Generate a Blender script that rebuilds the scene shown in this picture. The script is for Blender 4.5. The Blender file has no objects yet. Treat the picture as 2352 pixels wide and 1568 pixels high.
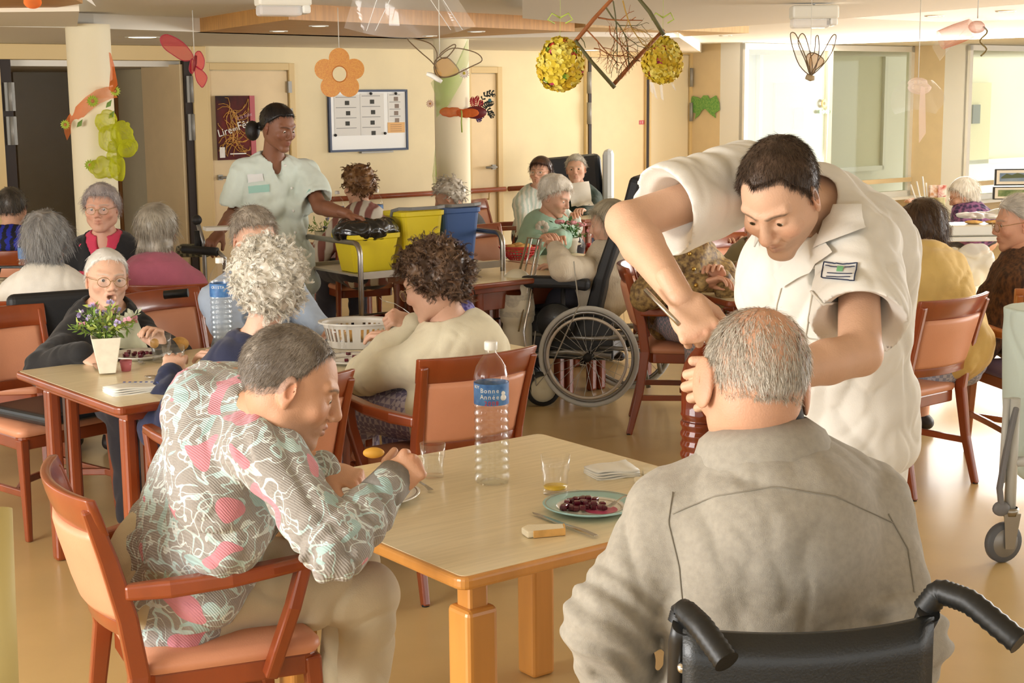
import bpy, math, random
import numpy as np
from mathutils import Vector, Matrix
random.seed(7); RNG = np.random.default_rng(7)
scene = bpy.context.scene
COL = scene.collection
pi = math.pi
# ------------------------------------------------------------------ camera
IMW, IMH, FPX = 2352, 1568, 3447.85
PITCH, ROLL, CAMH = 0.162061635, -0.00958744, 1.80914
_fw = np.array([0, math.cos(PITCH), -math.sin(PITCH)])
_up0 = np.array([0, math.sin(PITCH), math.cos(PITCH)]); _rt0 = np.array([1., 0, 0])
_rt = math.cos(ROLL)*_rt0 + math.sin(ROLL)*_up0
_up = -math.sin(ROLL)*_rt0 + math.cos(ROLL)*_up0
CAM = np.array([0, 0, CAMH])
cam = bpy.data.cameras.new('camera'); camo = bpy.data.objects.new('camera', cam); COL.objects.link(camo)
cam.sensor_width = 36; cam.lens = 36*FPX/IMW; cam.clip_end = 200; cam.clip_start = .05
camo.matrix_world = Matrix(((_rt[0], _up[0], -_fw[0], 0), (_rt[1], _up[1], -_fw[1], 0), (_rt[2], _up[2], -_fw[2], CAMH), (0, 0, 0, 1)))
scene.camera = camo
# ------------------------------------------------------------------ world, lamps, exposure
w = bpy.data.worlds.new('sky'); scene.world = w; w.use_nodes = True
w.node_tree.nodes['Background'].inputs[0].default_value = (1.0, .985, .95, 1)
w.node_tree.nodes['Background'].inputs[1].default_value = 1.7
def area(name, loc, target, sx, sy, power, col):
    l = bpy.data.lights.new(name, 'AREA'); l.shape = 'RECTANGLE'; l.size = sx; l.size_y = sy; l.energy = power; l.color = col
    o = bpy.data.objects.new(name, l); COL.objects.link(o); o.location = loc
    o.rotation_euler = (Vector(target)-Vector(loc)).to_track_quat('-Z', 'Y').to_euler(); return o
area('assumed_left_daylight', (-4.6, 1.2, 1.75), (0.2, 6.0, 2.0), 3.2, 1.9, 250, (1, .98, .95))  # added lamp for assumed daylight from behind left; no windows are built here
area('added_right_daylight', (6.2, 9.0, 1.8), (0, 7.0, 1.9), 4.0, 1.8, 230, (1, .98, .95))  # lamp added at the open right side; the built windows stand farther back
area('daylight_far_windows', (4.6, 15.9, 1.6), (-1, 10.0, 1.9), 3.4, 1.7, 150, (1, .98, .95))
scene.view_settings.view_transform = 'Standard'; scene.view_settings.look = 'None'
scene.view_settings.gamma = 1; scene.view_settings.use_curve_mapping = False
scene.view_settings.exposure = 0.47
cy = scene.cycles
cy.max_bounces = 7; cy.diffuse_bounces = 3; cy.glossy_bounces = 3; cy.transmission_bounces = 6; cy.transparent_max_bounces = 28
cy.caustics_reflective = False; cy.caustics_refractive = False; cy.sample_clamp_indirect = 6
cy.use_denoising = True; cy.use_adaptive_sampling = True; cy.adaptive_threshold = .025
# ------------------------------------------------------------------ picture to place helpers
def ray(px, py): return _fw + (px-IMW/2)/FPX*_rt - (py-IMH/2)/FPX*_up
def at(px, py, Y):
    d = ray(px, py); return CAM + d*(Y/d[1])
def onz(px, py, z):
    d = ray(px, py); return CAM + d*((z-CAMH)/d[2])
TH = math.radians(39.0)
U = np.array([math.cos(TH), math.sin(TH), 0]); V = np.array([-math.sin(TH), math.cos(TH), 0]); ZV = np.array([0, 0, 1.])
W0 = np.array([-.5, 14.65, 0])
def wall(px, py, o=W0, n=V):
    d = ray(px, py); t = ((o-CAM)@n)/(d@n); return CAM+d*t
def ws(px, py=300): return float((wall(px, py)-W0)@U)
def wz(px, py): return float(wall(px, py)[2])
def wp(s, z, off=0.): return W0 + U*s - V*off + ZV*z      # off > 0 is towards the room
# ------------------------------------------------------------------ materials
_M = {}
def _new(name):
    m = bpy.data.materials.new(name); m.use_nodes = True; nt = m.node_tree
    return m, nt, nt.nodes['Principled BSDF']
def lin(c):
    if isinstance(c, str): c = tuple(int(c[i:i+2], 16)/255 for i in (0, 2, 4))
    return tuple((x/12.92 if x <= .04045 else ((x+.055)/1.055)**2.4) for x in c)
def mat(name, col, rough=.5, metal=0, var=0.0, vscale=8, bump=0, bscale=60, stretch=None, trans=0, ior=1.45, alpha=1, emit=0, sheen=0, coat=0, col2=None, sss=0, kind='noise'):
    if name in _M: return _M[name]
    m, nt, b = _new(name); c = lin(col); N = nt.nodes; L = nt.links
    b.inputs['Base Color'].default_value = (*c, 1); b.inputs['Roughness'].default_value = rough; b.inputs['Metallic'].default_value = metal
    if trans: b.inputs['Transmission Weight'].default_value = trans; b.inputs['IOR'].default_value = ior
    if alpha < 1: b.inputs['Alpha'].default_value = alpha
    if emit: b.inputs['Emission Color'].default_value = (*c, 1); b.inputs['Emission Strength'].default_value = emit
    if sheen: b.inputs['Sheen Weight'].default_value = sheen
    if coat: b.inputs['Coat Weight'].default_value = coat; b.inputs['Coat Roughness'].default_value = .15
    if sss: b.inputs['Subsurface Weight'].default_value = sss; b.inputs['Subsurface Radius'].default_value = (.01, .004, .002)
    if var or bump or col2:
        tc = N.new('ShaderNodeTexCoord'); mp = N.new('ShaderNodeMapping'); L.new(tc.outputs['Object'], mp.inputs[0])
        if stretch: mp.inputs['Scale'].default_value = stretch
    if var or col2:
        if kind == 'noise':
            n = N.new('ShaderNodeTexNoise'); n.inputs['Scale'].default_value = vscale; n.inputs['Detail'].default_value = 5; fac = n.outputs[0]
        elif kind == 'wave':
            n = N.new('ShaderNodeTexWave'); n.inputs['Scale'].default_value = vscale; n.inputs['Distortion'].default_value = 6; n.inputs['Detail'].default_value = 3; fac = n.outputs[1]
        elif kind == 'vor':
            n = N.new('ShaderNodeTexVoronoi'); n.inputs['Scale'].default_value = vscale; fac = n.outputs[0]
        elif kind == 'check':
            n = N.new('ShaderNodeTexChecker'); n.inputs['Scale'].default_value = vscale; fac = n.outputs[1]
        L.new(mp.outputs[0], n.inputs[0])
        r = N.new('ShaderNodeValToRGB'); L.new(fac, r.inputs[0])
        if col2: ca, cb = c, lin(col2)
        else:
            ca = tuple(x*(1-var) for x in c); cb = tuple(min(1, x*(1+var)) for x in c)
        r.color_ramp.elements[0].position = .35 if kind != 'check' else 0; r.color_ramp.elements[1].position = .65 if kind != 'check' else 1
        r.color_ramp.elements[0].color = (*ca, 1); r.color_ramp.elements[1].color = (*cb, 1)
        L.new(r.outputs[0], b.inputs['Base Color'])
    if bump:
        n2 = N.new('ShaderNodeTexNoise'); n2.inputs['Scale'].default_value = bscale; n2.inputs['Detail'].default_value = 4
        L.new(mp.outputs[0], n2.inputs[0]); bp = N.new('ShaderNodeBump'); bp.inputs['Strength'].default_value = bump; bp.inputs['Distance'].default_value = .004
        L.new(n2.outputs[0], bp.inputs['Height']); L.new(bp.outputs[0], b.inputs['Normal'])
    _M[name] = m; return m
def glassy(name, tint='FFFFFF', clear=.82, rough=.03, ior=1.3):
    """thin clear glass, plastic film: see-through with real surface reflections"""
    if name in _M: return _M[name]
    m, nt, b = _new(name); N = nt.nodes; L = nt.links
    nt.nodes.remove(b); out = N['Material Output']
    t = N.new('ShaderNodeBsdfTransparent'); g = N.new('ShaderNodeBsdfGlossy'); d = N.new('ShaderNodeBsdfDiffuse')
    c = lin(tint); t.inputs[0].default_value = (*c, 1); d.inputs[0].default_value = (*c, 1); g.inputs['Roughness'].default_value = rough
    lw = N.new('ShaderNodeLayerWeight'); lw.inputs[0].default_value = .25; pw = N.new('ShaderNodeMath'); pw.operation = 'POWER'; pw.inputs[1].default_value = 2.0; L.new(lw.outputs['Facing'], pw.inputs[0]); ml = N.new('ShaderNodeMath'); ml.operation = 'MULTIPLY_ADD'; ml.inputs[1].default_value = min(.55, (ior-1)*.9); ml.inputs[2].default_value = .03; L.new(pw.outputs[0], ml.inputs[0])
    m1 = N.new('ShaderNodeMixShader'); m1.inputs[0].default_value = 1-clear; L.new(t.outputs[0], m1.inputs[1]); L.new(d.outputs[0], m1.inputs[2])
    m2 = N.new('ShaderNodeMixShader'); L.new(ml.outputs[0], m2.inputs[0]); L.new(m1.outputs[0], m2.inputs[1]); L.new(g.outputs[0], m2.inputs[2])
    L.new(m2.outputs[0], out.inputs[0]); _M[name] = m; return m
def gauze(name, tint, clear=.6, edge=.6):
    """open-weave cloth: lets light through, looks denser where seen edge-on"""
    if name in _M: return _M[name]
    m, nt, b = _new(name); N = nt.nodes; L = nt.links; nt.nodes.remove(b); c = (*lin(tint), 1)
    t = N.new('ShaderNodeBsdfTransparent'); d = N.new('ShaderNodeBsdfDiffuse'); tl = N.new('ShaderNodeBsdfTranslucent'); d.inputs[0].default_value = c; tl.inputs[0].default_value = c
    a = N.new('ShaderNodeMixShader'); a.inputs[0].default_value = .45; L.new(d.outputs[0], a.inputs[1]); L.new(tl.outputs[0], a.inputs[2])
    lw = N.new('ShaderNodeLayerWeight'); lw.inputs[0].default_value = .35; ml = N.new('ShaderNodeMath'); ml.operation = 'MULTIPLY_ADD'; ml.inputs[1].default_value = edge; ml.inputs[2].default_value = 1-clear; ml.use_clamp = True; L.new(lw.outputs['Facing'], ml.inputs[0])
    x = N.new('ShaderNodeMixShader'); L.new(ml.outputs[0], x.inputs[0]); L.new(t.outputs[0], x.inputs[1]); L.new(a.outputs[0], x.inputs[2]); L.new(x.outputs[0], N['Material Output'].inputs[0]); _M[name] = m; return m
# ------------------------------------------------------------------ objects
def mesh_obj(name, verts, faces, m=None, parent=None, smooth=False, mats=None, midx=None):
    me = bpy.data.meshes.new(name)
    if isinstance(faces, np.ndarray) and len(faces):
        k = faces.shape[1]; verts = np.asarray(verts, float)
        me.vertices.add(len(verts)); me.vertices.foreach_set('co', verts.ravel())
        me.loops.add(faces.size); me.loops.foreach_set('vertex_index', faces.ravel().astype(np.int32))
        me.polygons.add(len(faces)); me.polygons.foreach_set('loop_start', np.arange(0, faces.size, k, dtype=np.int32))
        try: me.polygons.foreach_set('loop_total', np.full(len(faces), k, dtype=np.int32))
        except Exception: pass
        me.update(calc_edges=True); me.validate()
    else:
        me.from_pydata([tuple(v) for v in verts], [], [tuple(f) for f in faces]); me.update()
    for mm in (mats or ([m] if m else [])): me.materials.append(mm)
    if midx is not None and len(midx) == len(me.polygons): me.polygons.foreach_set('material_index', np.asarray(midx, dtype=np.int32))
    if smooth: me.polygons.foreach_set('use_smooth', [True]*len(me.polygons))
    o = bpy.data.objects.new(name, me); COL.objects.link(o)
    if parent is not None: o.parent = parent
    return o
def tag(o, label=None, cat=None, group=None, kind=None):
    if label: o['label'] = label
    if cat: o['category'] = cat
    if group: o['group'] = group
    if kind: o['kind'] = kind
    return o
def thing(name, label, cat, loc=(0, 0, 0), rz=0, group=None):
    o = bpy.data.objects.new(name, None); COL.objects.link(o); o.empty_display_size = .1
    o.location = tuple(float(x) for x in loc); o.rotation_euler = (0, 0, rz)
    return tag(o, label, cat, group)
def kids(o): return list(o.children)
def copy_tree(o, parent=None):
    c = o.copy(); COL.objects.link(c); c.parent = parent
    for ch in kids(o): copy_tree(ch, c)
    return c
def clone(o, loc, rz, label, group=None):
    c = copy_tree(o); c.location = tuple(float(x) for x in loc); c.rotation_euler = (0, 0, rz); c['label'] = label
    if group: c['group'] = group
    return c
def norm(v): v = np.asarray(v, float); return v/(np.linalg.norm(v)+1e-12)
class MB:
    def __init__(s): s.v = []; s.f = []; s.mi = []; s.sm = []; s.cur = 0
    def add(s, vs, fs, smooth=False):
        n = len(s.v); s.v += [tuple(map(float, v)) for v in vs]
        for f in fs: s.f.append(tuple(i+n for i in f)); s.mi.append(s.cur); s.sm.append(smooth)
        return s
    def box(s, c, size, rz=0, ax=None):
        X, Y, Z = ax if ax is not None else (np.array([math.cos(rz), math.sin(rz), 0]), np.array([-math.sin(rz), math.cos(rz), 0]), ZV)
        X, Y, Z = map(np.asarray, (X, Y, Z)); c = np.asarray(c, float); a, b, d = [q/2 for q in size]
        vs = [c+X*i*a+Y*j*b+Z*k*d for i in (-1, 1) for j in (-1, 1) for k in (-1, 1)]
        return s.add(vs, [(0, 1, 3, 2), (4, 6, 7, 5), (0, 4, 5, 1), (2, 3, 7, 6), (0, 2, 6, 4), (1, 5, 7, 3)])
    def tube(s, pts, r, n=10, cap=True, closed=False, flat=1, up=None):
        pts = [np.asarray(p, float) for p in pts]; K = len(pts); rr = r if hasattr(r, '__len__') else [r]*K
        vs = []; prev = None
        for i, p in enumerate(pts):
            if closed: t = norm(pts[(i+1) % K]-pts[i-1])
            else: t = norm(pts[min(i+1, K-1)]-pts[max(i-1, 0)])
            if prev is None:
                a = np.asarray(up, float) if up is not None else (np.array([0, 0, 1.]) if abs(t[2]) < .9 else np.array([1., 0, 0])); prev = a
            x = prev-t*(prev@t); x = norm(x); prev = x; y = np.cross(t, x)
            for j in range(n):
                a = 2*pi*j/n; vs.append(p+(x*math.cos(a)*flat+y*math.sin(a))*rr[i])
        fs = []
        for i in range(K if closed else K-1):
            for j in range(n):
                a = i*n+j; b = i*n+(j+1) % n; c = ((i+1) % K)*n+(j+1) % n; d = ((i+1) % K)*n+j; fs.append((a, b, c, d))
        s.add(vs, fs, True)
        if cap and not closed:
            n0 = len(s.v)-len(vs); s.f.append(tuple(n0+j for j in range(n))[::-1]); s.mi.append(s.cur); s.sm.append(False)
            s.f.append(tuple(n0+(K-1)*n+j for j in range(n))); s.mi.append(s.cur); s.sm.append(False)
        return s
    def bar(s, pts, w, h, up=(0, 0, 1), ws=None):
        """rectangular section swept along pts, w sideways, h along up"""
        pts = [np.asarray(p, float) for p in pts]; K = len(pts); vs = []
        for i, p in enumerate(pts):
            t = norm(pts[min(i+1, K-1)]-pts[max(i-1, 0)]); sd = norm(np.cross(t, up)); u2 = np.cross(sd, t)
            ww, hh = (ws[i] if ws else (w, h))
            for a, b in ((-1, -1), (1, -1), (1, 1), (-1, 1)): vs.append(p+sd*a*ww/2+u2*b*hh/2)
        fs = [(3, 2, 1, 0), tuple((K-1)*4+j for j in range(4))]
        for i in range(K-1):
            for j in range(4): fs.append((i*4+j, i*4+(j+1) % 4, (i+1)*4+(j+1) % 4, (i+1)*4+j))
        return s.add(vs, fs)
    def lathe(s, prof, c=(0, 0, 0), n=24, axis=None, cap=False):
        c = np.asarray(c, float)
        if axis is None: X, Y, Z = np.eye(3)
        else:
            Z = norm(axis); X = norm(np.cross(Z, [0, 1, 0] if abs(Z[1]) < .9 else [1, 0, 0])); Y = np.cross(Z, X)
        vs = []
        for r, z in prof:
            for j in range(n): a = 2*pi*j/n; vs.append(c+X*r*math.cos(a)+Y*r*math.sin(a)+Z*z)
        fs = [(i*n+j, i*n+(j+1) % n, (i+1)*n+(j+1) % n, (i+1)*n+j) for i in range(len(prof)-1) for j in range(n)]
        s.add(vs, fs, True)
        if cap:
            n0 = len(s.v)-len(vs); s.f.append(tuple(n0+j for j in range(n))[::-1]); s.mi.append(s.cur); s.sm.append(False)
            s.f.append(tuple(n0+(len(prof)-1)*n+j for j in range(n))); s.mi.append(s.cur); s.sm.append(False)
        return s
    def prism(s, poly, z0, z1):
        n = len(poly); vs = [(*p[:2], z0) for p in poly]+[(*p[:2], z1) for p in poly]
        fs = [tuple(range(n))[::-1], tuple(range(n, 2*n))]+[(i, (i+1) % n, n+(i+1) % n, n+i) for i in range(n)]
        return s.add(vs, fs)
    def slab(s, poly3, d):
        """flat outline (3D points) given thickness vector d"""
        n = len(poly3); P = [np.asarray(p, float) for p in poly3]; d = np.asarray(d, float)
        return s.add(P+[p+d for p in P], [tuple(range(n))[::-1], tuple(range(n, 2*n))]+[(i, (i+1) % n, n+(i+1) % n, n+i) for i in range(n)])
    def ell(s, c, r, n=12, m=8, ax=None):
        c = np.asarray(c, float); A = np.eye(3) if ax is None else np.asarray(ax, float); vs = []
        for i in range(m+1):
            th = pi*i/m
            for j in range(n):
                a = 2*pi*j/n; q = np.array([math.sin(th)*math.cos(a)*r[0], math.sin(th)*math.sin(a)*r[1], math.cos(th)*r[2]]); vs.append(c+q@A)
        return s.add(vs, [(i*n+j, (i+1)*n+j, (i+1)*n+(j+1) % n, i*n+(j+1) % n) for i in range(m) for j in range(n)], True)
    def build(s, name, m=None, parent=None, bevel=0, mats=None, seg=2):
        o = mesh_obj(name, s.v, s.f, m, parent, mats=mats, midx=s.mi)
        o.data.polygons.foreach_set('use_smooth', s.sm)
        if bevel:
            b = o.modifiers.new('b', 'BEVEL'); b.width = bevel; b.segments = seg; b.limit_method = 'ANGLE'; b.angle_limit = .6; b.harden_normals = False
        return o
def textobj(name, txt, size, m, loc, X, Zup, parent=None, align='CENTER', ext=.0003, shear=0):
    cu = bpy.data.curves.new(name, 'FONT'); cu.body = txt; cu.size = size; cu.align_x = align; cu.align_y = 'CENTER'; cu.extrude = ext; cu.shear = shear
    cu.resolution_u = 2
    o = bpy.data.objects.new(name, cu); COL.objects.link(o)
    dg = bpy.context.evaluated_depsgraph_get(); me = bpy.data.meshes.new_from_object(o.evaluated_get(dg)); bpy.data.objects.remove(o)
    me.name = name; me.materials.clear(); me.materials.append(m)
    X = norm(X); Zup = norm(Zup); Nn = np.cross(X, Zup)
    M = Matrix(((X[0], Zup[0], Nn[0], loc[0]), (X[1], Zup[1], Nn[1], loc[1]), (X[2], Zup[2], Nn[2], loc[2]), (0, 0, 0, 1)))
    me.transform(M); q = bpy.data.objects.new(name, me); COL.objects.link(q)
    if parent is not None: q.parent = parent
    return q
def local(parent, p):
    """world point to the frame of a thing (things turn about z only)"""
    c, s_ = math.cos(-parent.rotation_euler[2]), math.sin(-parent.rotation_euler[2])
    d = np.asarray(p, float)-np.array(parent.location); return np.array([c*d[0]-s_*d[1], s_*d[0]+c*d[1], d[2]])
# ------------------------------------------------------------------ the room
CREAM = mat('wall_paint', 'F0E0B8', .75, var=.03, vscale=3, bump=.08, bscale=150)
PEACH = mat('pier_paint', 'E6CFA4', .75, var=.02, bump=.08, bscale=150)
CEIL = mat('ceiling_paint', 'F2EDE2', .8, bump=.03)
DOORP = mat('door_laminate', 'EAD0A2', .5, var=.02)
FRAMEP = mat('frame_paint', 'E0C48C', .55)
WHITE = mat('white_gloss_paint', 'F4F2EA', .35)
DARK = mat('dark_gap', '2A1D15', .6); STEEL = mat('brushed_steel', '9C9A94', .5, .3)
FLOOR = mat('vinyl_floor', 'CFB078', .34, var=.06, vscale=2.2, bump=.05, bscale=30, coat=.2)
OAK = mat('oak_panel', 'BE8A48', .45, var=.12, vscale=5, stretch=(1, 12, 1), kind='noise')
REDWOOD = mat('handrail_wood', '8C4426', .35, var=.15, vscale=20)
def S(o): o['kind'] = 'structure'; return o
S(MB().box((0, 8, -.05), (26, 30, .1)).build('floor', FLOOR))
S(MB().box((0, 9, 2.44), (26, 30, .2)).build('ceiling', CEIL))
# back wall with the corridor opening cut out
sA, sB = ws(10), ws(437); sE = float(ws(1583)); zO = wz(240, 138)
def wbox(mb, s0, s1, z0, z1, d0, d1):
    c = wp((s0+s1)/2, (z0+z1)/2, (d0+d1)/2); return mb.box(c, (s1-s0, abs(d1-d0), z1-z0), TH)
m = MB(); wbox(m, sA-4, sA, 0, 2.4, -.15, 0); wbox(m, sA, sB, zO, 2.4, -.15, 0); wbox(m, sB, sE, 0, 2.4, -.15, 0)
S(m.build('wall_back', CREAM))
# corridor behind the opening
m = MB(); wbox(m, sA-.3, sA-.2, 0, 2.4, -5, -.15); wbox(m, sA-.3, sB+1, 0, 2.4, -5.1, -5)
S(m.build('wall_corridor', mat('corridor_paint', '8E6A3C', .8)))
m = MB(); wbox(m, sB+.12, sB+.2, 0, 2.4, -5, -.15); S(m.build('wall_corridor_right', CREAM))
m = MB(); wbox(m, sA-.3, sB+.3, 2.08, 2.13, -5, -.15); S(m.build('ceiling_corridor', CEIL))
# saw-tooth window wall
def isx(o, d, px):
    r = ray(px, 300)[:2]; A = np.array([[d[0], -r[0]], [d[1], -r[1]]]); t = np.linalg.solve(A, -np.asarray(o[:2])); return np.asarray(o, float)+np.asarray(d, float)*t[0]
P0 = wp(sE, 0); P1 = isx(P0, -V, 1653); P2 = isx(P1, -V, 1703); P3 = isx(P2, U, 2090); P4 = isx(P3, -V, 2165); P5 = isx(P4, -V, 2216); P6 = P5+U*4.2
def vwall(name, a, b, z0, z1, m, th=.03, par=None):
    d = norm(b-a); n = np.cross(d, ZV); L = np.linalg.norm(b-a); c = (a+b)/2+ZV*(z0+z1)/2+n*0
    return MB().box(c-n*th/2, (L, th, z1-z0), 0, (d, n, ZV)).build(name, m, par)
S(vwall('wall_pier_left', P0, P1, 0, 2.4, PEACH)); S(vwall('trim_1', P1, P2, 0, 2.4, WHITE))  # white of the jamb strip stands in for sunlight on the reveal
S(vwall('wall_pier_right', P3, P4, 0, 2.4, PEACH)); S(vwall('trim_2', P4, P5, 0, 2.4, WHITE))  # second jamb strip, its sunlit glare also put into the white colour
ZS1 = float(wall(2080, 448, P2, V)[2]); ZS2 = float(wall(2240, 458, P5, V)[2]); ZT = 2.33
S(vwall('wall_right', P2, P3, 0, ZS1, PEACH)); S(vwall('wall_right', P5, P6, 0, ZS2, PEACH))
PANE = glassy('window_glass', 'F4F8F0', .96)
SEALG = mat('window_gasket', '6A6E6C', .5)
def window(name, a, b, z0, z1, mull=()):
    d = norm(b-a); n = np.cross(d, ZV); L = np.linalg.norm(b-a); f = MB()
    fr = .06
    for (s0, s1, q0, q1) in [(0, L, z0, z0+fr), (0, L, z1-fr, z1), (0, fr, z0, z1), (L-fr, L, z0, z1)]+[(x*L-.04, x*L+.04, z0, z1) for x in mull]:
        f.box(a+d*(s0+s1)/2+ZV*(q0+q1)/2, (s1-s0, .07, q1-q0), 0, (d, n, ZV))
    w_ = f.build(name, WHITE); S(w_)
    g = MB().box(a+d*.075+ZV*(z0+z1)/2-n*.03, (.02, .05, z1-z0-.1), 0, (d, n, ZV)).build('gasket', SEALG, w_)
    MB().box((a+b)/2+ZV*(z0+z1)/2, (L, .01, z1-z0), 0, (d, n, ZV)).build('pane', PANE, w_)
    MB().box((a+b)/2+ZV*(z0-.015)-n*-.08, (L, .2, .03), 0, (d, n, ZV)).build('window_sill', WHITE, w_)
    return w_
window('window_1', P2, P3, ZS1, ZT, (.48,)); window('window_2', P5, P6, ZS2, ZT)
# window rails inside the panes
for nm, a, b, zz in (('trim_3', P2, P3, ZS1+.19), ('trim_4', P5, P6, ZS2+.19)):
    d = norm(b-a); n = np.cross(d, ZV); c = (a+b)/2+ZV*zz+n*.07
    S(MB().box(c, (np.linalg.norm(b-a)-.1, .03, .05), 0, (d, n, ZV)).build(nm, PEACH))
# neighbouring wing seen through the windows
ext = thing('neighbouring_wing', 'pale neighbouring building wing with large glazed bays beyond the windows', 'building', (6, 22, 0), TH)
MB().box((0, 1.2, 1.6), (26, .3, 6.5)).build('wall', mat('render_white', 'FAF8F0', .8), ext)
BAY = mat('pale_interior', 'EAE6CC', .8, var=.05, vscale=.6)
for i, (x0, x1) in enumerate(((-2.45, .35), (1.9, 5.2), (6, 9))):
    wn = MB().box(((x0+x1)/2, 1.02, 1.55), (x1-x0, .06, 1.75)).build('window', BAY, ext)
    fm = MB()
    for q in (x0, x1): fm.box((q, .97, 1.55), (.07, .06, 1.8))
    for q in (.68, 2.44): fm.box(((x0+x1)/2, .97, q), (x1-x0, .06, .07))
    fm.build('frame', WHITE, wn)
    if i < 2: MB().box((x0+.75, .96, 1.3), (.9, .04, 1.3)).build('inner_door', mat('pale_door', 'E2D6AC', .7), wn); MB().box((x0+.78, .93, 1.45), (.2, .03, .3)).build('door_sign', mat('sign_grey', '77786E', .6), wn)
# lowered ceiling parts
SOF = mat('soffit_paint', 'EFE8DA', .8, bump=.03)
def zpoly(pts, z): return [onz(px, py, z) for px, py in pts]
pl = zpoly([(-160, 58), (216, 65), (484, 8)], 2.25)
left_edge = pl[0]
back = [wp(ws(1583)+.3, 0), wp(sA-5, 0)]
pb = [wp(sE+.2, 0), wp(sA-3, 0), pl[0], pl[1], onz(448, 73, 2.25), onz(1000, 88, 2.25), onz(1345, 84, 2.25), onz(1560, 86, 2.25)]
S(MB().prism(pb, 2.25, 2.36).build('ceiling_soffit_back', SOF))
S(MB().prism(zpoly([(1200, 42), (1530, 72), (1900, 46), (2420, 4), (2420, -500), (1200, -500)], 2.27), 2.27, 2.36).build('ceiling_beam_right', SOF))
S(MB().prism(zpoly([(-200, 60), (177, 61), (182, 26), (-200, 30)], 2.25), 2.25, 2.36).build('ceiling_beam_left', mat('beam_paint', 'EFE6D2', .8)))
def island(nm, pts, z, label):
    o = MB().prism(zpoly(pts, z), z, 2.345).build(nm, OAK); tag(o, label, 'ceiling panel'); return o
island('wood_ceiling_panel', [(448, 75), (663, 45), (1320, 72), (960, 90)], 2.25, 'wide oak-veneered ceiling panel above the notice board, with a pointed near corner')
LOAK = mat('pale_oak_panel', 'D8B888', .5, var=.08, vscale=5, stretch=(1, 12, 1))
o = MB().prism(zpoly([(1180, 78), (1345, 62), (1720, 76), (1560, 84)], 2.285), 2.285, 2.345).build('wood_ceiling_panel', LOAK); tag(o, 'slim pale oak ceiling panel behind the twig frame', 'ceiling panel')
o = MB().prism(zpoly([(1900, 40), (2352, 8), (2520, 40), (2160, 50)], 2.285), 2.285, 2.345).build('wood_ceiling_panel', LOAK); tag(o, 'pale oak ceiling panel at the top right, near the windows', 'ceiling panel')
o = MB().prism(zpoly([(-200, 30), (60, 28), (190, 8), (60, -60), (-200, -60)], 2.27), 2.27, 2.345).build('wood_ceiling_panel', OAK); tag(o, 'oak ceiling panel in the top left corner', 'ceiling panel')
LAMP = mat('lamp_glow', 'FFF3D0', .5, emit=6)
def downlight(px, py, z, r, lab):
    p = onz(px, py, z); t = thing('downlight', lab, 'ceiling light', (p[0], p[1], z), 0, 'round recessed downlights')
    MB().lathe([(r, 0), (r*1.2, -.006), (r*1.25, 0)], n=20).build('trim_ring', WHITE, t)
    MB().lathe([(0.001, -.003), (r, -.003)], n=20).build('lens', LAMP, t)
for a in ((327, 85, 2.25, .10, 'large lit downlight between the left column and the pink butterfly'), (640, 71, 2.25, .05, 'small lit downlight at the left of the oak panel'),
          (732, 59, 2.25, .05, 'small lit downlight in the oak panel above the orange flower'), (987, 82, 2.25, .045, 'small lit downlight behind the cellophane sheet'),
          (1094, 72, 2.25, .05, 'small lit downlight at the right of the cellophane sheet'), (1346, 115, 2.25, .12, 'large lit downlight behind the twig frame'),
          (1533, 62, 2.285, .04, 'small downlight just right of the twig frame top'), (1543, 75, 2.285, .04, 'small downlight above the right flower ball'),
          (1666, 81, 2.285, .045, 'small downlight above the green wall mask'), (2018, 27, 2.285, .05, 'small downlight right of the emergency light'),
          (2188, 15, 2.285, .05, 'small downlight at the very top right'), (2146, 36, 2.285, .05, 'small downlight left of the pink wrapped gift'),
          (2310, 25, 2.285, .05, 'small downlight at the right edge of the ceiling')): downlight(*a)
p = wall(101, 166, wp(0, 0, -4), V); p[2] = 2.079
t = thing('downlight', 'lit lamp on the ceiling of the dark corridor', 'ceiling light', (p[0], p[1], 2.079)); MB().lathe([(.001, -.006), (.11, -.006), (.12, 0)], n=20).build('lens', LAMP, t)
l_ = area('corridor_lamp', (p[0], p[1], 2.06), (p[0], p[1], 0), .25, .25, 60, (1, .8, .55))
# emergency lights
def emerg(px, py, Y, L, ang, lab):
    p = at(px, py, Y); t = thing('emergency_light', lab, 'emergency light', p, ang, 'ceiling emergency lights')
    MB().box((0, 0, .03), (L, .13, .07)).build('housing', mat('lamp_plastic', 'EFEBDD', .4), t, .012)
    MB().box((-L*.08, 0, -.025), (L*.8, .115, .05)).build('diffuser', glassy('acrylic', 'FFFFFF', .55), t, .012)
    MB().box((L*.4, 0, -.02), (L*.16, .12, .04)).build('indicator', WHITE, t, .01)
    MB().tube([(0, 0, .06), (0, 0, 2.34-p[2])], .006).build('mount', WHITE, t)
emerg(1869, 42, 8.0, .24, -.02, 'white emergency light hanging below the beam before the window')
emerg(650, 12, 7.2, .25, .35, 'white emergency light at the top, left of the cellophane sheet')
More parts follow.
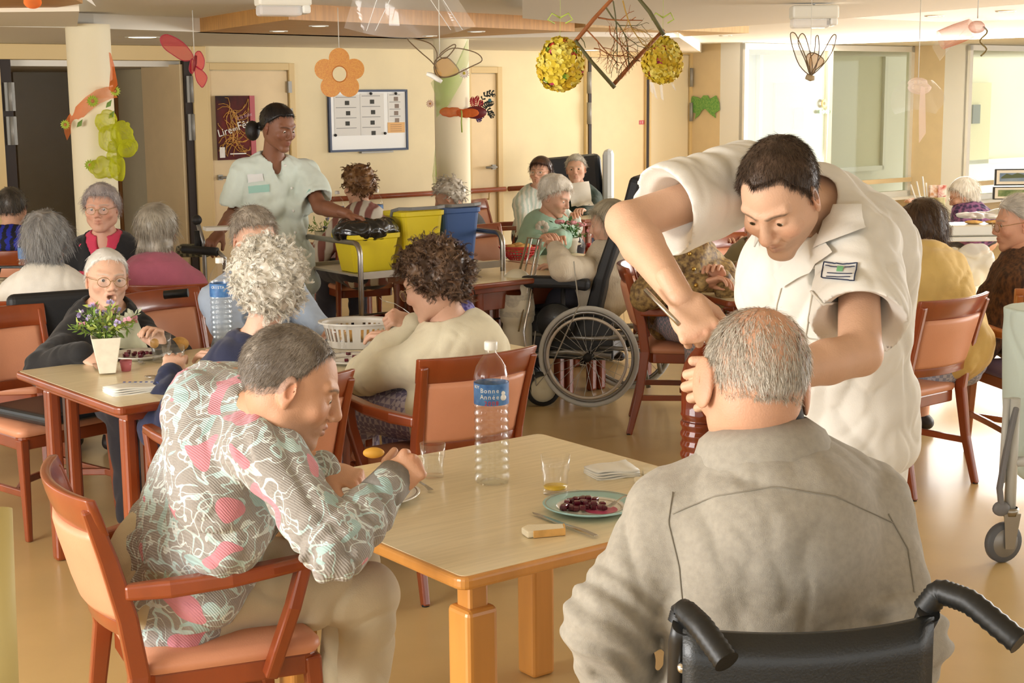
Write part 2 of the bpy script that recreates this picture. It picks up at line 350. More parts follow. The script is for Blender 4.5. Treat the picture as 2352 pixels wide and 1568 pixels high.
# doors, frames
def leaf(name, px0, px1, py, lab, proud=.02, m=DOORP):
    s0, s1, z1 = ws(px0), ws(px1), wz((px0+px1)/2, py); f = MB()
    w_ = .06
    wbox(f, s0-w_, s0, 0, z1+w_, 0, .045); wbox(f, s1, s1+w_, 0, z1+w_, 0, .045); wbox(f, s0, s1, z1, z1+w_, 0, .045)
    fr = f.build(name, FRAMEP, bevel=.004); S(fr); g = MB(); wbox(g, s0+.006, s1-.006, .01, z1-.008, 0, proud); g.build('door_leaf', m, fr)
    return fr, s0, s1
def handle(fr, s, z, dr):
    g = MB(); c = wp(s, z, .03); g.box(c, (.045, .015, .045), TH); g.tube([wp(s, z, .03), wp(s, z, .075), wp(s+dr*.13, z, .075)], .011); g.build('door_handle', STEEL, fr)
fr, s0, s1 = leaf('door_1', 481, 662, 161, ''); handle(fr, s0+.07, wz(505, 407), 1)
g = MB(); [wbox(g, s1-.015, s1+.02, z-.05, z+.05, .03, .055) for z in (wz(660, 200), wz(660, 262))]; g.build('hinge', STEEL, fr)
fr, s0, s1 = leaf('door_2', 1078, 1138, 168, ''); handle(fr, s1-.05, wz(1130, 383), -1)
# double door
fr, s0, s1 = leaf('door_3', 1350, 1480, 132, ''); g = MB(); wbox(g, s0-.035, s0+.0, 0, wz(1350, 132), .03, .06); wbox(g, s1-.012, s1+.02, 0, wz(1400, 132), .02, .05); g.build('dark_gap', DARK, fr)
g = MB(); [g.tube([wp(s0-.03, z-.11, .06), wp(s0-.03, z+.11, .06)], .022, 10) for z in (wz(1350, 190), wz(1350, 260))]; g.build('hinge', STEEL, fr)
fr2, s0, s1 = leaf('door_4', 1486, 1578, 125, '', m=mat('door_pale', 'EBDCBB', .6)); g = MB(); [g.tube([wp(s1, z-.1, .06), wp(s1, z+.1, .06)], .02, 10) for z in (wz(1580, 178), wz(1580, 257))]; g.build('hinge', STEEL, fr2)
# corridor opening frame, open leaf, corridor doors
f = MB(); wbox(f, sA-.16, sA-.02, 0, zO+.12, 0, .05); wbox(f, sB+.02, sB+.15, 0, zO+.12, 0, .05); wbox(f, sA-.02, sB+.02, zO, zO+.12, 0, .05); of = f.build('trim_5', FRAMEP, bevel=.005); S(of)
g = MB(); wbox(g, sA-.02, sA+.07, 0, zO, -.03, .03); wbox(g, sB-.05, sB+.03, 0, zO, -.03, .03); g.build('dark_door_edge', DARK, of)
for s_, zs in ((sA+.04, (.0, .0)), (sB, (0, 0))):
    for py in ((222, 300) if s_ < sB-1 else (205, 292)):
        z = wz(25 if s_ < sB-1 else 432, py); g = MB(); wbox(g, s_-.035, s_+.045, z-.11, z+.11, .03, .045); g.tube([wp(s_+.005, z-.11, .05), wp(s_+.005, z+.11, .05)], .014); g.build('hinge', STEEL, of)
q1 = wp(sB-.04, 0, .0); r = ray(340, 300)[:2]; q2 = isx(q1, norm(V*1.0-U*.12), 340)
fr5 = vwall('door_5', q1, q2, .01, zO-.03, DOORP, .04); S(fr5)
a = wp(sB+.1, 0, -.9); b = isx(a, V, 268)
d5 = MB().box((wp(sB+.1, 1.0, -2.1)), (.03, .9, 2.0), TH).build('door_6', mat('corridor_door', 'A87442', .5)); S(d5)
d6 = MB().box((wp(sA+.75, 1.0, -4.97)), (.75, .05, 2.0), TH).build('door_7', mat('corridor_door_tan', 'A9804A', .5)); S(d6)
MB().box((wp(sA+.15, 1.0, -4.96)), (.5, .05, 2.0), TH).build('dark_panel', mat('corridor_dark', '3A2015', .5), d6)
pc = wall(102, 279, wp(0, 0, -4.9), V); o = MB().box(pc, (.11, .02, .15), TH).build('door_sign', mat('sign_dark', '3A332C', .5)); tag(o, 'small dark square sign on the door deep in the corridor', 'sign')
MB().box(pc+np.array([0, 0, -.055])-V*.012, (.05, .004, .02), TH).build('caption', mat('caption_grey', 'A09884'), o)
pr = MB(); pr.tube([wall(142, 440, wp(0, 0, -3), V), wall(170, 442, wp(0, 0, -3), V)], .03); o = pr.build('corridor_rail', mat('dark_rail', '3B2A1E')); tag(o, 'short dark rail inside the corridor beside the left column', 'handrail')
# handrail along the back wall
for i, (a, b, lab) in enumerate(((690, 1149, 'long reddish wooden handrail along the wall below the notice board'), (1157, 1345, 'reddish wooden handrail on the wall right of the narrow door'))):
    s0, s1 = ws(a), ws(b); zr = .9; t = thing('handrail', lab, 'handrail', (0, 0, 0))
    MB().tube([wp(s0, zr, .07), wp(s1, zr, .07)], .024, 12).build('rail', REDWOOD, t)
    n = max(2, int((s1-s0)/.9))
    for j in range(n):
        s_ = s0+.2+(s1-s0-.4)*j/(n-1); MB().tube([wp(s_, zr-.03, .07), wp(s_, zr-.09, .06), wp(s_, zr-.09, .0)], .009).build('bracket', FRAMEP, t)
# columns
def column(px, w, Y, lab):
    p = at(px, 300, Y); R = w/2*Y/FPX*1.0; o = MB().lathe([(R, 0), (R, 2.27)], (p[0], p[1], 0), 48).build('round_column', mat('column_paint', 'EFE3C2', .6, bump=.04)); tag(o, lab, 'column'); return p, R
C1, R1 = column(214, 98, 9.5, 'cream round column at the left, hung with orange and yellow ribbons')
C2, R2 = column(1039, 80, 12.0, 'cream round column in the middle, wrapped in green tulle')
# the blurred post at the bottom left, close to the camera
pp = onz(-5, 1700, .2)
# ------------------------------------------------------------------ furniture
CHW = mat('red_stained_wood', '8A3F1C', .28, var=.18, vscale=7, stretch=(1, 1, .15), coat=.5)
SALM = mat('salmon_vinyl', 'D89674', .42, var=.04, vscale=5, bump=.12, bscale=220)
PURP = mat('purple_vinyl', '6F5F78', .5, bump=.1, bscale=220); CHW2 = mat('tan_stained_wood', 'A5602E', .35, var=.12, vscale=7, stretch=(1, 1, .15), coat=.3)
RUB = mat('black_rubber', '1A1A1A', .6)
def curved_panel(mb, zs, halfw, sag, y_of, th, n=12, bulge=0):
    """panel curved in plan: centre further back than the ends"""
    rows = []
    for side in (1, -1):
        for z in zs:
            for i in range(n+1):
                a = -1+2*i/n; y = y_of(z)-sag*(1-a*a); edge = (1-abs(a)**6)
                zi = (z-zs[0])/(zs[-1]-zs[0]+1e-9); ez = 1-abs(2*zi-1)**6
                rows.append((a*halfw(z) if callable(halfw) else a*halfw, y+side*(th/2+bulge*edge*ez), z))
    m_ = len(zs)*(n+1); fs = []
    for s_ in (0, 1):
        for k in range(len(zs)-1):
            for i in range(n):
                q = (s_*m_+k*(n+1)+i, s_*m_+k*(n+1)+i+1, s_*m_+(k+1)*(n+1)+i+1, s_*m_+(k+1)*(n+1)+i); fs.append(q if s_ else q[::-1])
    K = len(zs)-1
    for i in range(n):
        fs.append((i, i+1, m_+i+1, m_+i)); fs.append((K*(n+1)+i+1, K*(n+1)+i, m_+K*(n+1)+i, m_+K*(n+1)+i+1))
    for k in range(K):
        a, b = k*(n+1), (k+1)*(n+1); fs.append((b, a, m_+a, m_+b)); fs.append((a+n, b+n, m_+b+n, m_+a+n))
    mb.add(rows, fs, True)
def make_chair(name, lab, arms, loc, rz, wood=None, vinyl=None, group='red wood dining chairs with salmon vinyl'):
    wood = wood or CHW; vinyl = vinyl or SALM
    t = thing(name, lab, 'chair', loc, rz, group)
    yb = lambda z: -.215-.0*z if z < .46 else -.215-.11*((z-.46)/.45)**1.4
    # frame of the back
    for s in (-1, 1):
        pts = [(s*.235, -.30, .0), (s*.225, -.245, .22), (s*.215, -.215, .45), (s*.218, yb(.6), .6), (s*.225, yb(.75), .75), (s*.235, yb(.88), .88)]
        MB().bar(pts, .034, .05, up=(0, 1, 0), ws=[(.026, .034), (.03, .042), (.034, .052), (.032, .05), (.03, .045), (.03, .036)]).build('rear_leg', wood, t, .007)
        MB().tube([(s*.235, -.30, 0), (s*.235, -.30, .008)], .014).build('foot_cap', RUB, t)
        f = MB().bar([(s*.225, .235, .0), (s*.215, .215, .43)], .04, .04, up=(0, 1, 0), ws=[(.026, .028), (.042, .044)]).build('front_leg', wood, t, .007)
    m = MB(); curved_panel(m, [.81, .84, .87, .905], lambda z: .243+.012*(z-.8)*10, .055, lambda z: yb(z)+.012, .024, 16, .004); m.build('top_rail', wood, t, .005)
    m = MB(); curved_panel(m, [.545, .57, .585], .215, .045, lambda z: yb(z), .022, 12); m.build('lower_rail', wood, t, .003)
    m = MB(); curved_panel(m, [.585, .6, .65, .7, .75, .79, .812], lambda z: .207+.012*(z-.6)*5, .05, yb, .022, 14, .012); m.build('backrest', vinyl, t)
    # seat
    def outline(k, rr=.04):
        P = []
        for a, b, c0 in ((.235, .235, 0), (-.235, .235, 90), (-.205, -.2, 180), (.205, -.2, 270)):
            for i in range(5):
                th = math.radians(c0+i*22.5); P.append((a-math.copysign(rr, a)+rr*math.cos(th)*k, b-math.copysign(rr, b)+rr*math.sin(th)*k))
        return P
    m = MB(); m.prism([(x*.99, y*.99) for x, y in outline(1)], .385, .44); m.build('seat_frame', wood, t, .006)
    m = MB(); rings = [(1.0, .44), (1.03, .452), (1.02, .468), (.95, .48), (.7, .488), (.3, .492)]; o = outline(1); n = len(o); vs = []
    for k, z in rings: vs += [(x*k, y*k, z) for x, y in o]
    fs = [(i*n+j, i*n+(j+1) % n, (i+1)*n+(j+1) % n, (i+1)*n+j) for i in range(len(rings)-1) for j in range(n)]+[tuple((len(rings)-1)*n+j for j in range(n))]
    m.add(vs, fs, True); m.build('seat', vinyl, t)
    m = MB()
    for s in (-1, 1): m.bar([(s*.225, -.24, .2), (s*.218, 0, .2), (s*.22, .22, .2)], .02, .03)
    m.bar([(-.22, .16, .2), (-.1, .02, .2), (0, -.02, .2), (.1, .02, .2), (.22, .16, .2)], .02, .03); m.build('stretcher', wood, t, .004)
    if arms:
        for s in (-1, 1):
            m = MB().bar([(s*.225, yb(.66)+.01, .665), (s*.262, -.14, .672), (s*.28, .0, .68), (s*.275, .1, .686), (s*.265, .2, .69)], .045, .03, ws=[(.03, .04), (.04, .045), (.05, .04), (.05, .036), (.042, .034)]); m.build('armrest', wood, t, .01, seg=3)
            m = MB().bar([(s*.266, .19, .69), (s*.268, .155, .58), (s*.25, .12, .47), (s*.235, .1, .40)], .04, .035, up=(0, 1, 0)); m.build('arm_post', wood, t, .007)
    return t
FD = lambda deg: math.radians(deg-90)          # turn so that the seat faces the given compass angle (0 = picture right, 90 = away)
GV = 129.0
armchair = make_chair('dining_armchair', 'red wood armchair in the left foreground, under the man in the patterned jumper', True, (-.80, 3.70, 0), FD(26))
chair = make_chair('dining_chair', 'armless salmon chair under the woman in the yellow top', False, (1.79, 6.91, 0), FD(GV))
GA = 'red wood dining chairs with salmon vinyl'
clone(armchair, (-.93, 5.08, 0), FD(GV), 'armchair behind the bowed head of the man in the patterned jumper')
clone(armchair, (-.30, 5.56, 0), FD(GV-4), 'armchair behind the tall water bottle, under the woman in the cream cardigan')
clone(chair, (-2.46, 7.15, 0), FD(96), 'chair at the left edge under the grey-haired woman in the cream jumper')
clone(chair, (-1.72, 7.72, 0), FD(100), 'chair under the woman in the dusty pink jumper')
clone(chair, (-1.45, 6.92, 0), FD(-38), 'chair of the man in the pale blue jumper, its back edge beside his sleeve')
clone(chair, (-2.05, 6.35, 0), FD(-40), 'chair with the black cushion under the woman in black with white hair')
clone(chair, (-3.12, 9.5, 0), FD(100), 'chair at the far left edge under the man in the blue and black striped top')
clone(chair, (-1.12, 10.95, 0), FD(112), 'chair seen through the steel trolley, under the woman with ginger hair')
clone(armchair, (-.02, 13.2, 0), FD(-20), 'chair of the brown-haired woman in a pale tunic near the wall')
clone(chair, (-.02, 10.45, 0), FD(-42), 'chair under the woman in the mint green cardigan')
clone(armchair, (.95, 8.12, 0), FD(-6), 'chair under the woman in the brown and gold jacket, right of the wheelchair')
clone(armchair, (1.62, 9.6, 0), FD(-70), 'armchair with a shiny top rail behind the woman in the brown and gold jacket')
clone(chair, (2.3, 13.3, 0), FD(-120), 'chair whose orange back peeks above the shoulder of the stooping man, before the pier')
make_chair('purple_armchair', 'tan wood armchair with purple vinyl at the right edge, under the woman in brown tweed', True, (2.56, 7.25, 0), FD(96), CHW2, PURP, None)
# ------------------------------------------------------------------ tables
LAM = mat('maple_laminate', 'EEDDB6', .27, var=.05, vscale=6, stretch=(1, 14, 1), coat=.2)
LOAKW = mat('golden_beech', 'C88A42', .35, var=.13, vscale=9, stretch=(1, 1, .12), coat=.3)
def rrect(x0, x1, y0, y1, r, n=6):
    P = []
    for cx, cy_, a0 in ((x1-r, y1-r, 0), (x0+r, y1-r, 90), (x0+r, y0+r, 180), (x1-r, y0+r, 270)):
        for i in range(n): th = math.radians(a0+90*i/(n-1)); P.append((cx+r*math.cos(th), cy_+r*math.sin(th)))
    return P
def table(name, lab, corner, lu, lv, top, wood, ztop, group=None, style='red', legs='all', rz=TH):
    """corner = near corner; local x runs along U, y along V"""
    t = thing(name, lab, 'table', (corner[0], corner[1], 0), rz, group)
    MB().prism(rrect(0, lu, 0, lv, .03), ztop-.032, ztop-.001).build('table_edge', wood, t, .009, seg=3)
    MB().prism(rrect(.012, lu-.012, .012, lv-.012, .022), ztop-.003, ztop).build('tabletop', top, t)
    if style == 'beech':
        for x in (.1, lu-.1):
            for y in (.1, lv-.1):
                l = MB().box((x, y, .322), (.088, .088, .644)).build('leg', wood, t, .014, seg=3)
                MB().box((x, y, .68), (.055, .055, .1)).build('leg_neck', wood, l, .008)
    else:
        MB().box((lu/2, lv/2, ztop-.05), (lu-.12, lv-.12, .035)).build('under_frame', wood, t, .004)
        MB().box((lu/2, .14, ztop-.125), (lu-.36, .025, .11)).build('apron', wood, t, .004); MB().box((lu/2, lv-.14, ztop-.125), (lu-.36, .025, .11)).build('apron', wood, t, .004)
        for x in (.13, lu-.13):
            for y in (.13, lv-.13):
                m = MB(); m.bar([(x-.035, y, 0), (x-.035, y, ztop-.06)], .055, .055, up=(0, 1, 0)); m.bar([(x+.04, y, 0), (x+.04, y, ztop-.06)], .055, .055, up=(0, 1, 0)); m.build('leg', wood, t, .016, seg=3)
    return t
T1 = table('beech_table', 'square pale laminate table with golden beech legs in the foreground', (-.117, 3.209), 1.05, 1.05, LAM, LOAKW, .75, None, 'beech', rz=TH-.033)
GT = 'red wood dining tables'
T2 = table('dining_table', 'dining table at the left with the flower vase on its corner', (-1.365, 5.08), .93, .95, LAM, CHW, .76, GT)
T2b = table('dining_table', 'dining table carrying the grey plastic basket', (-1.365+.935*U[0], 5.08+.935*U[1]), .93, .95, LAM, CHW, .76, GT)
T3 = table('dining_table', 'dining table carrying the red bread basket', (-.244, 8.39), .95, .95, LAM, CHW, .76, GT)
T3b = table('dining_table', 'dining table carrying the potted pink roses, in front of the wheelchair', (-.244+.955*U[0], 8.39+.955*U[1]), .66, .95, LAM, CHW, .76, GT)
T4 = table('dining_table', 'dining table corner showing between the brown and gold jacket and the white tunic', (1.11, 7.62), 1.2, .5, LAM, CHW, .76, GT, rz=TH-.35)
T5 = table('dining_table', 'far dining table in front of the reclining armchair', (.62, 12.85), .95, .9, LAM, CHW, .76, GT)
T6 = table('dining_table', 'far dining table behind the steel trolley with the lunch bag of plants', (-1.45, 11.0), 1.0, .8, LAM, CHW, .76, GT)
T7 = table('dining_table', 'dining table hidden behind the cream-jumper and dusty-pink women', (-2.55, 7.75), 1.3, .7, LAM, CHW, .76, GT, rz=.2)
# ------------------------------------------------------------------ sculpting field (smooth unions turned into one skin)
f32 = np.float32
def sines(X, Y, Z, fr, seed, n=5, warp=.6):
    r = np.random.default_rng(seed); o = 0
    K = r.normal(size=(n, 3)); K /= np.linalg.norm(K, axis=1)[:, None]; ph = r.uniform(0, 6.28, n)
    wv = np.sin(X*fr*.5+ph[0])+np.sin(Y*fr*.45+ph[1])+np.sin(Z*fr*.55+ph[2])
    for i in range(n): o = o+np.sin((X*K[i, 0]+Y*K[i, 1]+Z*K[i, 2])*fr*(.7+.15*i)+ph[i]+warp*wv)
    return o/n
class Field:
    def __init__(s, lo, hi, vox):
        s.lo = np.asarray(lo, float); s.vox = vox; s.n = np.maximum(3, np.ceil((np.asarray(hi)-s.lo)/vox).astype(int)+1)
        s.f = np.full(s.n, .5, f32); s.ax = [(s.lo[i]+vox*np.arange(s.n[i])).astype(f32) for i in range(3)]
    def blk(s, lo, hi):
        a = np.clip(np.floor((np.asarray(lo)-s.lo)/s.vox).astype(int), 0, s.n); b = np.clip(np.ceil((np.asarray(hi)-s.lo)/s.vox).astype(int)+1, 0, s.n)
        if (b <= a).any(): return None
        sl = tuple(slice(a[i], b[i]) for i in range(3)); X, Y, Z = np.ix_(*[s.ax[i][sl[i]] for i in range(3)]); return sl, X, Y, Z
    def comb(s, sl, d, k, op):
        a = s.f[sl]
        if op < 0: d = -d; h = np.clip(.5-.5*(d-a)/k, 0, 1); s.f[sl] = d*(1-h)+a*h+k*h*(1-h)
        else: h = np.clip(.5+.5*(d-a)/k, 0, 1); s.f[sl] = d*(1-h)+a*h-k*h*(1-h)
    def rc(s, a, b, ra, rb, k=.01, op=1, flat=None):
        a = np.asarray(a, float); b = np.asarray(b, float); R = max(ra, rb)+k+3*s.vox
        q = s.blk(np.minimum(a, b)-R, np.maximum(a, b)+R)
        if q is None: return s
        sl, X, Y, Z = q; v = b-a; L = max(v@v, 1e-9)
        h = np.clip(((X-a[0])*v[0]+(Y-a[1])*v[1]+(Z-a[2])*v[2])/L, 0, 1).astype(f32)
        d = np.sqrt((X-a[0]-h*v[0])**2+(Y-a[1]-h*v[1])**2+(Z-a[2]-h*v[2])**2)-(ra+(rb-ra)*h)
        s.comb(sl, d.astype(f32), k, op); return s
    def el(s, c, r, k=.01, op=1, ax=None):
        c = np.asarray(c, float); r = np.asarray(r, float); A = np.eye(3) if ax is None else np.asarray(ax, float)
        ext = np.sqrt(((A*r[:, None])**2).sum(0))+k+3*s.vox; q = s.blk(c-ext, c+ext)
        if q is None: return s
        sl, X, Y, Z = q; X = X-c[0]; Y = Y-c[1]; Z = Z-c[2]
        p = [(X*A[i, 0]+Y*A[i, 1]+Z*A[i, 2]) for i in range(3)]
        k0 = np.sqrt(sum((p[i]/r[i])**2 for i in range(3)))+1e-6; k1 = np.sqrt(sum((p[i]/r[i]**2)**2 for i in range(3)))+1e-6
        s.comb(sl, (k0*(k0-1)/k1).astype(f32), k, op); return s
    def plane(s, p, n, k=.004):
        """keep the side opposite to n"""
        n = norm(n); X, Y, Z = np.ix_(*s.ax); d = ((X-p[0])*n[0]+(Y-p[1])*n[1]+(Z-p[2])*n[2]).astype(f32)
        d = np.broadcast_to(d, s.f.shape); h = np.clip(.5-.5*(d-s.f)/k, 0, 1); s.f = d*(1-h)+s.f*h+k*h*(1-h); return s
    def cut_ball(s, c, r, n, p):
        """remove what lies within r of c and beyond the plane p,n"""
        c = np.asarray(c, float); q = s.blk(c-r, c+r)
        if q is None: return s
        sl, X, Y, Z = q; n = norm(n); d1 = np.sqrt((X-c[0])**2+(Y-c[1])**2+(Z-c[2])**2)-r; d2 = -((X-p[0])*n[0]+(Y-p[1])*n[1]+(Z-p[2])*n[2])
        s.f[sl] = np.maximum(s.f[sl], -np.maximum(d1, d2)); return s
    def noise(s, amp, fr, seed=1, n=5, warp=.6, stretch=(1, 1, 1)):
        X, Y, Z = np.ix_(*s.ax); s.f = s.f+amp*sines(X*stretch[0], Y*stretch[1], Z*stretch[2], fr, seed, n, warp).astype(f32); return s
    def ridge(s, amp, fr, seed=1):
        X, Y, Z = np.ix_(*s.ax); q = sines(X, Y, Z*.8, fr, seed, 3, 1.3); s.f = s.f+(amp*(np.minimum(np.abs(q)*2.6, 1)-.7)).astype(f32)*-1; return s
    def mesh(s):
        f = s.f; a = f < 0; c = [a[i:a.shape[0]-1+i, j:a.shape[1]-1+j, k:a.shape[2]-1+k] for i in (0, 1) for j in (0, 1) for k in (0, 1)]
        cnt = sum(x.astype(np.int8) for x in c); I = np.nonzero((cnt > 0) & (cnt < 8)); N = len(I[0])
        if N == 0: return np.zeros((0, 3)), np.zeros((0, 4), np.int32)
        off = [(i, j, k) for i in (0, 1) for j in (0, 1) for k in (0, 1)]
        val = np.stack([f[I[0]+i, I[1]+j, I[2]+k] for i, j, k in off], 1)
        P = np.zeros((N, 3)); W = np.zeros(N)
        for e0 in range(8):
            for ax in range(3):
                if off[e0][ax]: continue
                o1 = list(off[e0]); o1[ax] = 1; e1 = off.index(tuple(o1)); v0, v1 = val[:, e0], val[:, e1]; m_ = (v0 < 0) != (v1 < 0)
                t = np.where(m_, v0/(v0-v1+1e-12), 0); q = np.tile(np.array(off[e0], float), (N, 1)); q[:, ax] = t; P += q*m_[:, None]; W += m_
        P = P/W[:, None]+np.stack(I, 1); V_ = s.lo+P*s.vox
        idx = np.full(cnt.shape, -1, np.int32); idx[I] = np.arange(N); F = []
        for ax in range(3):
            o = [0, 0, 0]; o[ax] = 1; sh = np.array(f.shape)
            sl0 = tuple(slice(0 if i == ax else 1, sh[i]-1) for i in range(3)); sl1 = tuple(slice(1, sh[i]) if i == ax else slice(1, sh[i]-1) for i in range(3))
            m0, m1 = a[sl0], a[sl1]; E_ = np.nonzero(m0 != m1); st = np.array([0 if i == ax else 1 for i in range(3)])
            g = [E_[i]+st[i] for i in range(3)]; u, v = (ax+1) % 3, (ax+2) % 3
            def cid(du, dv):
                h = [x.copy() for x in g]; h[u] -= du; h[v] -= dv; return idx[h[0], h[1], h[2]]
            q = np.stack([cid(1, 1), cid(0, 1), cid(0, 0), cid(1, 0)], 1); fl = ~m0[E_]; q[fl] = q[fl][:, ::-1]; F.append(q)
        F = np.concatenate(F); F = F[(F >= 0).all(1)]
        return V_, F.astype(np.int32)
def vnormals(Vt, F):
    n = np.cross(Vt[F[:, 2]]-Vt[F[:, 0]], Vt[F[:, 3]]-Vt[F[:, 1]]); o = np.zeros_like(Vt)
    for i in range(4): np.add.at(o, F[:, i], n)
    return o/(np.linalg.norm(o, axis=1)[:, None]+1e-12)
def merge(parts):
    vs, fs, cs, n = [], [], [], 0
    for p in parts:
        if len(p[0]) == 0: continue
        vs.append(p[0]); fs.append(p[1]+n); cs.append(p[2] if len(p) > 2 else np.ones((len(p[0]), 3))); n += len(p[0])
    return np.concatenate(vs), np.concatenate(fs), np.concatenate(cs)
def field_obj(name, V_, F, m, parent, base, C_=None, smooth=True):
    o = mesh_obj(name, V_-base, F, m, parent, smooth)
    if C_ is not None:
        at_ = o.data.color_attributes.new('Col', 'FLOAT_COLOR', 'POINT'); q = np.ones((len(C_), 4), np.float32); q[:, :3] = C_
        if len(at_.data) == len(q): at_.data.foreach_set('color', q.ravel())
    return o
def attr_mat(name, rough=.5, bump=.1, bscale=300, var=.06, vscale=60, sss=0, sheen=0, stretch=None):
    if name in _M: return _M[name]
    m, nt, b = _new(name); N = nt.nodes; L = nt.links
    a = N.new('ShaderNodeVertexColor'); a.layer_name = 'Col'; b.inputs['Roughness'].default_value = rough
    tc = N.new('ShaderNodeTexCoord'); n = N.new('ShaderNodeTexNoise'); n.inputs['Scale'].default_value = vscale; n.inputs['Detail'].default_value = 4
    mp = N.new('ShaderNodeMapping'); L.new(tc.outputs['Object'], mp.inputs[0]); L.new(mp.outputs[0], n.inputs[0])
    if stretch: mp.inputs['Scale'].default_value = stretch
    mr = N.new('ShaderNodeMapRange'); mr.inputs[3].default_value = 1-var; mr.inputs[4].default_value = 1+var; L.new(n.outputs[0], mr.inputs[0])
    mx = N.new('ShaderNodeMix'); mx.data_type = 'RGBA'; mx.blend_type = 'MULTIPLY'; mx.inputs[0].default_value = 1
    L.new(a.outputs[0], mx.inputs[6]); L.new(mr.outputs[0], mx.inputs[7]); L.new(mx.outputs[2], b.inputs['Base Color'])
    n2 = N.new('ShaderNodeTexNoise'); n2.inputs['Scale'].default_value = bscale; bp = N.new('ShaderNodeBump'); bp.inputs['Strength'].default_value = bump; bp.inputs['Distance'].default_value = .003
    L.new(mp.outputs[0], n2.inputs[0]); L.new(n2.outputs[0], bp.inputs['Height']); L.new(bp.outputs[0], b.inputs['Normal'])
    if sss: b.inputs['Subsurface Weight'].default_value = sss; b.inputs['Subsurface Radius'].default_value = (.012, .005, .003); b.inputs['Subsurface Scale'].default_value = 1
    if sheen: b.inputs['Sheen Weight'].default_value = sheen
    _M[name] = m; return m
SKIN = attr_mat('skin', .52, .25, 260, .07, 35); HAIRM = attr_mat('hair', .42, .0, 200, .12, 120)
EYEW = mat('eye_white', 'E9E2D8', .15); IRIS = mat('iris', '4A3A2A', .1); PUP = mat('pupil', '080808', .1)
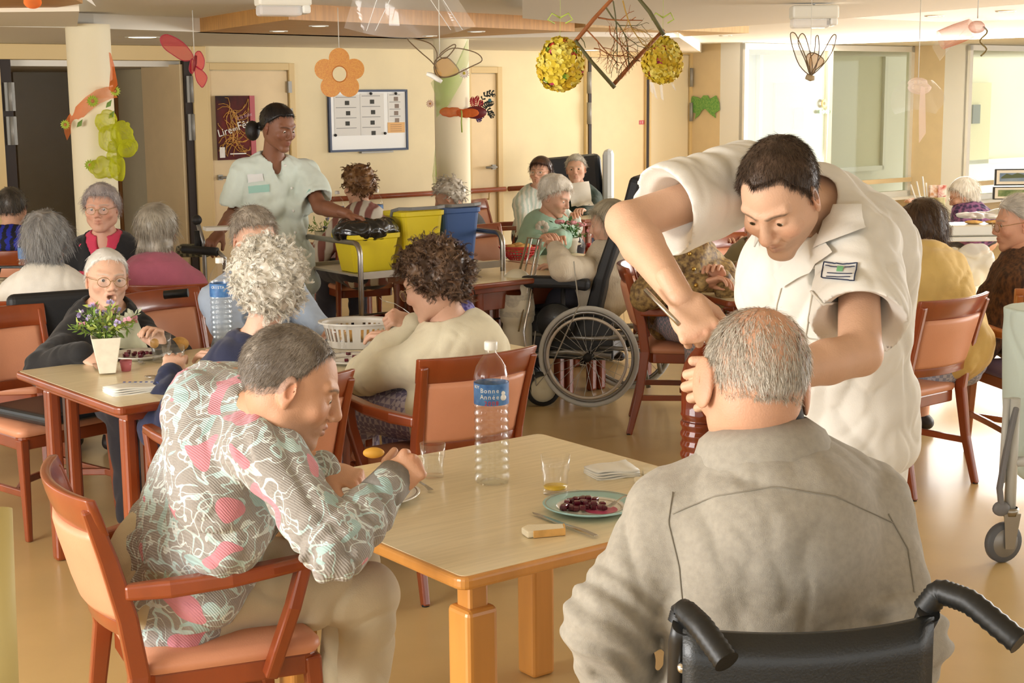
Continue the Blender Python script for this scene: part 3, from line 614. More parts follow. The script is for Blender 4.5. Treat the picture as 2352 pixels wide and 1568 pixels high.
# ------------------------------------------------------------------ people
def basis(yaw, pitch=0, tilt=0):
    """rows: right-hand side x, facing y, up z, for a compass yaw in degrees (0 = picture right, 90 = away)"""
    y_, p_, r_ = map(math.radians, (yaw, pitch, tilt)); f = np.array([math.cos(y_)*math.cos(p_), math.sin(y_)*math.cos(p_), -math.sin(p_)])
    x = np.array([math.sin(y_), -math.cos(y_), 0.]); u = np.cross(x, f); x2 = x*math.cos(r_)+u*math.sin(r_); u2 = np.cross(x2, f); return np.array([x2, f, u2])
def head_part(H, B, s, vox, skin, o):
    """one head with face and neck, local x right, y face, z up; B rows are the axes"""
    fc = o.get('face', 1); fat = o.get('fat', 0); age = o.get('age', .5); mouth = o.get('mouth', 0); nz = o.get('nose', 1.0)
    F = Field((-.1, -.135, -.16), (.1, .14, .135), vox/s)
    F.el((0, -.018, .028), (.075, .097, .087), .01); F.el((0, .022, -.02), (.064+fat*.5, .068, .085), .03)
    F.el((0, -.01, -.045), (.062+fat, .07, .06), .03)
    for q in (-1, 1):
        F.rc((q*(.044+fat), .005, -.062), (q*.014, .07, -.098), .017+fat, .016+fat*.5, .02); F.el((q*.041, .062, -.026), (.023+fat*.5, .02, .02), .02)
        F.rc((q*.046, .066, .028), (q*.012, .083, .022), .009, .009, .012)
        if o.get('ears', 1):
            A = basis(90-q*-0, 0, 0); ez = o.get('earsc', 1.); F.el((q*(.078+.006*(ez-1)*5), -.008, -.006), (.007, .019*ez, .033*ez), .005, ax=[[.92, -q*.38, 0], [q*.38, .92, 0], [0, 0, 1]])
            F.el((q*.085, -.002, -.002), (.006, .009, .017), .004, -1); F.el((q*.079, -.002, -.034), (.005, .008, .01), .004)
    F.el((0, .072, -.1), (.021+fat*.5, .017, .016), .016); F.el((0, .076, -.058), (.03, .017, .026), .016)
    if fc:
        for q in (-1, 1):
            F.el((q*.032, .093, .004), (.018, .017, .0125), .012, -1); F.el((q*.0315, .0705, .003), (.0152, .0138, .0138), .004)
            F.el((q*.0315, .0865, .0015), (.0128, .008, .0037 if not o.get('shut') else .0012), .0015, -1)
            F.rc((q*.020, .083, -.012), (q*.042, .075, -.013), .004, .003, .006)
            F.el((q*.0125*nz, .094, -.035), (.009*nz, .011, .008), .005); F.el((q*.0075, .1, -.0415), (.0035, .006, .003), .002, -1)
            if age > .3: F.rc((q*.019, .094, -.036), (q*.033, .078, -.066), .0022*age, .002*age, .006, -1)
        F.rc((0, .083, .02), (0, .105+.006*(nz-1), -.026), .0078, .0118*nz, .008)
        zl = -.0615
        F.rc((-.023, .083, zl+.003), (0, .0945, zl+.006), .0035, .0052, .004); F.rc((.023, .083, zl+.003), (0, .0945, zl+.006), .0035, .0052, .004)
        F.rc((-.021, .082, zl-.006-mouth), (0, .092, zl-.008-mouth), .0035, .0062, .005); F.rc((.021, .082, zl-.006-mouth), (0, .092, zl-.008-mouth), .0035, .0062, .005)
        if mouth: F.el((0, .09, zl-mouth*.4), (.016, .022, .003+mouth*.75), .003, -1)
        else: F.rc((-.022, .092, zl-.001), (.022, .092, zl-.001), .0012, .0012, .002, -1)
        if age > .5:
            for j, zz in enumerate((.045, .054, .064)): F.rc((-.03, .0885-.004*j, zz), (.03, .0885-.004*j, zz), .0012, .0012, .004, -1)
    V_, Q = F.mesh(); cl = np.tile(np.array(lin(skin)), (len(V_), 1))
    def paint(c, r, col, st):
        d = np.sqrt((((V_-np.array(c))/np.array(r))**2).sum(1)); w_ = np.clip(1.3-d, 0, 1)[:, None]*st
        cl[:] = cl*(1-w_)+np.array(lin(col))*w_
    sk = np.array(lin(skin)); red = '%02X%02X%02X' % tuple(int(255*min(1, max(0, c))**(1/2.2)) for c in (sk*np.array([1.02, .66, .6])))
    for q in (-1, 1): paint((q*.045, .07, -.03), (.025, .03, .022), red, .35); paint((q*.082, -.006, -.004), (.012, .024, .036), red, .45)
    paint((0, .105, -.028), (.014, .02, .016), red, .35)
    if fc:
        lip = o.get('lip', 'B4695A'); paint((0, .092, -.056), (.023, .014, .0055), lip, .75); paint((0, .09, -.0695-mouth), (.021, .014, .0065), lip, .75)
        if mouth: paint((0, .078, -.0615-mouth*.4), (.013, .014, .003+mouth*.7), '3A120E', 1.0)
        bc = o.get('brow')
        if bc:
            for q in (-1, 1):
                for k in range(5): t_ = k/4; paint((q*(.014+.034*t_), .09-.014*t_*t_, .0225+.004*math.sin(t_*3)), (.0075, .012, .0038), bc, .8)
    if o.get('stubble'):
        z = V_[:, 2]; y = V_[:, 1]; m_ = np.clip((-.045-z)/.02, 0, 1)*np.clip((y-.0)/.03, 0, 1)*.3; cl = cl*(1-m_[:, None])+np.array(lin(o['stubble']))*m_[:, None]
    if o.get('scalp'):
        dd = V_-np.array([0, -.01, .02]); dd /= np.linalg.norm(dd, axis=1)[:, None]; m_ = hairmask(dd, o.get('hl', {}))*.55; cl = cl*(1-m_[:, None])+np.array(lin(o['scalp']))*m_[:, None]
    return (V_*s)@B+H, Q, cl
def hairmask(d, hl):
    y = d[:, 1]; lim = np.interp(y, [-1, -.5, -.1, .12, .35, .6, 1], hl.get('lim', [-.55, -.62, -.3, .0, .22, .52, .62]))
    m_ = d[:, 2] > lim
    b = hl.get('bald')
    if b: m_ &= ~((d[:, 2] > b[0]+b[1]*(d[:, 1]-b[2])**2) & (np.abs(d[:, 0]) < b[3]) & (d[:, 1] > b[4]))
    return m_.astype(float)
def strands(roots, nrm, dirs, L, K, wid, curl=0, waves=2.0, sag=.3, rnd=.3, rng=None, down=np.array([0, 0, -1.]), cl=1):
    rng = rng or RNG; n = len(roots); m_ = (n+cl-1)//cl; rp = lambda a: np.repeat(a, cl, 0)[:n]; T = norm_rows(dirs+nrm*.15+rp(rng.normal(0, rnd, (m_, 3)))); Ls = L*rp(rng.uniform(.6, 1.2, m_))
    if cl > 1: roots = roots+rng.normal(0, .0016, (n, 3))
    A = norm_rows(np.cross(T, nrm+1e-3)); Bv = np.cross(T, A); ph = rp(rng.uniform(0, 6.28, m_))+rng.normal(0, .25, n); P = []
    for k in range(K):
        t = k/(K-1); p = roots+T*(Ls*t)[:, None]+down*(sag*Ls*t*t)[:, None]
        if curl: a = ph+waves*6.28*t; p = p+(A*np.cos(a)[:, None]+nrm*np.sin(a)[:, None]*.8+nrm*.5)*curl*min(1, t*2.5)
        P.append(p)
    P = np.stack(P, 1); tn = np.gradient(P, axis=1); sd = np.cross(tn, np.broadcast_to(nrm[:, None], tn.shape)+rng.normal(0, .4, (n, 1, 3))); sd /= np.linalg.norm(sd, axis=2)[..., None]+1e-9
    wk = wid*np.linspace(1, .25, K)[None, :, None]; V_ = np.stack([P-sd*wk/2, P+sd*wk/2], 2).reshape(-1, 3)
    b = (np.arange(n)*K*2)[:, None]+(np.arange(K-1)*2)[None]; Q = np.stack([b, b+1, b+3, b+2], -1).reshape(-1, 4).astype(np.int32)
    return V_, Q, K*2
def norm_rows(a): return a/(np.linalg.norm(a, axis=1)[:, None]+1e-9)
def hair_part(H, B, s, depth, o, seed=3):
    """style: short, curly, bob, waves, bun, stubble"""
    rng = np.random.default_rng(seed); st = o.get('style', 'short'); th = o.get('th', .012); hl = o.get('hl', {}); vox = float(np.clip(depth*.00085, .0028, .0065)/s)
    V_ = np.zeros((0, 3)); parts = []; cols = [np.array(lin(c)) for c in o['col']]
    ctr = np.array([0, -.01, .02])
    F = Field((-.15, -.17, -.24), (.15, .15, .17), vox); X, Y, Z = np.ix_(*F.ax)
    F.el((0, -.018, .03), (.076+th, .098+th, .088+th), .01)
    for e in o.get('vol', []): F.el(e[0], e[1], .03)
    r = np.sqrt((X-ctr[0])**2+(Y-ctr[1])**2+(Z-ctr[2])**2)+1e-6; yy = (Y-ctr[1])/r; zz = (Z-ctr[2])/r
    lim = np.interp(yy, [-1, -.5, -.1, .12, .35, .6, 1], hl.get('lim', [-.55, -.62, -.3, .0, .22, .52, .62]))
    lim = lim+.05*sines(X/r, Y/r, Z/r*.3, 22, seed+4, 5, 1.0)+.02*sines(X/r, Y/r, Z/r*.3, 60, seed+9, 4); lim = np.where((np.abs(X/r) > .78) & (yy > -.32), np.maximum(lim, .06), lim) if o.get('ear_clear') else lim; lim = lim+hl.get('temple', 0)*np.exp(-((np.abs(X/r)-.45)/.2)**2)*(yy > .15); cut = (lim-zz)*r
    for b in ([hl['bald']] if hl.get('bald') else []):
        xx = (X-ctr[0])/r; cut = np.maximum(cut, np.minimum(np.minimum((zz-b[0]-b[1]*(yy-b[2])**2)*r, (b[3]-np.abs(xx))*r), (yy-b[4])*r))
    if not o.get('nocut'):
        kk = o.get('soft', .022); cf = np.broadcast_to(cut.astype(f32), F.f.shape); h = np.clip(.5+.5*(cf-F.f)/kk, 0, 1); F.f = (F.f*(1-h)+cf*h+kk*h*(1-h)*.8).astype(f32)
    else: F.f = np.where(Y > .045, np.maximum(F.f, cut), F.f).astype(f32)
    if o.get('nocut'): F.el((0, .055, -.06), (.064, .085, .1), .01, -1)
    if st in ('curly',): F.noise(.013, 105, seed, 5, 1.3); F.noise(.005, 230, seed+1, 6, .9)
    elif st == 'waves': F.noise(.008, 75, seed, 5, 1.0, (1, 1, .45)); F.noise(.003, 220, seed+1, 5, .5, (1, 1, .25))
    else: F.noise(.0009, 330, seed, 5, .4, (1, .6, .2)); F.noise(.0015, 60, seed+2, 4, .6)
    V_, Q = F.mesh()
    if len(V_) == 0: return V_, Q, np.zeros((0, 3))
    nr = vnormals(V_, Q); t = rng.uniform(0, 1, (len(V_), 1)); w1 = np.clip(.5+1.1*sines(V_[:, 0:1], V_[:, 1:2], V_[:, 2:3]*.25, 110, seed), 0, 1)
    C_ = cols[0]*(1-w1)+cols[-1]*w1
    if st != 'stubblecap': parts.append((V_, Q, C_*.92))
    n = int(o.get('n', 5000)*float(np.clip(4.2/depth, .25, 1.3)))
    d = norm_rows(V_-ctr); wgt = np.ones(len(V_)); 
    thin = o.get('thin'); wgt = (np.clip(np.linalg.norm(d-norm(thin[0]), axis=1)/thin[1], .0, 1)**2+thin[2]) if thin else wgt; ii = rng.choice(len(V_), n, p=wgt/wgt.sum()); ii = np.repeat(ii[:(n+11)//12], 12)[:n] if st == 'curly' else ii; roots = V_[ii]-nr[ii]*.003; N_ = nr[ii]; rad = norm_rows(roots-ctr)
    crown = np.array(o.get('crown', (0, -.6, .8))); flow = roots-ctr-crown*.1; flow = norm_rows(flow-N_*(flow*N_).sum(1)[:, None])
    if o.get('flow') is not None: fl = np.array(o['flow'], float); flow = norm_rows(flow*.4+fl-N_*(N_@fl)[:, None])
    L = o.get('len', .03); wid = max(.0009, depth/3448*.75)/s
    if st == 'curly': S_ = strands(roots, N_, flow*.7, L, 9, wid*1.5, o.get('curl', .008), o.get('wav', 1.1), .12, .5, rng, cl=12)
    elif st == 'waves': S_ = strands(roots, N_, flow, L, 6, wid, .004, .9, .5, .2, rng)
    elif st in ('bob', 'bun'): S_ = strands(roots, N_*.3, flow, L, 5, wid, .0015, .5, .35, .12, rng)
    else: S_ = strands(roots, N_, flow+N_*o.get('lift', .1), L, 4, wid*1.3, .001, .5, .15, .16, rng)
    sc = cols[0]+(cols[-1]-cols[0])*(np.repeat(rng.uniform(0, 1, ((n+11)//12, 1)), 12, 0)[:n] if st == 'curly' else rng.uniform(0, 1, (n, 1))); sc = sc*rng.uniform(.82, 1.18, (n, 1)); parts.append((S_[0], S_[1], np.clip(np.repeat(sc, S_[2], 0), 0, 1)))
    a, b, c = merge(parts); return (a*s)@B+H, b, c
def hand_part(W, yd, zd, s, vox, side, skin, o=None):
    """wrist at W, fingers along yd, back of the hand towards zd, thumb on side*x"""
    o = o or {}; yd = norm(yd); zd = norm(np.asarray(zd)-yd*(np.asarray(zd)@yd)); xd = np.cross(yd, zd); Bm = np.array([xd, yd, zd])
    F = Field((-.085, -.06, -.11), (.085, .2, .06), vox/s)
    F.rc((0, -.05, 0), (0, .0, 0), .022, .0245, .01); F.el((0, .045, -.002), (.039, .05, .0155), .012); F.el((side*.02, .03, -.012), (.018, .03, .014), .012)
    F.rc((-.03, .074, .0), (.03, .074, .0), .010, .010, .01)
    curl = o.get('curl', (30, 35, 20)); sp = o.get('spread', 4)
    for i, (bx, L) in enumerate(((.03, .072), (.0105, .08), (-.0095, .074), (-.028, .06))):
        bx *= side; c3 = curl[i] if isinstance(curl, list) else curl; a = 0; p = np.array([bx, .082-abs(i-1)*.004, .001]); y0 = math.radians(sp*(1.2-i)*side)
        rr = (.0092, .0094, .009, .0078)[i]; fr = (.45, .31, .24)
        for k in range(3):
            a += math.radians(c3[k]); dr = np.array([math.sin(y0)*math.cos(a), math.cos(a)*math.cos(y0), -math.sin(a)]); q = p+dr*L*fr[k]
            F.rc(p, q, rr*(1.14, .98, .9)[k], rr*(.98, .9, .78)[k], .0016); p = q
    ta = o.get('thumb', (.55, .75, -.45)); p = np.array([side*.026, .02, -.008]); d = norm(np.array(ta)*[side, 1, 1]); q = p+d*.042; F.rc(p, q, .0145, .0115, .008)
    tb = o.get('thumb2', (.25, .9, -.4)); d2 = norm(np.array(tb)*[side, 1, 1]); F.rc(q, q+d2*.032, .0112, .0088, .003)
    V_, Q = F.mesh(); cl = np.tile(np.array(lin(skin)), (len(V_), 1)); kn = np.clip(1-np.abs(V_[:, 1]-.085)/.012, 0, 1)*np.clip(V_[:, 2]/.01, 0, 1); cl = cl*(1-kn[:, None]*np.array([.02, .14, .16]))
    tip = np.clip((V_[:, 1]-.14)/.03, 0, 1); cl = cl*(1-tip[:, None]*np.array([.0, .1, .1])); return (V_*s)@Bm+np.asarray(W), Q, cl
def ik(S_, W, l1, l2, pole):
    d = np.asarray(W)-S_; D = min(np.linalg.norm(d), (l1+l2)*.995); n = norm(d); a = (l1*l1-l2*l2+D*D)/(2*D); h = math.sqrt(max(l1*l1-a*a, 1e-6)); pl = norm(np.asarray(pole, float)-n*(n@np.asarray(pole, float))); return S_+n*a+pl*h
def pose(H, yaw, body=None, s=1.05, lean=0, fem=True, side=0, drop=.165, hunch=0):
    """seated joints from the head centre; lean in degrees forward"""
    by = yaw if body is None else body; B = basis(by); r, f = B[0], B[1]; le = math.radians(lean); t = ZV*math.cos(le)+f*math.sin(le); t = norm(t+r*side)
    N = H-ZV*drop*s*math.cos(le*.6)-f*(.02+drop*math.sin(le*.9))*s; P = N-t*.49*s; hw = (.142 if fem else .168)*s
    j = dict(N=N, P=P, r=r, f=f, t=t, s=s, shL=N-r*hw-t*.078*s, shR=N+r*hw-t*.078*s, fem=fem, hunch=hunch)
    for q, n in ((-1, 'L'), (1, 'R')):
        j['hip'+n] = P+r*q*.085*s; kn = j['hip'+n]+f*.43*s+r*q*.03; kn[2] = .50*s; j['kn'+n] = kn; j['an'+n] = np.array([*(kn[:2]+f[:2]*.02), .09])
    return j
def arms(j, wl=None, wr=None, pl=None, pr=None):
    s = j['s']; f, r = j['f'], j['r']; l1, l2 = .285*s, .25*s
    for n, w_, q, p in (('L', wl, -1, pl), ('R', wr, 1, pr)):
        if w_ is None or isinstance(w_, str):
            if w_ == 'lap': w_ = j['P']+f*.26*s+r*q*.08+ZV*.12
            elif w_ == 'hang': w_ = j['sh'+n]-ZV*.52*s+r*q*.04+f*.06
            else: w_ = np.array([*(j['P']+f*.44*s+r*q*.12)[:2], .80])
        w_ = np.asarray(w_, float); el = ik(j['sh'+n], w_, l1, l2, p if p is not None else r*q*.6-ZV*.8-f*.3); d = w_-el; D = np.linalg.norm(d)
        if D > l2*1.02: w_ = el+d/D*l2
        j['el'+n] = el; j['wr'+n] = w_
    return j
def torso(F, j, g=0, low=True, k=.05):
    s = j['s']; N, P, r, f, t = (j[q] for q in 'NPrft'); L = N-P; f2 = norm(np.cross(t, r)); f2 = f2 if f2@f > 0 else -f2; A = [r, f2, t]; fat = j.get('fat', 0); fem = j['fem']
    F.el(P+L*.66, ((.155 if fem else .168)*s+g, (.105)*s+g+fat*.4, .19*s), k, ax=A); F.el(P+L*.32+f2*fat*.5, (.145*s+g+fat, .115*s+g+fat, .17*s), k, ax=A)
    if low: F.el(P+L*.02, (.168*s+g+fat*.6, .13*s+g+fat*.6, .14*s), k, ax=A)
    for n in 'LR': F.rc(j['sh'+n], N-t*.06*s, .05*s+g, .06*s+g, k*.8); F.rc(N+t*.01, j['sh'+n]*.75+N*.25+t*.008*s, .05*s+g*.5, .05*s+g*.7, k*.9)
    if j.get('hunch'): F.el(P+L*.82-f2*.045*s, (.13*s+g, .07*s+g+j['hunch'], .12*s), k, ax=A)
    if fem:
        for q in (-1, 1): F.el(P+L*.56+r*q*.075*s+f2*.09*s, (.065*s+g, .055*s+g, .065*s), .03, ax=A)
    return f2
def bounds(pts, m_): P = np.array(pts); return P.min(0)-m_, P.max(0)+m_
def person(name, lab, H, yaw, pitch=0, tilt=0, skin='D9A98A', head=None, hair=None, j=None, top=None, bottom=None, hands=None, eyes=True, glasses=None, hs=1.05, base=None, seed=1, group=None, sleeves='long', legs=True):
    H = np.asarray(H, float); depth = float(H[1]); B = basis(yaw, pitch, tilt); s = j['s']; base = np.array([j['P'][0], j['P'][1], 0.]) if base is None else np.asarray(base, float)
    t = thing(name, lab, 'person', base, 0, group); ho = dict(head or {}); ho.setdefault('hl', (hair or {}).get('hl', {}))
    vh = float(np.clip(depth*.00072, .0023, .0055)); parts = [head_part(H, B, hs, vh, skin, ho)]; hands = hands or {}
    # neck, trunk, limbs as one coarser skin under the clothes
    P_ = [j[q] for q in ('N', 'P', 'shL', 'shR', 'elL', 'elR', 'wrL', 'wrR')]+([j[q] for q in ('knL', 'knR', 'anL', 'anR')] if legs else [])
    lo, hi = bounds(P_+[H-B[2]*.05], .16); vb = float(np.clip(depth*.0016, .0065, .012)); F = Field(lo, hi, vb)
    torso(F, j, -.022, True); nb = H-B[2]*.055*hs-B[1]*.02*hs; F.rc(nb, j['N']-j['t']*.03*s, .05*hs, .06*s, .03)
    bare = sleeves in ('short', 'none')
    for n in 'LR':
        c = -.012
        F.rc(j['sh'+n], j['el'+n], .05*s+c, (.041 if bare else .03)*s, .02)
        if np.linalg.norm(j['wr'+n]-j['el'+n]) > .02:
            mid = j['el'+n]*.7+j['wr'+n]*.3; q0 = 0 if bare else -.012
            F.rc(j['el'+n], mid, .041*s+q0, .041*s+q0, .012); F.rc(mid, j['wr'+n], .041*s+q0, .0265*s, .012)
        if legs: F.rc(j['hip'+n], j['kn'+n], .07*s, .05*s, .03); F.rc(j['kn'+n], j['an'+n], .045*s, .032*s, .015); ft = j['an'+n]+norm(j.get('ft'+n, j['f'])*[1, 1, 0])*.12; F.rc(j['an'+n]-ZV*.03, ft-ZV*.055, .035, .028, .02)
    V_, Q = F.mesh(); parts.append((V_, Q, np.tile(np.array(lin(skin)), (len(V_), 1))))
    for n, sd in (('L', 1), ('R', -1)):
        ho_ = hands.get(n, {})
        if ho_ is None: continue
        d = ho_.get('y', j['wr'+n]-j['el'+n]); z = ho_.get('z', ZV-j['f']*.3); parts.append(hand_part(j['wr'+n], d, z, s, float(np.clip(depth*.0008, .0024, .0055)), sd, skin, ho_))
    Vb, Qb, Cb = merge(parts); body = field_obj('body', Vb, Qb, SKIN, t, base, Cb)
    if eyes and ho.get('face', 1):
        for q in (-1, 1):
            c = H+(np.array([q*.0315, .0725, .002])*hs)@B; m = MB(); m.ell(c-base, (.0118*hs,)*3, 16, 10); g = B[1]-B[2]*ho.get('gaze', .1)+B[0]*ho.get('gazex', 0); g = norm(g)
            m.cur = 1; m.lathe([(.0001, .0122*hs), (.0062*hs, .0108*hs)], c-base, 12, g); m.cur = 2; m.lathe([(.0001, .0126*hs), (.0028*hs, .0121*hs)], c-base, 10, g); m.build('eye', parent=t, mats=[EYEW, IRIS, PUP])
    if hair: a, b, c = hair_part(H, B, hs, depth, hair, seed); field_obj('hair', a, b, HAIRM, t, base, c)
    if glasses is not None:
        m = MB(); L = lambda x, y, z: H+(np.array([x, y, z])*hs)@B-base; rx, rz_ = glasses.get('r', (.024, .019)); y0 = .107
        for q in (-1, 1):
            m.tube([L(q*.033+rx*math.cos(a)*1., y0-.006*abs(math.cos(a)+q)*.5*2*.8, -.004+rz_*math.sin(a)) for a in np.linspace(0, 2*pi, 20)[:-1]], .0013*hs, 5, closed=True)
            m.tube([L(q*(.033+rx), y0-.012, .003), L(q*.078, .075, .006), L(q*.083, .0, .008), L(q*.082, -.018, -.006)], .0012*hs, 5)
        m.tube([L(-.009, y0, .0), L(0, y0+.004, .004), L(.009, y0, .0)], .0012*hs, 5); gl = m.build('eyeglasses', mat(glasses.get('m', 'gold_frame'), glasses.get('col', 'A88A5A'), .3, .8), t)
        m = MB()
        for q in (-1, 1): m.slab([L(q*.033+rx*math.cos(a)*.97, y0-.006*abs(math.cos(a)+q)*.8, -.004+rz_*math.sin(a)*.97) for a in np.linspace(0, 2*pi, 17)[:-1]], B[1]*.001)
        m.build('lens', glassy('spectacle_lens', 'FFFFFF', .95, .02, 1.12), gl)
    # clothes
    if top:
        g = top.get('g', .016); vt = float(np.clip(depth*.0015, .0052, .011)) if not top.get('vox') else top['vox']
        P_ = [j[q] for q in ('N', 'P', 'shL', 'shR', 'elL', 'elR')]+([j['wrL'], j['wrR']] if not bare else []); lo, hi = bounds(P_, .2); F = Field(lo, hi, vt)
        f2 = torso(F, j, g, True); sg = top.get('sg', g)
        for n in 'LR':
            S0, E0, W0_ = j['sh'+n], j['el'+n], j['wr'+n]
            if sleeves == 'long':
                q = E0*.9+W0_*.1 if 0 else E0; F.rc(S0, q, .052*s+sg, .043*s+sg, .03); w2 = q+(W0_-q)*.97; ml = (q+w2)/2
                F.rc(q, ml, .045*s+sg, .04*s+sg, .02); F.rc(ml, w2, .04*s+sg, .03*s+sg*.7, .015)
            elif sleeves == 'short':
                e = S0+(E0-S0)*top.get('sl', .62); F.rc(S0, e, .06*s+sg, .062*s+sg*1.3, .03); d = norm(E0-S0); F.plane_local(e, d, .12) if hasattr(F, 'plane_local') else None
        for e in top.get('extra', []): F.el(*e)
        if top.get('hem') is not None: F.el(j['P']-j['t']*top['hem']+f2*.02, (.175*s+g, .15*s+g, .12), .05, ax=[j['r'], f2, j['t']])
        a_ = top.get('fold', .006); F.noise(a_*1.2, 22, seed+5, 5, .9, (1, 1, 1.3)); F.ridge(a_*1.5, 26, seed+6); F.ridge(a_*.6, 60, seed+8)
        if top.get('ring'):
            for n in 'LR': elbow_folds(F, j, n, top['ring'])
        # opening at the neck, sleeve ends
        nk = top.get('neck', .062); F.rc(j['N']+j['t']*.0, H-B[2]*.05, nk*s, nk*s*1.25, .01, -1)
        if top.get('vneck'): F.rc(j['N']+f2*.05, j['N']+f2*.13-j['t']*top['vneck'], top.get('vr', .035), .012, .01, -1)
        if sleeves == 'short':
            for n in 'LR':
                S0, E0 = j['sh'+n], j['el'+n]; d = norm(E0-S0); e = S0+(E0-S0)*top.get('sl', .62); F.cut_ball(e+d*.1, .115, d, e); F.rc(e-d*.05, e+d*.05, .045*s, .058*s+sg*.7, .004, -1)
        bot = j['P']-j['t']*top.get('len', .12); F.plane(bot, -j['t'])
        V_, Q = F.mesh(); m_ = top['m']; C_ = None
        if top.get('colf'): C_ = top['colf'](V_, j)
        tp = field_obj(top.get('name', 'jumper'), V_, Q, m_, t, base, C_)
        j['_top'] = tp
    if bottom and legs:
        lo, hi = bounds([j[q] for q in ('P', 'knL', 'knR', 'anL', 'anR', 'hipL', 'hipR')], .17); F = Field(lo, hi, float(np.clip(depth*.0016, .006, .013))); g = .014; f2 = norm(j['f'])
        F.el(j['P'], (.165*s+g, .135*s+g, .13*s), .04, ax=[j['r'], np.cross(j['t'], j['r']), j['t']])
        for n in 'LR':
            F.rc(j['hip'+n], j['kn'+n], .085*s+g, .06*s+g, .035)
            if bottom.get('kind') != 'skirt': F.rc(j['kn'+n], j['an'+n], .058*s+g, .045*s+g, .02)
            else: e = j['kn'+n]*.45+j['an'+n]*.55; F.rc(j['kn'+n], e, .07*s+g, .085*s, .06)
        F.noise(bottom.get('fold', .006), 24, seed+9, 6, 1.0); F.ridge(bottom.get('fold', .006)*1.3, 28, seed+3)
        if bottom.get('kind') == 'skirt':
            z0 = (j['knL'][2]*.42+j['anL'][2]*.58); F.plane((0, 0, z0), (0, 0, -1))
        else: F.plane((0, 0, .06), (0, 0, -1))
        V_, Q = F.mesh(); field_obj(bottom.get('name', 'trousers'), V_, Q, bottom['m'], t, base)
    if legs:
        for n in 'LR':
            m = Field(j['an'+n]+[-.2, -.2, -.1], j['an'+n]+[.2, .2, .06], .007); fd = norm(j.get('ft'+n, j['f'])*[1, 1, 0]); a = j['an'+n]
            m.rc(a-ZV*.045-fd*.03, a-ZV*.05+fd*.13, .038, .033, .02); m.rc(a-ZV*.02, a-ZV*.04+fd*.05, .04, .035, .02); m.plane((0, 0, .004), (0, 0, -1))
            V_, Q = m.mesh(); field_obj('shoe', V_, Q, (bottom or {}).get('shoe', mat('dark_shoe', '2B2422', .5)), t, base)
    return t
def elbow_folds(F, j, n, amp):
    S_, E_, W_ = j['sh'+n], j['el'+n], j['wr'+n]; X, Y, Z = np.ix_(*F.ax); d1 = norm(E_-S_); d2 = norm(W_-E_)
    q = F.blk(E_-.13, E_+.13)
    if q is None: return
    sl, X, Y, Z = q; r = np.sqrt((X-E_[0])**2+(Y-E_[1])**2+(Z-E_[2])**2); a = (X-E_[0])*(d1[0]+d2[0])+(Y-E_[1])*(d1[1]+d2[1])+(Z-E_[2])*(d1[2]+d2[2])
    bz = norm(d1-d2); ang = (X-E_[0])*bz[0]+(Y-E_[1])*bz[1]+(Z-E_[2])*bz[2]
    F.f[sl] += (amp*np.cos(a*85+6*np.sin(ang*22))*np.clip(1-r/.13, 0, 1)).astype(f32)

from mathutils.bvhtree import BVHTree
def bvh_of(o):
    me = o.data; off = np.array(o.matrix_world.translation) if o.parent is None else np.array(o.parent.location)
    return BVHTree.FromPolygons([tuple(np.array(v.co)+off) for v in me.vertices], [tuple(p.vertices) for p in me.polygons])
def hit(tree, px, py):
    d = norm(ray(px, py)); h = tree.ray_cast(Vector(CAM), Vector(d)); return (np.array(h[0]), np.array(h[1])) if h[0] is not None else None
def patch(name, tree, quad, m, parent, base, off=.003, nx=10, ny=6):
    """a cloth label or pocket laid on the garment's own surface"""
    q = np.array(quad, float); g = {}; vs = []; fs = []
    for j in range(ny+1):
        for i in range(nx+1):
            u, v = i/nx, j/ny; p = (q[0]*(1-u)+q[1]*u)*(1-v)+(q[3]*(1-u)+q[2]*u)*v; h = hit(tree, *p)
            if h is None: continue
            n = h[1] if h[1]@(CAM-h[0]) > 0 else -h[1]; g[(i, j)] = len(vs); vs.append(h[0]+n*off-base)
    for j in range(ny):
        for i in range(nx):
            k = [(i, j), (i+1, j), (i+1, j+1), (i, j+1)]
            if all(x in g for x in k): fs.append([g[x] for x in k])
    if not fs: return None
    return mesh_obj(name, vs, fs, m, parent, True)
def seam(name, tree, pts, r, m, parent, base, off=.001, n=30, closed=False):
    P = np.array(pts+([pts[0]] if closed else []), float); L = np.r_[0, np.cumsum(np.linalg.norm(np.diff(P, axis=0), axis=1))]; out = []
    for t in np.linspace(0, L[-1], n):
        px = np.interp(t, L, P[:, 0]); py = np.interp(t, L, P[:, 1]); h = hit(tree, px, py)
        if h is None: continue
        nn = h[1] if h[1]@(CAM-h[0]) > 0 else -h[1]; out.append(h[0]+nn*off-base)
    if len(out) > 2: return MB().tube(out, r, 5).build(name, m, parent)
def collar(t, base, N, up, f, s, m, r0=.062, r1=.1, rise=.03, drop=-.02, gap=35, name='collar', point=.05):
    x = norm(np.cross(f, up)); f = norm(np.cross(up, x)); rows = []; K = 28
    for i in range(K+1):
        a = math.radians(gap+(360-2*gap)*i/K); w_ = abs(i/K-.5)*2; dr = f*math.cos(a)+x*math.sin(a); e = max(0, (w_-.75)/.25)
        rows.append([N+dr*(r0-.004)*s+up*(rise-.01)*s-base, N+dr*(r0+.004)*s+up*(rise+.008*(1-w_))*s-base, N+dr*((r0+r1)/2+.004)*s+up*(rise*.55)*s-base, N+dr*(r1+point*.5*e)*s+up*(drop-point*e)*s-base])
    vs = [p for r in rows for p in r]; fs = [(i*4+k, i*4+k+1, (i+1)*4+k+1, (i+1)*4+k) for i in range(K) for k in range(3)]
    o = mesh_obj(name, vs, fs, m, t, True); md = o.modifiers.new('s', 'SOLIDIFY'); md.thickness = .004; md.offset = 1; return o
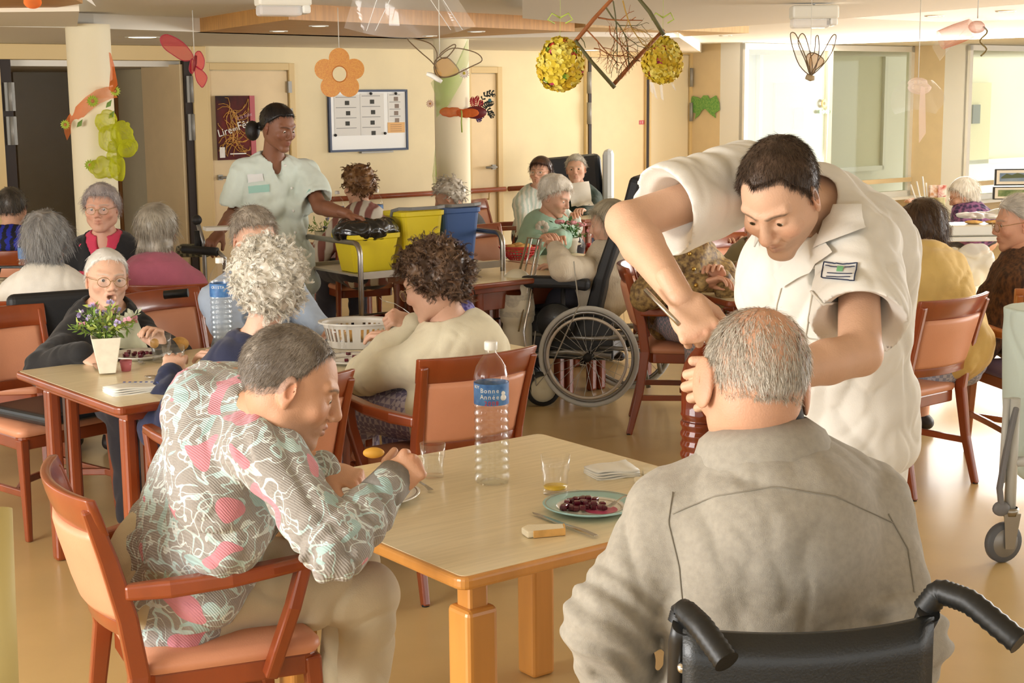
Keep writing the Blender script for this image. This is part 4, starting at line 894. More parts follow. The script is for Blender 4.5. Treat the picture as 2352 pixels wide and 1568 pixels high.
# ------------------------------------------------------------------ the people
def cloth(name, col, **k):
    k.setdefault('rough', .85); k.setdefault('bump', .25); k.setdefault('bscale', 350); k.setdefault('sheen', .15); k.setdefault('var', .04); k.setdefault('vscale', 12); return mat(name, col, **k)
NAVY = cloth('navy_knit', '232A48'); CREAMW = cloth('cream_wool', 'E6DDC0'); BLACKK = cloth('black_knit', '1B1B1D'); TROU = cloth('beige_cotton', 'C3B496', fold=1) if 0 else cloth('beige_cotton', 'C6B898')
WTUN = cloth('white_cotton', 'F1EEE6', rough=.75, bump=.1, sheen=.05); MINTW = cloth('pale_mint_cotton', 'DCE6DA', rough=.75, bump=.1); GREY = cloth('grey_flannel', 'A8A296', bump=.3, bscale=700, var=.07, vscale=90)
DKS = cloth('dark_trousers', '34323A'); TANS = cloth('tan_skirt', '9C8C78')
# --- patterned jumper of the man on the left
def jumper_mat():
    m, nt, b = _new('patterned_knit'); N = nt.nodes; L = nt.links; b.inputs['Roughness'].default_value = .9; b.inputs['Sheen Weight'].default_value = .2
    tc = N.new('ShaderNodeTexCoord'); mp = N.new('ShaderNodeMapping'); L.new(tc.outputs['Object'], mp.inputs[0])
    def noise(sc, off=0, det=2, dist=0):
        n = N.new('ShaderNodeTexNoise'); n.inputs['Scale'].default_value = sc; n.inputs['Detail'].default_value = det; n.inputs['Distortion'].default_value = dist
        m2 = N.new('ShaderNodeMapping'); m2.inputs['Location'].default_value = (off, off*.7, off*1.3); L.new(tc.outputs['Object'], m2.inputs[0]); L.new(m2.outputs[0], n.inputs[0]); return n.outputs[0]
    def band(src, a, b_):       # thin line where the noise crosses a level
        s1 = N.new('ShaderNodeMath'); s1.operation = 'SUBTRACT'; s1.inputs[1].default_value = a; L.new(src, s1.inputs[0])
        ab = N.new('ShaderNodeMath'); ab.operation = 'ABSOLUTE'; L.new(s1.outputs[0], ab.inputs[0]); lt = N.new('ShaderNodeMath'); lt.operation = 'LESS_THAN'; lt.inputs[1].default_value = b_; L.new(ab.outputs[0], lt.inputs[0]); return lt.outputs[0]
    def mix(f, a, c):
        x = N.new('ShaderNodeMix'); x.data_type = 'RGBA'; L.new(f, x.inputs[0]); L.new(a, x.inputs[6]) if not isinstance(a, tuple) else setattr(x.inputs[6], 'default_value', a); x.inputs[7].default_value = (*lin(c), 1); return x.outputs[2]
    base = mix(noise(260, 1, 3), (*lin('8C8782'), 1), 'ADA7A0')
    lo = noise(5.2, 4, 1, .4); c = mix(band(noise(11.5, 0, 1.0, 1.4), .5, .026), base, 'BFD6D4'); c = mix(band(noise(13, 9, 1.0, 1.2), .45, .017), c, 'D4DCD8')
    gt = N.new('ShaderNodeMath'); gt.operation = 'GREATER_THAN'; gt.inputs[1].default_value = .635; L.new(noise(9, 3, 1, .9), gt.inputs[0]); c = mix(gt.outputs[0], c, 'A9C4C2')
    g2 = N.new('ShaderNodeMath'); g2.operation = 'GREATER_THAN'; g2.inputs[1].default_value = .665; L.new(noise(9.5, 14, 0, .8), g2.inputs[0]); c = mix(g2.outputs[0], c, 'D68D98')
    L.new(c, b.inputs['Base Color'])
    wv = N.new('ShaderNodeTexWave'); wv.inputs['Scale'].default_value = 75; wv.inputs['Distortion'].default_value = 1.5; wv.bands_direction = 'DIAGONAL'; L.new(mp.outputs[0], wv.inputs[0])
    bp = N.new('ShaderNodeBump'); bp.inputs['Strength'].default_value = .45; bp.inputs['Distance'].default_value = .004; L.new(wv.outputs[1], bp.inputs['Height']); L.new(bp.outputs[0], b.inputs['Normal']); return m
JUMP = jumper_mat(); RIB = mat('grey_rib', '8F8B86', .9, var=.12, vscale=60, stretch=(1, 1, .2), bump=.4, bscale=300)
def cuff(t, base, W, d, m, r=.034, L=.05, name='cuff'):
    d = norm(d); o = MB().lathe([(r*.8, -.005), (r, 0), (r*1.06, -L*.5), (r*1.14, -L), (r*.9, -L-.004)], np.asarray(W)-base, 20, d).build(name, m, t); return o
H = at(672, 884, 3.42); P_ = np.array([-.86, 3.72, .60]); Nk = at(562, 945, 3.52); B_ = basis(28); f_, r_ = B_[1], B_[0]
j = dict(N=Nk, P=P_, r=r_, f=f_, t=norm(Nk-P_), s=1.08, fem=False, hunch=.03, fat=.015)
j['shR'] = Nk+r_*.165-ZV*.055-f_*.01; j['shL'] = Nk-r_*.165-ZV*.05; j['wrR'] = at(888, 1120, 3.36); j['elR'] = ik(j['shR'], j['wrR'], .32, .28, (-.2, -.4, -1)); j['elR'] = at(768, 1258, 3.2)
j['wrL'] = at(752, 1072, 3.72); j['elL'] = ik(j['shL'], j['wrL'], .31, .27, (-.3, .4, -1))
for n, q in (('L', -1), ('R', 1)):
    j['hip'+n] = P_+r_*q*.09+ZV*-.03; j['kn'+n] = P_+f_*(.47 if q > 0 else .52)+r_*q*.13+ZV*-.04; j['kn'+n][2] = .51; j['an'+n] = j['kn'+n]-f_*.04; j['an'+n][2] = .1
t = person('person', 'man in a grey, aqua and pink patterned jumper bent over his plate', H, 6, 24, 4, 'C99878', dict(fat=.004, age=.8, nose=1.15, scalp='6E6258', brow='5A4A3E', gaze=.3, stubble='7A6A60'),
           dict(style='short', col=['9A9186', '5A4E42'], th=.002, len=.017, n=19000, lift=.12, soft=.004, hl=dict(lim=[-.60, -.62, -.42, -.05, .34, .74, .95]), flow=(0, -.6, -.5)),
           j, dict(m=JUMP, g=.022, sg=.022, fold=.007, ring=.012, neck=.05, len=.13, name='jumper', vox=.0055), dict(m=TROU, fold=.008),
           dict(R=dict(curl=(78, 80, 45), z=(.2, -.85, .5), y=(.75, .3, .62), thumb=(.5, .5, -.7)), L=dict(curl=(50, 45, 25), z=(.3, -.3, .9), y=(.88, -.1, -.35))), eyes=True, hs=1.13, seed=11)
base = np.array(t.location); cuff(t, base, j['wrR']+norm(j['wrR']-j['elR'])*.045, j['wrR']-j['elR'], RIB, .046, .085); cuff(t, base, j['wrL']+norm(j['wrL']-j['elL'])*.012, j['wrL']-j['elL'], RIB, .036, .06)
collar(t, base, Nk+ZV*.012+f_*.02, norm(H-Nk), f_, 1.08, RIB, .064, .074, .024, -.02, 0, 'neck_rib', 0)
# --- man in the grey shirt, wheelchair
H = at(1730, 880, 2.46); Nk = at(1752, 1045, 2.44); B_ = basis(98); f_, r_ = B_[1], B_[0]; P_ = np.array([.46, 2.32, .60])
j = dict(N=Nk, P=P_, r=r_, f=f_, t=norm(Nk-P_), s=1.08, fem=False, hunch=.03, fat=.045)
j['shL'] = Nk-r_*.158-ZV*.115; j['shR'] = Nk+r_*.175-ZV*.10; j['elL'] = at(1392, 1435, 2.36); j['wrL'] = at(1430, 1610, 2.44); j['elR'] = at(2070, 1480, 2.34); j['wrR'] = j['elR']+np.array([-.05, .22, -.08])
for n, q in (('L', -1), ('R', 1)):
    j['hip'+n] = P_+r_*q*.09+ZV*-.03; j['kn'+n] = P_+f_*.50+r_*q*.10; j['kn'+n][2] = .56; j['an'+n] = j['kn'+n]+f_*.05; j['an'+n][2] = .14
t = person('person', 'balding man in a grey shirt seen from behind in the black wheelchair', H, 102, 18, -7, 'D6A486', dict(fat=.002, age=.6, ears=1, earsc=1.22),
           dict(style='stubblecap', col=['EEE8DC', 'B4A898'], th=.001, len=.016, n=22000, lift=.08, soft=.004, ear_clear=1, thin=((.08, -.55, .85), 1.25, .0), hl=dict(lim=[-.50, -.60, -.42, .1, .32, .62, .8]), flow=(0, -.4, -.8)),
           j, dict(m=GREY, g=.022, sg=.024, fold=.0045, ring=.012, neck=.055, len=.2, name='shirt', vox=.005), dict(m=DKS, fold=.004), dict(L=None) if 0 else {}, eyes=False, hs=1.07, seed=23)
base = np.array(t.location); gs = t; GSH = j['_top']
collar(t, base, Nk+ZV*.012, norm(H-Nk+ZV*.05), f_, 1.15, GREY, .062, .112, .036, -.03, 30, 'collar', .03); collar(t, base, Nk+ZV*.03, norm(H-Nk), f_, 1.1, BLACKK, .058, .064, .05, -.004, 0, 'undershirt_collar', 0)
tr = bvh_of(GSH); SEAMG = mat('seam_grey', '938D80', .9)
seam('yoke_seam', tr, [(1545, 1180), (1640, 1140), (1780, 1118), (1920, 1140), (2050, 1200)], .0011, SEAMG, t, base); seam('sleeve_seam', tr, [(1545, 1130), (1535, 1200), (1560, 1300), (1570, 1400)], .0013, SEAMG, t, base)
seam('sleeve_seam', tr, [(2040, 1180), (2085, 1260), (2100, 1360)], .0013, SEAMG, t, base)
# --- stooping man in white
H = at(1790, 450, 3.16); Nk = at(1897, 462, 3.36); P_ = at(1903, 930, 3.50); t_ = norm(Nk-P_); r_ = norm(np.array([-.86, .28, .22])); f_ = norm(np.cross(t_, r_)); f_ = -f_ if f_[0] > 0 else f_
j = dict(N=Nk, P=P_, r=r_, f=f_, t=t_, s=1.08, fem=False, fat=.01)
j['shR'] = at(1712, 418, 3.34); j['shL'] = at(1972, 575, 3.22); j['elR'] = at(1440, 512, 3.14); j['wrR'] = at(1562, 684, 2.93); j['elL'] = at(1975, 812, 2.98); j['wrL'] = at(1715, 878, 2.80)
for n, q in (('L', 1), ('R', -1)):
    j['hip'+n] = P_+np.array([q*.085, -q*.03, -.03]); j['kn'+n] = P_+np.array([q*.10-.02, -q*.05+.02, -.47]); j['an'+n] = P_+np.array([q*.10, -q*.05+.06, -.97]); j['an'+n][2] = .09
    j['ft'+n] = np.array([-.5, -.8, 0])
t = person('person', 'man in a white short-sleeved tunic stooping over the balding man', H, -126, 43, 0, 'E0B496', dict(fat=.002, age=.45, nose=1.15, brow='4A3A2C', shut=1, stubble='8A7668', lip='B87868', scalp='5A4A3A'),
           dict(style='short', col=['5E4A3C', '3A2C22'], th=.004, len=.018, n=18000, lift=.16, soft=.006, hl=dict(lim=[-.6, -.64, -.4, -.36, .30, .66, .82], temple=.30), flow=(0, .7, -.1)),
           j, dict(m=WTUN, g=.022, sg=.026, fold=.005, ring=.0, neck=.056, vneck=.14, len=.24, hem=.08, sl=.62, name='tunic', vox=.0055), dict(m=WTUN, fold=.004, shoe=WHITE),
           dict(R=dict(curl=(82, 88, 50), z=(-.3, -.75, .6), y=(.42, -.5, -.75), thumb=(.45, .5, -.75)), L=dict(curl=(55, 60, 40), y=(-1, -.15, -.1), z=(-.1, -.9, .3))), hs=.98, seed=31, sleeves='short')
base = np.array(t.location); tr = bvh_of(j['_top']); LINE = mat('stitch_line', 'CFC8B8', .8); WM = t; WTR = tr; WB = base
lm = [at(1958, 395, 3.30), at(1968, 470, 3.17), at(1978, 560, 3.06), at(1880, 575, 3.03), at(1832, 640, 3.04)]
def lapel(pts_px, name='lapel'):
    P = []; 
    for px, py in pts_px:
        h = hit(tr, px, py); P.append((h[0]+norm(CAM-h[0])*.010) if h else at(px, py, 3.12))
    P = [p-base for p in P]; o = MB(); o.slab(P, norm(CAM-H)*.005); o.build(name, WTUN, t, .002)
collar(t, base, Nk+ZV*.0, t_, norm(H-Nk)*[1, 1, 0], 1.08, WTUN, .064, .125, .03, -.02, 50, 'collar', .06)
o = patch('lapel', tr, [(1880, 575), (1985, 535), (1975, 480), (1915, 480)], WTUN, t, base, .014)
o = patch('lapel', tr, [(1780, 630), (1885, 540), (1918, 585), (1800, 660)], WTUN, t, base, .011)
seam('front_edge', tr, [(1795, 660), (1785, 700), (1778, 760)], .0018, LINE, t, base); seam('pocket', tr, [(1868, 672), (1850, 775), (1930, 790), (1950, 690)], .0018, LINE, t, base); seam('pocket_edge', tr, [(1866, 670), (1890, 696), (1945, 692)], .003, WTUN, t, base, .003)
bd = patch('name_badge', tr, [(1897, 602), (1970, 606), (1962, 648), (1890, 640)], mat('badge_cloth', 'EDEDEA', .8), t, base, .004, 12, 6)
BL = mat('badge_navy', '303A55', .8); seam('badge_border', tr, [(1897, 602), (1932, 611), (1970, 606), (1965, 628), (1962, 648), (1925, 644), (1890, 640), (1893, 620)], .0014, BL, t, base, .005, 50, True)
patch('badge_logo', tr, [(1925, 616), (1938, 617), (1937, 628), (1924, 627)], mat('badge_green', '7CC08A', .8), t, base, .006, 3, 3)
for (a, b) in (((1900, 614), (1924, 618)), ((1940, 619), (1964, 616)), ((1904, 630), (1958, 633)), ((1902, 638), (1954, 640))): seam('badge_lettering', tr, [a, ((a[0]+b[0])/2, (a[1]+b[1])/2+1), b], .0011, BL, t, base, .006, 12)
# --- nurse
H = at(640, 292, 8.9); B_ = basis(-62); f_, r_ = B_[1], B_[0]; P_ = at(648, 600, 9.02); Nk = at(625, 372, 8.98)
j = dict(N=Nk, P=P_, r=r_, f=f_, t=norm(Nk-P_), s=1.12, fem=True)
j['shR'] = at(560, 402, 8.95); j['shL'] = at(700, 400, 9.05); j['elR'] = at(512, 500, 8.85); j['wrR'] = at(505, 530, 8.6); j['elL'] = at(735, 475, 8.9); j['wrL'] = at(800, 492, 8.75); j['elR'] = at(540, 488, 8.95)
for n, q in (('L', 1), ('R', -1)):
    j['hip'+n] = P_+np.array([q*.09, 0, -.03]); j['kn'+n] = P_+np.array([q*.1, 0, -.48]); j['an'+n] = P_+np.array([q*.1, .03, -.95]); j['an'+n][2] = .09; j['ft'+n] = f_
t = person('person', 'dark-haired care worker in a pale tunic standing behind the steel trolley', H, -38, 18, 0, '8A5A40', dict(brow='2A1A14', lip='8A4A42', age=.1, gaze=.4, shut=1),
           dict(style='short', col=['221A16', '120E0C'], th=.007, len=.02, n=6000, lift=.02, soft=.008, hl=dict(lim=[-.5, -.55, -.2, .05, .3, .6, .72]), vol=[((0, -.13, -.06), (.035, .035, .05))], nocut=0),
           j, dict(m=MINTW, g=.018, sg=.024, fold=.008, neck=.06, vneck=.1, len=.35, hem=.15, sl=.7, name='tunic'), dict(m=MINTW, fold=.006), dict(R=dict(y=(-.5, -.5, -.7), z=(-.3, -.6, .6)), L=dict(y=(.9, -.2, -.3))), seed=41, sleeves='short', hs=1.1)
base = np.array(t.location); tr = bvh_of(j['_top']); MG = mat('mint_trim', 'A8D4C6', .8); NB = t
m = MB(); m.ell(at(580, 300, 8.98)-base, (.045, .05, .06)); m.build('hair_bun', mat('black_hair', '1A1412', .5, bump=.5, bscale=150), t)
patch('name_badge', tr, [(567, 401), (604, 398), (606, 416), (570, 420)], mat('badge_cloth', 'EDEDEA'), t, base, .006, 4, 3); patch('pocket', tr, [(570, 428), (618, 424), (618, 440), (572, 444)], MG, t, base, .006, 5, 3)
for p_ in ((634, 382), (655, 380), (670, 432), (674, 484), (678, 534)):
    h = hit(tr, *p_)
    if h: MB().ell(h[0]-base, (.009,)*3, 8, 6).build('button', WHITE, t)
for n in 'LR':
    d = norm(j['el'+n]-j['sh'+n]); e = j['sh'+n]+(j['el'+n]-j['sh'+n])*.7; MB().lathe([(.083, -.045), (.088, .004), (.08, .004)], e-base, 20, d).build('sleeve_trim', MG, t)
pp = at(498, 524, 8.5); o = MB().box(pp, (.14, .1, .02), .4).build('folded_paper', WHITE); tag(o, "white folded paper in the care worker's lowered hand", 'paper')
# --- seated residents
def seat(lab, px, py, Y, yaw, pitch=0, tilt=0, body=None, lean=8, s=1.05, fem=True, skin='DDAE92', head=None, hair=None, top=None, bottom=None, wl=None, wr=None, drop=.165, glasses=None, hs=1.06, seed=1, P=None, hunch=.01, fat=.01, hands=None, pl=None, pr=None, eyes=None, side=0, N=None, legs=True, sh=None, ov=None):
    H = at(px, py, Y); j = pose(H, yaw, body, s, lean, fem, side, drop, hunch)
    if N is not None:
        d = np.asarray(N)-j['N']
        for q in ('N', 'P', 'shL', 'shR', 'hipL', 'hipR', 'knL', 'knR', 'anL', 'anR'): j[q] = j[q]+d*(1 if q[0] in 'NPs' else np.array([1, 1, 0]))
    dz = .60-j['P'][2]; j['P'][2] += dz; j['hipL'][2] += dz; j['hipR'][2] += dz
    j['t'] = norm(j['N']-j['P'])
    if abs(np.linalg.norm(j['N']-j['P'])-.5*s) > .12: pass
    j['fat'] = fat; arms(j, wl, wr, pl, pr); j.update(ov or {}); head = dict(head or {}); head.setdefault('age', .9 if hair and hair.get('old', 1) else .3)
    back = math.cos(math.radians(yaw+90)) < -.35; back = math.sin(math.radians(yaw)) > .5
    t = person('person', lab, H, yaw, pitch, tilt, skin, dict(head, face=0 if back and not head.get('faceon') else 1), hair, j, top, bottom or dict(m=DKS), hands, eyes=(not back) if eyes is None else eyes, glasses=glasses, hs=hs, seed=seed, legs=legs)
    return t, j
WH = ['EFECE4', 'D2CDC2']; GR = ['BDB6AA', '8C857A']
t, j = seat('woman with glasses and a pink blouse under a black cardigan, beside the left column', 233, 478, 8.05, -88, 2, skin='DDA88E', hair=dict(style='waves', col=['C9BEB8', '9C9290'], th=.016, len=.035, n=5000), top=dict(m=BLACKK, g=.02, fold=.005, neck=.085, vneck=.24, vr=.085, name='cardigan'), wl='lap', wr='lap', glasses={}, fat=.03, seed=51, head=dict(fat=.008, brow='A89A8E'), hs=1.02)
base = np.array(t.location); F_ = Field(j['N']-.3, j['N']+.2, .008); torso(F_, j, .012); F_.rc(j['N'], j['N']+j['t']*.2, .062, .075, .01, -1); F_.rc(j['N']+j['f']*.06, j['N']+j['f']*.14-ZV*.1, .03, .01, .01, -1); F_.plane(j['P']+ZV*.12, (0, 0, -1)); a, b = F_.mesh(); PINK = cloth('pink_blouse', 'D8405E'); field_obj('blouse', a, b, PINK, t, base)
collar(t, base, j['N']-ZV*.01, j['t'], j['f'], 1.05, PINK, .066, .1, .02, -.02, 40, 'collar', .05)
t, j = seat('white-haired woman in black with glasses and open mouth at the left table', 246, 640, 6.45, -64, 0, 4, skin='E4B79C', body=-50, lean=6, hair=dict(style='bob', col=['F2EFE8', 'DAD6CE'], th=.007, len=.03, n=6000, flow=(0, -.7, -.3), hl=dict(lim=[-.6, -.62, -.3, .05, .3, .6, .76])), top=dict(m=BLACKK, g=.022, fold=.006, neck=.075, name='cardigan', vox=.0075), wr=at(192, 812, 5.98), wl=at(372, 800, 6.15), pr=(-1, 0, -.5), pl=(.6, .6, -.6), glasses={}, head=dict(mouth=.0085, fat=.002, brow='C0B0A0', nose=1.1), fat=.01, seed=53, hands=dict(R=dict(y=(.8, -.35, -.3), z=(-.1, -.5, .9)), L=dict(curl=(55, 50, 30), y=(-.2, -.2, .9), z=(.3, .5, .3))), hs=1.07)
base = np.array(t.location); trb = bvh_of(j['_top']); BIB = cloth('pale_green_bib', 'D5D8BE', bump=.05)
patch('bib', trb, [(265, 700), (300, 715), (345, 800), (262, 800)], BIB, t, base, .012, 8, 8)
t, j = seat('woman with curly white hair and navy jumper, back turned, at the left table', 612, 655, 5.2, 118, 4, body=126, lean=8, hair=dict(style='curly', col=['FBF6EA', 'DDD5C5'], th=.034, len=.036, n=14000, curl=.009, hl=dict(lim=[-.85, -.85, -.5, -.1, .25, .5, .6]), vol=[((0, -.05, -.04), (.07, .055, .06))]), top=dict(m=NAVY, g=.022, fold=.006, neck=.05, vox=.0065, name='jumper'), seed=55, head=dict(ears=1), skin='E0B49C', s=1.1, N=at(572, 820, 5.22), wl='tab', wr='tab', hs=1.1, bottom=dict(m=mat('grey_weave', 'A8A8AC', .8, var=.1, vscale=80), kind='skirt', shoe=mat('plum_shoe', '3A2030', .5)))
collar(t, np.array(t.location), j['N']+ZV*.01, norm(j['t']*1), j['f'], 1.1, CREAMW, .055, .066, .03, -.005, 0, 'blouse_collar', 0)
t, j = seat('man in a pale blue jumper, half hidden behind the curly white hair', 585, 548, 6.75, -62, 12, body=-50, fem=False, hair=dict(style='short', col=['C4B8A8', '94887A'], th=.010, len=.03, n=6000, lift=.3), top=dict(m=cloth('pale_blue_fleece', 'A9B6C8'), g=.022, fold=.007, name='jumper'), seed=57, head=dict(brow='8A7A6A'), s=1.08, lean=2, drop=.17, hs=1.15, wl='tab', wr='tab')
t, j = seat('woman with brown curls, purple scarf and cream cardigan eating with a fork', 992, 652, 5.6, 152, 22, body=132, lean=2, skin='DDAF94', hair=dict(style='curly', col=['86684F', '44322A'], th=.026, len=.038, n=16000, curl=.009, hl=dict(lim=[-.72, -.75, -.35, .05, .3, .5, .62]), vol=[((0, -.075, .02), (.075, .06, .075)), ((0, -.03, .07), (.06, .06, .04))]), top=dict(m=CREAMW, g=.024, fold=.003, ring=.01, neck=.06, vox=.006, name='cardigan'), N=at(1045, 765, 5.66), wl=at(955, 742, 5.75), wr='tab', pl=(-.55, -.3, -.8), glasses=dict(col='B08A60'), head=dict(faceon=1, brow='8A7868'), seed=59, s=1.16, eyes=True, hunch=.02, hs=1.13, bottom=dict(m=mat('lilac_check', 'C8C0D0', .8, col2='8E86A8', kind='check', vscale=45), kind='skirt', shoe=mat('cream_shoe', 'E2D8B8', .6)), hands=dict(L=dict(curl=(60, 60, 30), y=(-.8, -.1, .25), z=(.1, -.5, .8))))
SCARF = mat('purple_scarf', '4B3F8C', .7, col2='8E86C8', kind='vor', vscale=60); collar(t, np.array(t.location), j['N']+ZV*.07+j['f']*.01, norm(H*0+np.array([-.3, .1, 1.])), j['f'], 1.12, SCARF, .056, .088, .035, -.05, 0, 'scarf', 0)
CARD = t
t, j = seat('grey-haired woman in a cream jumper with her back turned at the left edge', 108, 552, 7.25, 92, 4, body=88, lean=4, hair=dict(style='waves', col=['A8A6A2', '6E6C6A'], th=.02, len=.055, n=7000, hl=dict(lim=[-.8, -.8, -.5, -.1, .25, .5, .6]), vol=[((0, -.06, -.06), (.07, .045, .06))]), top=dict(m=cloth('ivory_knit', 'E9E3D6'), g=.024, fold=.005, neck=.05, name='jumper'), seed=61, s=1.12, fat=.02, hs=1.1, bottom=dict(m=mat('blue_print', '8C96B4', .8, col2='DDD8D0', vscale=40), kind='skirt'), wl='lap', wr='lap')
t, j = seat('person in a blue and black tiger-striped top at the far left edge', 28, 478, 9.55, 92, 6, body=90, fem=False, hair=dict(style='short', col=['5A524A', '35302B'], th=.01, len=.03, n=4000), top=dict(m=mat('tiger_print', '16182A', .8, col2='2430A8', kind='wave', vscale=9, stretch=(.6, .6, 2.2)), g=.02, fold=.004, name='top'), seed=63, s=1.08, fat=.02)
t, j = seat('woman with a grey bob and dusty pink jumper, back turned, right of the left column', 362, 530, 7.75, 84, 2, body=92, hair=dict(style='bob', col=['B8AE9C', '857C6C'], th=.017, len=.05, n=8000, hl=dict(lim=[-1, -1, -.8, -.4, .25, .5, .6]), vol=[((0, -.06, -.07), (.078, .05, .05)), ((.05, 0, -.07), (.035, .045, .045)), ((-.05, 0, -.07), (.035, .045, .045))]), top=dict(m=cloth('dusty_pink_knit', 'A8586A'), g=.024, fold=.005, neck=.05, name='jumper'), seed=65, s=1.18, fat=.03, hs=1.12)
t, j = seat('woman with ginger hair and cream top beyond the black bin bag', 822, 428, 10.7, 128, 6, body=118, hair=dict(style='curly', col=['9A7248', '6E4A2C'], th=.026, len=.03, n=8000, hl=dict(lim=[-.7, -.72, -.4, .0, .25, .5, .6])), top=dict(m=mat('striped_cardigan', 'D9D2C4', .8, col2='8C5A52', kind='wave', vscale=3.5, stretch=(1, 1, .05)), g=.02, fold=.005, neck=.05, name='cardigan'), seed=67, s=1.12, hs=1.1)
collar(t, np.array(t.location), j['N']-ZV*.02, ZV, j['f'], 1.1, CREAMW, .06, .19, .03, -.10, 0, 'shawl_collar', 0)
t, j = seat('woman with fluffy white hair and black jumper in front of the middle column', 1030, 452, 11.4, 172, 22, body=160, lean=20, hair=dict(style='curly', col=['EDE6D8', 'CFC6B6'], th=.018, len=.045, n=7000, curl=.006, hl=dict(lim=[-.65, -.7, -.35, .05, .3, .5, .6])), top=dict(m=BLACKK, g=.02, fold=.004, neck=.06, name='jumper'), seed=69, s=1.12, head=dict(faceon=1), eyes=True)
t, j = seat('brown-haired woman with glasses and pale striped tunic leaning by the wall', 1241, 395, 12.9, -112, 0, body=-60, hair=dict(style='bob', col=['5A3A28', '3A251A'], th=.014, len=.045, n=5000, old=0, hl=dict(lim=[-.9, -.9, -.6, -.25, .3, .42, .5])), skin='E0AE94', top=dict(m=mat('pale_stripe', 'E6E8E0', .8, col2='C4D4CC', kind='wave', vscale=8), g=.02, name='tunic'), glasses={}, seed=71, head=dict(age=.2, brow='4A3024'), s=1.1)
t, j = seat('white-haired woman reclining in the dark blue padded armchair', 1323, 388, 13.9, -98, 0, -4, lean=-8, hair=dict(style='short', col=['DAD6CC', 'B8B2A8'], th=.012, len=.03, n=4000), top=dict(m=cloth('dark_green_knit', '24382E'), g=.02, neck=.06, name='cardigan'), seed=73, skin='E2B49C', head=dict(brow='B0A090'), s=1.12, hs=1.08, bottom=dict(m=NAVY))
trb = bvh_of(j['_top']); patch('white_bib', trb, [(1298, 425), (1350, 420), (1362, 475), (1312, 475)], WTUN, t, np.array(t.location), .02, 6, 6)
t, j = seat('white-haired woman in a mint green cardigan looking down at her plate', 1277, 450, 10.4, -32, 26, body=-45, lean=12, hair=dict(style='waves', col=['F4ECDE', 'D2C8B8'], th=.020, len=.035, n=6000), top=dict(m=cloth('mint_knit', 'A9CDB8', bump=.5, bscale=200), g=.026, fold=.006, neck=.06, name='cardigan'), seed=75, skin='E0AE92', head=dict(brow='C0B0A0', gaze=.5), s=1.18, wl=at(1285, 548, 9.9), wr=at(1240, 556, 9.85), hs=1.1)
base = np.array(t.location); trb = bvh_of(j['_top']); h = hit(trb, 1245, 522)
if h:
    m = MB()
    for k in range(9): a = 2*pi*k/9; m.ell(h[0]-base+np.array([math.cos(a)*.03, -.01, math.sin(a)*.03]), (.02, .006, .02), 8, 5)
    m.build('flower_motif', mat('motif_cream', 'E8DCCB', .8), t)
t, j = seat('grey-blonde woman in a cable-knit cream jumper in the big black wheelchair', 1398, 512, 8.98, 165, 12, body=158, lean=-6, hair=dict(style='bob', col=['C8BCA2', '9C9078'], th=.014, len=.06, n=7000, hl=dict(lim=[-1, -1, -.85, -.5, .25, .5, .6]), vol=[((0, -.05, -.09), (.075, .05, .07))]), top=dict(m=mat('cable_knit', 'DDCFB6', .9, bump=1.0, bscale=60, stretch=(2.2, 2.2, .6), sheen=.2), g=.026, fold=.005, name='jumper'), seed=77, s=1.12, drop=.17, wr='lap', ov=dict(elL=at(1292, 616, 8.62), wrL=at(1276, 572, 8.85)), hs=1.1, bottom=dict(m=DKS))
LEO = mat('brown_gold_print', '5E4630', .6, col2='B0925A', kind='noise', vscale=45, bump=.3)
t, j = seat('woman in a brown and gold patterned jacket knitting her fingers at the table edge', 1592, 505, 8.1, -62, 22, body=-72, lean=4, hair=dict(style='curly', col=['B0A48E', '8A7E6A'], th=.018, n=4000), top=dict(m=LEO, g=.026, fold=.008, ring=.01, neck=.06, vneck=.08, name='jacket'), seed=79, skin='D9A284', s=1.2, wl=at(1655, 640, 7.75), wr=at(1612, 648, 7.7), head=dict(lip='A8324A'), bottom=dict(m=mat('tiny_check', '7E8A94', .8, col2='C0A8B0', kind='check', vscale=70), kind='skirt'), pr=(-1.2, -.1, -.35), hs=1.1)
base = np.array(t.location); collar(t, base, j['N']-ZV*.0, j['t'], j['f'], 1.2, LEO, .066, .105, .02, -.03, 25, 'collar', .05); trb = bvh_of(j['_top'])
for p_ in ((1583, 583), (1593, 618), (1598, 655)):
    h = hit(trb, *p_)
    if h: MB().ell(h[0]-base, (.012,)*3, 8, 6).build('gold_button', mat('gold_button', 'C8A050', .3, .8), t)
t, j = seat('person in a pale pink top mostly hidden by the stooping man', 1668, 470, 10.4, -90, 10, hair=dict(style='short', col=WH, th=.012, n=2500), top=dict(m=cloth('pale_pink_knit', 'D9B0B4'), g=.03, name='top'), seed=81, s=1.2, fat=.02)
t, j = seat('person in an olive jacket mostly hidden by the white tunic', 1745, 520, 9.0, -100, 10, hair=dict(style='short', col=GR, th=.012, n=2500), top=dict(m=cloth('olive_cloth', '8A7A52'), g=.03, name='jacket'), seed=83, s=1.2, fat=.02)
t, j = seat('woman with brown hair and a yellow top seen from behind, right of the stooping man', 2118, 528, 7.35, 112, 30, body=124, lean=16, hair=dict(style='waves', col=['5A4028', '382616'], th=.02, len=.045, n=8000, hl=dict(lim=[-.8, -.82, -.5, -.1, .25, .5, .6]), vol=[((0, -.06, -.03), (.07, .05, .07))]), top=dict(m=cloth('mustard_knit', 'CFAE66'), g=.026, fold=.008, neck=.05, name='top', len=.17), seed=85, s=1.22, fat=.04, N=at(2120, 600, 7.15), bottom=dict(m=mat('plaid_skirt', '8C8FA0', .8, col2='B8B4BC', kind='check', vscale=60), kind='skirt', shoe=mat('silver_shoe', 'A8A49A', .4, .3)), hs=1.1)
